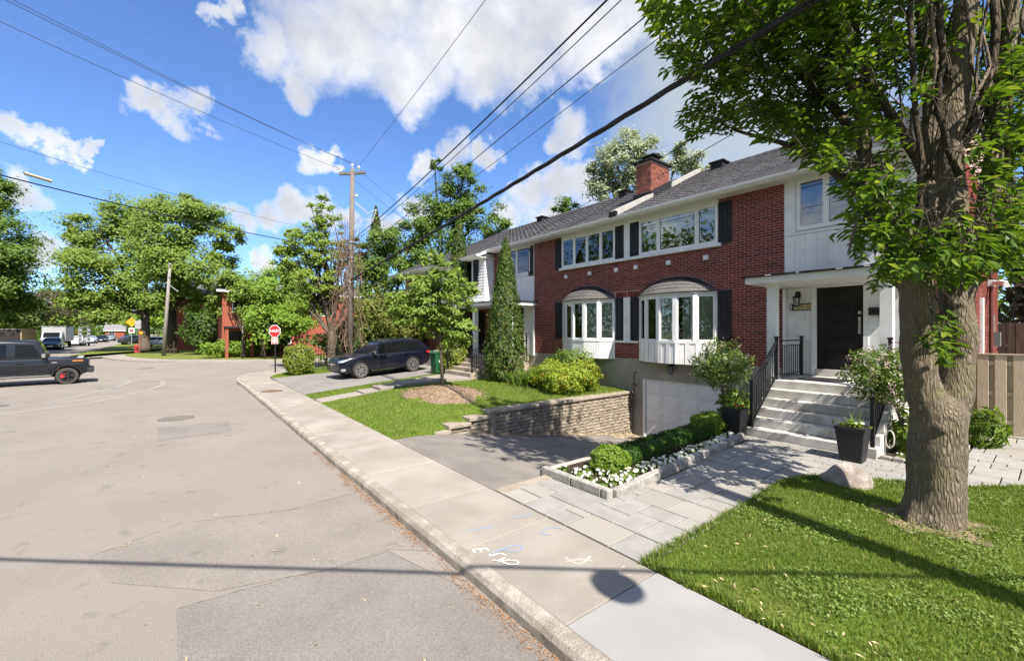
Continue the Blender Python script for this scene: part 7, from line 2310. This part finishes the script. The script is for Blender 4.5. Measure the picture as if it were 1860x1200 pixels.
def gw_extra(root, Wd, side_y):
    P = GW
    seam(P, root, [(.68, 1.2), (.70, .50)]); seam(P, root, [(-.29, 1.2), (-.29, .50)]); seam(P, root, [(-1.26, 1.2), (-1.24, .9)])
    for s in (1, -1):
        m = MB(); m.bar((1.9, s * Wd * .945, .93), (-2.2, s * Wd * .945, .93), .035, .02); m.build('side_trim', M['plastic'], root)
        m = MB(); m.bar((.95, s * Wd * .93, .44), (-1.0, s * Wd * .93, .44), .07, .05); m.build('side_step', M['chrome'], root)
        m = MB(); m.tube([(-.45, s * .8, .36), (-.75, s * 1.0, .33)], .05, 10); m.build('exhaust_tip', M['chrome'], root)
        for x in (.1, -.95):
            x = x - .22
            m = MB(); m.cbox((x + .1, s * (Wd * .93 + .03), 1.05), (.10, .022, .018)); m.build('door_handle', M['alloydark'], root)
        m = MB(); m.cbox((.72, s * (Wd * .93 + .14), 1.36), (.07, .12, .09)); m.build('mirror', M['chrome'], root, bevel=.02)
        m = MB(); m.cbox((1.88, s * .70, 1.22), (.10, .07, .035)); m.build('indicator', M['lamp'], root, bevel=.01)
        m = MB(); m.box(1.62, 1.98, s * Wd * .905, s * (Wd * .905 + .02), 1.06, 1.10); m.build('side_marker', M['amber'], root)
        m = MB(); m.lathe([(.11, 0), (.11, .03), (.02, .045)], (2.15, s * .62, .93), 20, axis='x'); m.build('headlight', M['lamp'], root)
        m = MB(); m.lathe([(.09, 0), (.09, .03), (.02, .04)], (1.0, s * Wd * .93, .98), 4, axis='y'); m.build('badge', M['chrome'], root) if False else None
        m = MB(); m.box(.95, 1.12, s * Wd * .935, s * (Wd * .935 + .012), 1.0, 1.05); m.build('badge', M['chrome'], root)
        for ax in P['axles']:
            m = MB(); rr = P['wr'] * 1.2
            ap = [(ax + rr * math.cos(a), P['wr'] + rr * math.sin(a)) for a in [math.pi * (.02 + .96 * j / 18) for j in range(19)]]
            for (xa, za), (xb, zb) in zip(ap, ap[1:]):
                m.ext([(xa, s * Wd * .88, za), (xb, s * Wd * .88, zb), (xb + (xb - ax) * .12, s * Wd * .88, zb + (zb - P['wr']) * .12), (xa + (xa - ax) * .12, s * Wd * .88, za + (za - P['wr']) * .12)], (0, s * (Wd * .12 + .04), 0))
            m.build('wheel_arch', root and M['black'], root)
    m = MB(); m.box(2.10, 2.34, -.86, .86, .50, .72); m.build('front_bumper', M['plastic'], root, bevel=.03)
    m = MB(); m.box(2.15, 2.19, -.45, .45, .76, 1.04); m.build('grille', M['alloydark'], root)


GW['extra'] = gw_extra
hd_ = Vector((.992, .10, 0)).normalized()
fw = Vector((-4.02, 28.7, 0))
lft = Vector((-hd_.y, hd_.x, 0))
c = fw - hd_ * 1.45 + lft * .82
car('off_road_car', 'boxy black off-road car with red brake caliper turning at the crossing', 'car', c, math.atan2(hd_.y, hd_.x), GW, paint('black_blue_paint', (.008, .0095, .014), .3))


# small distant cars
def simple_car(label, loc, heading, pm_, suv=False, group='cars parked along the far street'):
    h = .16 if suv else 0
    P = dict(W=1.82, xs=[-2.2, -2.1, -1.6, -1.3, 0, 1.3, 1.8, 2.1, 2.2], low=[(-2.2, .4), (-1.8, .26), (1.8, .26), (2.2, .36)],
             hood=[(-2.2, .8 + h), (-1.6, .95 + h), (.9, .92 + h), (1.6, .84 + h), (2.2, .6 + h)], hw=[(-2.2, .85), (-1.5, 1), (1.5, 1), (2.2, .78)], rw=[(-2, .7), (1, .72)], roof=[], cabh=.5,
             cab=[(1.1, .9 + h, .92 + h), (.3, .92 + h, 1.36 + h), (-.5, .93 + h, 1.44 + h), (-1.3, .93 + h, 1.36 + h), (-1.95 if not suv else -2.1, .92 + h, .96 + h)],
             win=[[(.75, .97 + h), (.25, 1.30 + h), (-.2, 1.34 + h), (-.2, .97 + h)], [(-.28, .97 + h), (-.28, 1.34 + h), (-1.1, 1.28 + h), (-1.4, .97 + h)]],
             ws=((1.02, .95 + h, .74), (.36, 1.33 + h, .60)), rwn=((-1.88, .98 + h, .7), (-1.36, 1.30 + h, .58)), axles=(1.32, -1.32), wr=.32 + h * .2, rim=M['alloy'], spokes=5)

    def ex(root, Wd, sy):
        for s in (1, -1):
            m = MB(); m.cbox((2.12, s * .66, .66 + h * .9), (.08, .16, .06)); m.build('headlight', M['lamp'], root)
            m = MB(); m.cbox((-2.13, s * .68, .80 + h), (.07, .14, .06)); m.build('tail_light', M['tail'], root)
            m = MB(); m.cbox((.72, s * (Wd * .93 + .09), 1.0 + h), (.06, .08, .05)); m.build('mirror', pm_, root)
        m = MB(); m.cbox((2.19, 0, .5), (.02, .24, .06)); m.build('licence_plate', M['signwhite'], root)
    P['extra'] = ex
    return car('parked_car', label, 'car', loc, heading, P, pm_, group, detail=False)


S_ = -math.pi / 2
simple_car('dark hatchback with its lights towards us behind the tan trailer end', (-12.6, 80.5, 0), S_ + .05, paint('green_black', (.02, .028, .026)), True)
simple_car('pale blue-silver car in the far row behind the white truck', (-13.2, 117, 0), S_, paint('silver_blue', (.34, .38, .46)))
simple_car('small white car close behind the white truck', (-13.0, 101, 0), S_, paint('white_car', (.7, .7, .7)), True)
simple_car('black car behind the pale blue-silver one in the far row', (-12.6, 128, 0), S_, paint('black_car', (.012, .013, .016)))
simple_car('grey car last in the far row on the left kerb', (-12.6, 143, 0), S_, paint('grey_car', (.16, .17, .18)), True)
simple_car('dark car parked beyond the red hydrant by the maple trunk', (-5.4, 97, .1), .5, paint('dark_teal', (.02, .03, .035)), True, 'cars on the drive behind the big maples')
simple_car('silver car between the two big maple trunks', (-1.9, 84, .14), -.15, paint('silver', (.48, .50, .54)), False, 'cars on the drive behind the big maples')
simple_car('black car right of the second maple trunk', (1.0, 76.5, .14), -.15, paint('black_car2', (.012, .012, .014)), False, 'cars on the drive behind the big maples')
simple_car('white car far behind the black one beyond the lawn', (1.1, 128, 1.8), -.15, paint('white_car2', (.75, .75, .76)), True, 'cars on the drive behind the big maples')

# trailers at the left kerb
tr = thing('box_trailer', 'long dark brown box trailer with a tan end panel behind the black car', 'trailer', (-14.0, 64, 0))
def obox(mb, c, h, ang, mi=0): mb.cbox(c, h, Matrix.Rotation(ang, 3, 'Z'), mi)
A_ = 2.9
ax_ = Vector((math.cos(A_), math.sin(A_), 0))
e_ = Vector((-11.6, 63.5, 0))
c0 = e_ + ax_ * 3.6
dk = pm('trailer_brown', (.018, .013, .011), (.026, .020, .016), .6, 2)
tan_ = pm('trailer_tan', (.20, .155, .085), (.24, .19, .11), .6, 2)
m = MB(); obox(m, c0 + Vector((0, 0, 1.62)), (3.5, 1.15, .98), A_); m.build('box_body', dk, tr, bevel=.03)
m = MB(); obox(m, e_ - ax_ * -.02 + Vector((0, 0, 1.62)), (.06, 1.16, 1.0), A_); m.build('end_panel', tan_, tr)
m = MB(); obox(m, c0 + Vector((0, 0, 2.63)), (3.55, 1.2, .035), A_); m.build('roof_edge', M['bingrey'], tr)
for k in (-.9, .1):
    for s in (-1, 1):
        q = c0 + ax_ * k + Vector((-ax_.y, ax_.x, 0)) * s * 1.0
        m = MB(); m.tube([q + Vector((-ax_.y, ax_.x, 0)) * -.12 + Vector((0, 0, .42)), q + Vector((-ax_.y, ax_.x, 0)) * .12 + Vector((0, 0, .42))], .42, 18); m.build('wheel', M['rubber'], tr)
m = MB(); obox(m, c0 + Vector((0, 0, .58)), (3.4, .5, .06), A_); m.build('chassis', M['plastic'], tr)
tk = thing('white_truck', 'white box truck parked behind the tan-ended trailer', 'truck', (-13.6, 90, 0))
truck_shaded = pm('truck_white_shaded', (.27, .27, .275), (.33, .33, .33), .5, 2)  # white paint greyed, the shade under the trees put into its colour
m = MB(); m.box(-14.9, -12.5, 88.2, 94.5, .95, 3.05); m.build('box_body', truck_shaded, tk, bevel=.04)
m = MB(); m.box(-14.95, -12.45, 88.15, 94.55, 3.05, 3.12); m.build('roof_edge', M['galv'], tk)
m = MB(); m.ext([(-14.7, 86.3, .6), (-14.7, 88.1, .6), (-14.7, 88.1, 2.3), (-14.7, 87.2, 2.3), (-14.7, 86.6, 1.5), (-14.7, 86.3, 1.4)], (2.0, 0, 0)); m.build('cab', truck_shaded, tk, bevel=.05)
m = MB(); m.ext([(-14.5, 86.62, 1.55), (-14.5, 87.15, 2.2), (-14.5, 87.12, 2.22), (-14.5, 86.58, 1.57)], (1.6, 0, 0)); m.build('windshield', M['carglass'], tk)
m = MB(); m.box(-14.5, -12.9, 86.27, 86.31, .85, 1.2); m.build('grille', M['plastic'], tk)
for s in (-14.45, -12.95):
    m = MB(); m.box(s - .15, s + .15, 86.26, 86.31, 1.05, 1.22); m.build('headlight', M['lamp'], tk)
for y in (87.2, 92.8):
    for x in (-14.6, -12.75):
        m = MB(); m.lathe([(.45, -.13), (.45, .13)], (x, y, .45), 18, axis='x'); m.build('wheel', M['rubber'], tk)
m = MB(); m.box(-14.4, -13, 86.6, 94.3, .6, .9); m.build('chassis', M['plastic'], tk)
cg = thing('cargo_cage', 'grey mesh-sided trailer at the rear of the white truck', 'trailer', (-11.9, 95, 0))
m = MB()
for i in range(9): m.bar((-12.2, 96 + i * .35, .6), (-12.2, 96 + i * .35, 3.0), .05); m.bar((-11.2, 96 + i * .35, .6), (-11.2, 96 + i * .35, 3.0), .05)
for z in (.6, 1.2, 1.8, 2.4, 3.0): m.bar((-12.2, 96, z), (-12.2, 98.8, z), .05); m.bar((-12.2, 96, z), (-11.2, 96, z), .05); m.bar((-11.2, 96, z), (-11.2, 98.8, z), .05)
m.build('cage', M['galv'], cg)
m = MB(); m.box(-12.2, -11.2, 96, 98.8, .5, .6); m.build('bed', M['plastic'], cg)
for x in (-12.2, -11.2):
    m = MB(); m.lathe([(.3, -.1), (.3, .1)], (x, 97.5, .3), 16, axis='x'); m.build('wheel', M['rubber'], cg)

# ------------------------------------------------------------------ street furniture
sp = thing('stop_sign', 'red octagonal stop sign reading ARRÊT at the street corner', 'sign', (4.4, 27.4, .15))
sx = at(500, 675, 24.3)
sx.z = .12
nrm = Vector((-FX - .12, -FY, 0)).normalized(); rt = Vector((-nrm.y, nrm.x, 0))
top_z = 2.5 - (595 - 600) / F_PX * 24.3
m = MB(); m.bar(sx, sx + Vector((0, 0, 2.55)), .065); m.build('post', M['black'], sp)
def plate(poly, off, mat, name, parent, th=.006):
    m = MB(); m.ext([sx + Vector((0, 0, z)) + rt * u + nrm * off for u, z in poly], nrm * th); return m.build(name, mat, parent)
cz = 2.5 - (605 - 600) / F_PX * 24.3
oc = lambda r: [(r * math.cos(math.pi / 8 + k * math.pi / 4), cz + r * math.sin(math.pi / 8 + k * math.pi / 4)) for k in range(8)]
pl_ = plate(oc(.365), .045, M['signwhite'], 'sign_border', sp)
plate(oc(.335), .053, M['signred'], 'sign_face', pl_)
text_mesh('ARRÊT', .205, 'lettering', M['signwhite'], pl_, sx + Vector((0, 0, cz)) + nrm * .062, rt, (0, 0, 1))
p2 = plate([(-.20, cz - .72), (.20, cz - .72), (.20, cz - .37), (-.20, cz - .37)], .045, M['signwhite'], 'lower_plate', sp)
plate([(-.185, cz - .705), (.185, cz - .705), (.185, cz - .385), (-.185, cz - .385)], .053, M['signpink'], 'lower_face', p2)
plate([(-.05, cz - .62), (.05, cz - .62), (.05, cz - .47), (-.05, cz - .47)], .06, M['signwhite'], 'centre_mark', p2)
for u, v, pts in ((-.13, -.55, [(-.16, -.545), (-.10, -.50), (-.10, -.59)]), (.13, -.55, [(.16, -.545), (.10, -.59), (.10, -.50)]), (0, 0, [(0, -.40), (-.045, -.45), (.045, -.45)]), (0, 0, [(0, -.69), (.045, -.64), (-.045, -.64)])):
    plate([(a, cz + b) for a, b in pts], .06, M['signwhite'], 'arrow', p2)

hy = thing('fire_hydrant', 'red fire hydrant on the far lawn left of the maple trunk', 'hydrant', (-3.35, 60.9, .14))
b_ = Vector((-3.35, 60.9, .14))
m = MB(); m.lathe([(.2, 0), (.2, .06), (.14, .08), (.14, .62), (.18, .64), (.18, .70), (.13, .78), (.05, .86), (.03, .92)], b_, 14); m.build('barrel', M['hydrant'], hy)
for d in ((1, 0), (-1, 0), (0, -1)):
    m = MB(); q = b_ + Vector((0, 0, .5)); m.tube([q, q + Vector((d[0], d[1], 0)) * .24], .07, 10); m.build('nozzle', M['hydrant'], hy)
m = MB(); m.bar(b_ + Vector((.25, .1, 0)), b_ + Vector((.25, .1, 2.6)), .05); m.build('marker_post', M['hydrant'], hy)
ys = thing('warning_sign', 'orange warning sign with a small red and white sign below on the far kerb', 'sign', (-6.4, 93, 0))
b_ = Vector((-5.7, 93, .1)); m = MB(); m.bar(b_, b_ + Vector((0, 0, 4.6)), .07); m.build('post', M['galv'], ys)
m = MB(); m.ext([b_ + Vector((x, -.06, z)) for x, z in ((0, 3.0), (.75, 3.75), (0, 4.5), (-.75, 3.75))], (0, -.02, 0)); m.build('diamond', M['yellow'], ys)
m = MB(); m.ext([b_ + Vector((x, -.06, z)) for x, z in ((-.35, 2.0), (.35, 2.0), (.35, 2.8), (-.35, 2.8))], (0, -.02, 0)); fl_ = m.build('lower_sign', M['signwhite'], ys)
m = MB(); m.ext([b_ + Vector((x, -.085, z)) for x, z in ((-.2, 2.2), (.2, 2.2), (.2, 2.6), (-.2, 2.6))], (0, -.01, 0)); m.build('sign_mark', M['signred'], fl_)
gs = thing('street_sign', 'grey street sign on a thin pole beside the red hydrant', 'sign', (-2.9, 62, .14))
b_ = at(253, 640, 47); b_.z = .14
m = MB(); m.tube([b_, b_ + Vector((0, 0, 3.6))], .035, 6); m.build('post', M['galv'], gs)
m = MB(); m.box(b_.x - .35, b_.x + .15, b_.y - .05, b_.y - .03, 2.7, 3.6); m.build('plate', M['galv'], gs)
m = MB(); m.box(b_.x - .05, b_.x + .3, b_.y - .05, b_.y - .03, 2.1, 2.4); m.build('small_plate', M['yellow'], gs)
ts = thing('sign_post', 'thin dark post standing on the far verge below the red house', 'post', (4.3, 41.8, .14))
b_ = at(440, 655, 36); b_.z = .14
m = MB(); m.tube([b_, b_ + Vector((0, 0, 2.8))], .04, 6); m.build('post_tube', M['plastic'], ts)
m = MB(); m.box(b_.x - .02, b_.x + .02, b_.y - .2, b_.y + .2, 2.3, 2.9); m.build('plate_edge', M['galv'], ts)

# utility poles
up_ = thing('utility_pole', 'tall weathered wooden utility pole with crossarm and insulators', 'pole', (8.07, 25.41, .3), 'utility poles')
PB, PT = Vector((7.95, 25.5, .1)), Vector((8.07, 25.41, 11.85))
m = MB(); m.tube([PB, PB.lerp(PT, .5), PT], [.19, .165, .125], 12); m.build('pole_shaft', M['wood'], up_, smooth=True)
ad = Vector((.80, -.58, .02)).normalized()
m = MB(); m.bar(PT + Vector((0, 0, -.28)) - ad * .75, PT + Vector((0, 0, -.20)) + ad * .75, .14, .12); m.build('crossarm', M['wood'], up_)
INS = []
for k, h in ((-.66, -.08), (0.0, .24), (.36, .12)):
    q = PT + ad * k + Vector((0, 0, h - .06))
    m = MB(); m.lathe([(.03, -.12), (.035, -.02), (.085, 0), (.085, .05), (.05, .06), (.07, .1), (.07, .13), (.02, .16)], q, 10); m.build('insulator', M['ceramic'], up_)
    INS.append(q + Vector((0, 0, .14)))
m = MB(); m.bar(PT + Vector((.1, -.1, -1.9)), PT + Vector((.75, -.5, -2.55)), .05); m.bar(PT + Vector((.75, -.5, -2.55)), PT + Vector((1.15, -.75, -2.3)), .05); m.bar(PT + Vector((1.15, -.75, -2.3)), PT + Vector((.95, -.6, -3.0)), .05); m.bar(PT + Vector((.6, -.4, -2.9)), PT + Vector((1.0, -.65, -2.95)), .06); m.build('bracket', M['galv'], up_)
m = MB(); m.lathe([(.04, 0), (.09, .02), (.09, .12), (.04, .14)], PT + Vector((.18, -.13, -1.6)), 8); m.build('insulator', M['ceramic'], up_)
for z in (5.3, 6.7, 7.6):
    q = PB.lerp(PT, (z - .1) / 11.75); m = MB(); m.lathe([(.2, -.04), (.2, .04)], q, 12); m.build('clamp', M['galv'], up_)
lp = thing('utility_pole', 'leaning grey utility pole in front of the big maple pair', 'pole', (-.9, 51.4, .14), 'utility poles')
b0, b1 = at(297, 647, 40), at(309, 478, 40)
m = MB(); m.tube([b0, b0.lerp(b1, .5), b1], [.17, .14, .11], 10); m.build('pole_shaft', M['woodgrey'], lp, smooth=True)
m = MB(); m.bar(b1 + Vector((-.3, 0, -1.8)), b1 + Vector((.6, 0, -2.6)), .06); m.build('bracket', M['galv'], lp)
np_ = thing('utility_pole', 'near utility pole standing out of view at the right that carries the thick cable', 'pole', (5.35, -2.2, .15), 'utility poles')
m = MB(); m.tube([(5.35, -2.2, .1), (5.35, -2.2, 11.5)], [.19, .13], 12); m.build('pole_shaft', M['wood'], np_, smooth=True)
m = MB(); m.bar((4.7, -2.2, 11.1), (6.0, -2.2, 11.1), .12); m.build('crossarm', M['wood'], np_)


def wire(name, label, a, b, sag, r, mat, group='overhead wires', n=28, strands=1, ends=True):
    a, b = Vector(a), Vector(b)
    m = MB()
    for s in range(strands):
        pts = []
        for i in range(n + 1):
            t = i / n
            p = a.lerp(b, t) + Vector((0, 0, -sag * 4 * t * (1 - t)))
            if strands > 1:
                ph = t * (b - a).length * 2.4 + s * 2 * math.pi / strands
                p += Vector((math.cos(ph) * r * .9, 0, math.sin(ph) * r * .9))
            pts.append(p)
        m.tube(pts, r, 6, cap=False)
    o = m.build(name, mat, None, a)
    props(o, label, 'cable', group)
    return o


pz = lambda z: PB.lerp(PT, (z - .1) / 11.75)
wire('thick_cable', 'thickest black bundled cable running from the wooden pole to the top right', pz(5.45), (5.35, -2.2, 6.45), .10, .026, M['cable'], strands=3, n=90)
wire('power_cable', 'heavier upper black cable rising from the wooden pole to the top centre', pz(7.7), (5.35, -2.2, 8.95), .32, .019, M['cable'])
wire('power_cable', 'thin cable alongside the heavier upper black one', pz(7.5), (5.55, -2.2, 8.95), .36, .010, M['wire'])
wire('power_cable', 'thin blue-black wire between the heavier cable and the thick bundle', pz(6.7), (5.35, -2.2, 7.95), .15, .011, M['wire'])
wire('power_cable', 'faint wire just right of the thin blue-black one', pz(6.3), (5.7, -2.2, 7.75), .2, .007, M['wire'])
wire('power_line', 'single high wire climbing from the crossarm to the top edge centre', INS[2], (5.2, -2.2, 11.3), .25, .009, M['wire'])
wire('service_drop', 'thin service wire below the thick bundle running to the near pole', (12.9, 17.9, 6.3), (5.35, -2.2, 6.25), .1, .008, M['wire'])
wire('service_drop', 'second thin service wire just under the first below the thick bundle', (12.9, 16.8, 6.0), (5.35, -2.2, 6.0), .1, .007, M['wire'])
LP = Vector((-10.2, 12.6, 0))
wire('power_line', 'highest of the three wires running left from the crossarm', INS[1], LP + Vector((0, .4, 11.5)), .30, .009, M['wire'])
wire('power_line', 'middle of the three wires running left from the crossarm', INS[2], LP + Vector((0, .0, 11.15)), .32, .009, M['wire'])
wire('power_line', 'lowest of the three wires running left from the crossarm', INS[0], LP + Vector((0, -.4, 10.35)), .30, .009, M['wire'])
wire('telephone_cable', 'dark cable crossing low at the left behind the crowns to the wooden pole', pz(7.1), LP + Vector((0, 0, 6.9)), .42, .018, M['cable'])
wire('telephone_cable', 'faint wire above the dark cable at the left', pz(7.9), LP + Vector((0, .3, 8.0)), .5, .006, M['wire'])
wire('power_line', 'upper wire continuing right behind the pole towards the oak crown', INS[1], (26, 37.5, 9.3), .5, .009, M['wire'])
wire('power_line', 'lower wire continuing right behind the pole towards the oak crown', INS[0], (26, 37.3, 8.6), .5, .009, M['wire'])
cs_ = at(68, 322, 13.2)
wire('cable_splice', 'pale wooden-looking splice case hanging on the dark cable at the left edge', cs_ + Vector((-.25, -.17, .02)), cs_ + Vector((.27, .18, -.02)), 0, .05, M['litter'] if 'litter' in M else M['fence'], None, 4)
# span over the street behind the viewer whose shadow falls across the road, with its splice drum
k6 = lambda x, y, z: Vector((x, y, z)) + SUN / SUN.z * 5.6
s0, s1 = k6(-1.55, 7.3, 0), k6(3.72, 2.54, .14)
dd = (s1 - s0)
wire('span_cable', 'cable spanning the street overhead whose shadow crosses the road and sidewalk', s0 - dd * 1.6, s1 + dd * .75, .12, .028, M['cable'])
q = k6(3.23, 2.62, .14)
m = MB(); m.lathe([(.03, .22), (.09, .20), (.19, .12), (.21, 0), (.19, -.10), (.10, -.18), (.03, -.20)], q - Vector((0, 0, .10)), 18)
m.top('splice_drum', M['binb'], label='round drum hung on the span cable whose blob shadow falls on the pale sidewalk slab', cat='cable drum')

# ------------------------------------------------------------------ houses further off
def far_house(label, x0, x1, y0, y1, h, mat, roofm, ridge, wins, group='houses across the crossing', z0=.1, porchx=None):
    r = thing('brick_house', label, 'house', ((x0 + x1) / 2, (y0 + y1) / 2, z0), group)
    m = MB(); m.box(x0, x1, y0, y1, z0, h); m.build('wall', mat, r)
    m = MB(); e = .45
    m.ext([(x0 - e, y0 - e, h), (x0 - e, y1 + e, h), (x0 - e, (y0 + y1) / 2, ridge)], (x1 - x0 + 2 * e, 0, 0)); m.build('roof', roofm, r)
    m = MB(); m.box(x0 - e, x1 + e, y0 - e - .02, y0 - e, h - .12, h + .05); m.build('fascia', M['white'], r)
    for (a, b, c, d) in wins:
        m = MB(); m.box(a - .08, b + .08, y0 - .05, y0 + .02, c - .08, d + .08); w_ = m.build('window', M['white'], r)
        m = MB(); m.box(a, b, y0 - .06, y0 - .049, c, d); m.build('pane', M['carglass'], w_)
        m = MB(); m.box((a + b) / 2 - .03, (a + b) / 2 + .03, y0 - .07, y0 - .061, c, d); m.build('mullion', M['white'], w_)
    if porchx:
        a, b = porchx
        m = MB(); m.box(a, b, y0 - 1.6, y0 - .01, 2.7, 2.85); m.build('porch_roof', M['flash'], r)
        for x in (a + .12, b - .12):
            m = MB(); m.box(x - .12, x + .12, y0 - 1.5, y0 - 1.3, z0, 2.699); m.build('porch_column', mat, r)
        m = MB(); m.box(a + .4, a + 1.4, y0 - .04, y0 + .02, z0 + .3, 2.4); m.build('door', M['door'], r)
    return r


far_house('red brick house with dark porch across the crossing behind the stop sign', 3.2, 15.5, 45.5, 55, 6.0, M['brickfar'], M['shingle'], 7.6,
          [(5.6, 8.6, 1.3, 2.6), (6.0, 8.2, 4.0, 5.4), (10.2, 12.5, 4.0, 5.4), (4.0, 5.0, 4.2, 5.4)], porchx=(3.3, 5.4))
far_house('red brick house mostly hidden behind the second big maple', -.5, 6.5, 66, 76, 6.5, M['brickfar'], M['shingle'], 9.5, [(1.0, 3.0, 3.8, 5.2)], porchx=(3.5, 6.0))
far_house('small brick house with grey gable roof at the far end of the street', -19.0, -14.2, 200, 206, 2.4, M['brickfar'], M['shingle'], 4.6, [(-18, -16.6, .8, 1.8)], 'houses at the end of the street')
far_house('little pink brick house left of the gabled one at the end of the street', -31.5, -24.5, 196, 206, 4.2, M['brickfar'], M['shingle'], 6.4, [(-29, -27, 1.0, 2.2)], 'houses at the end of the street')
far_house('grey-brown house wall at the left edge above the trailer', -37, -27, 62, 74, 5.5, M['soffit'], M['shingle'], 8.0, [(-33, -31, 1.5, 3)], 'houses at the end of the street')
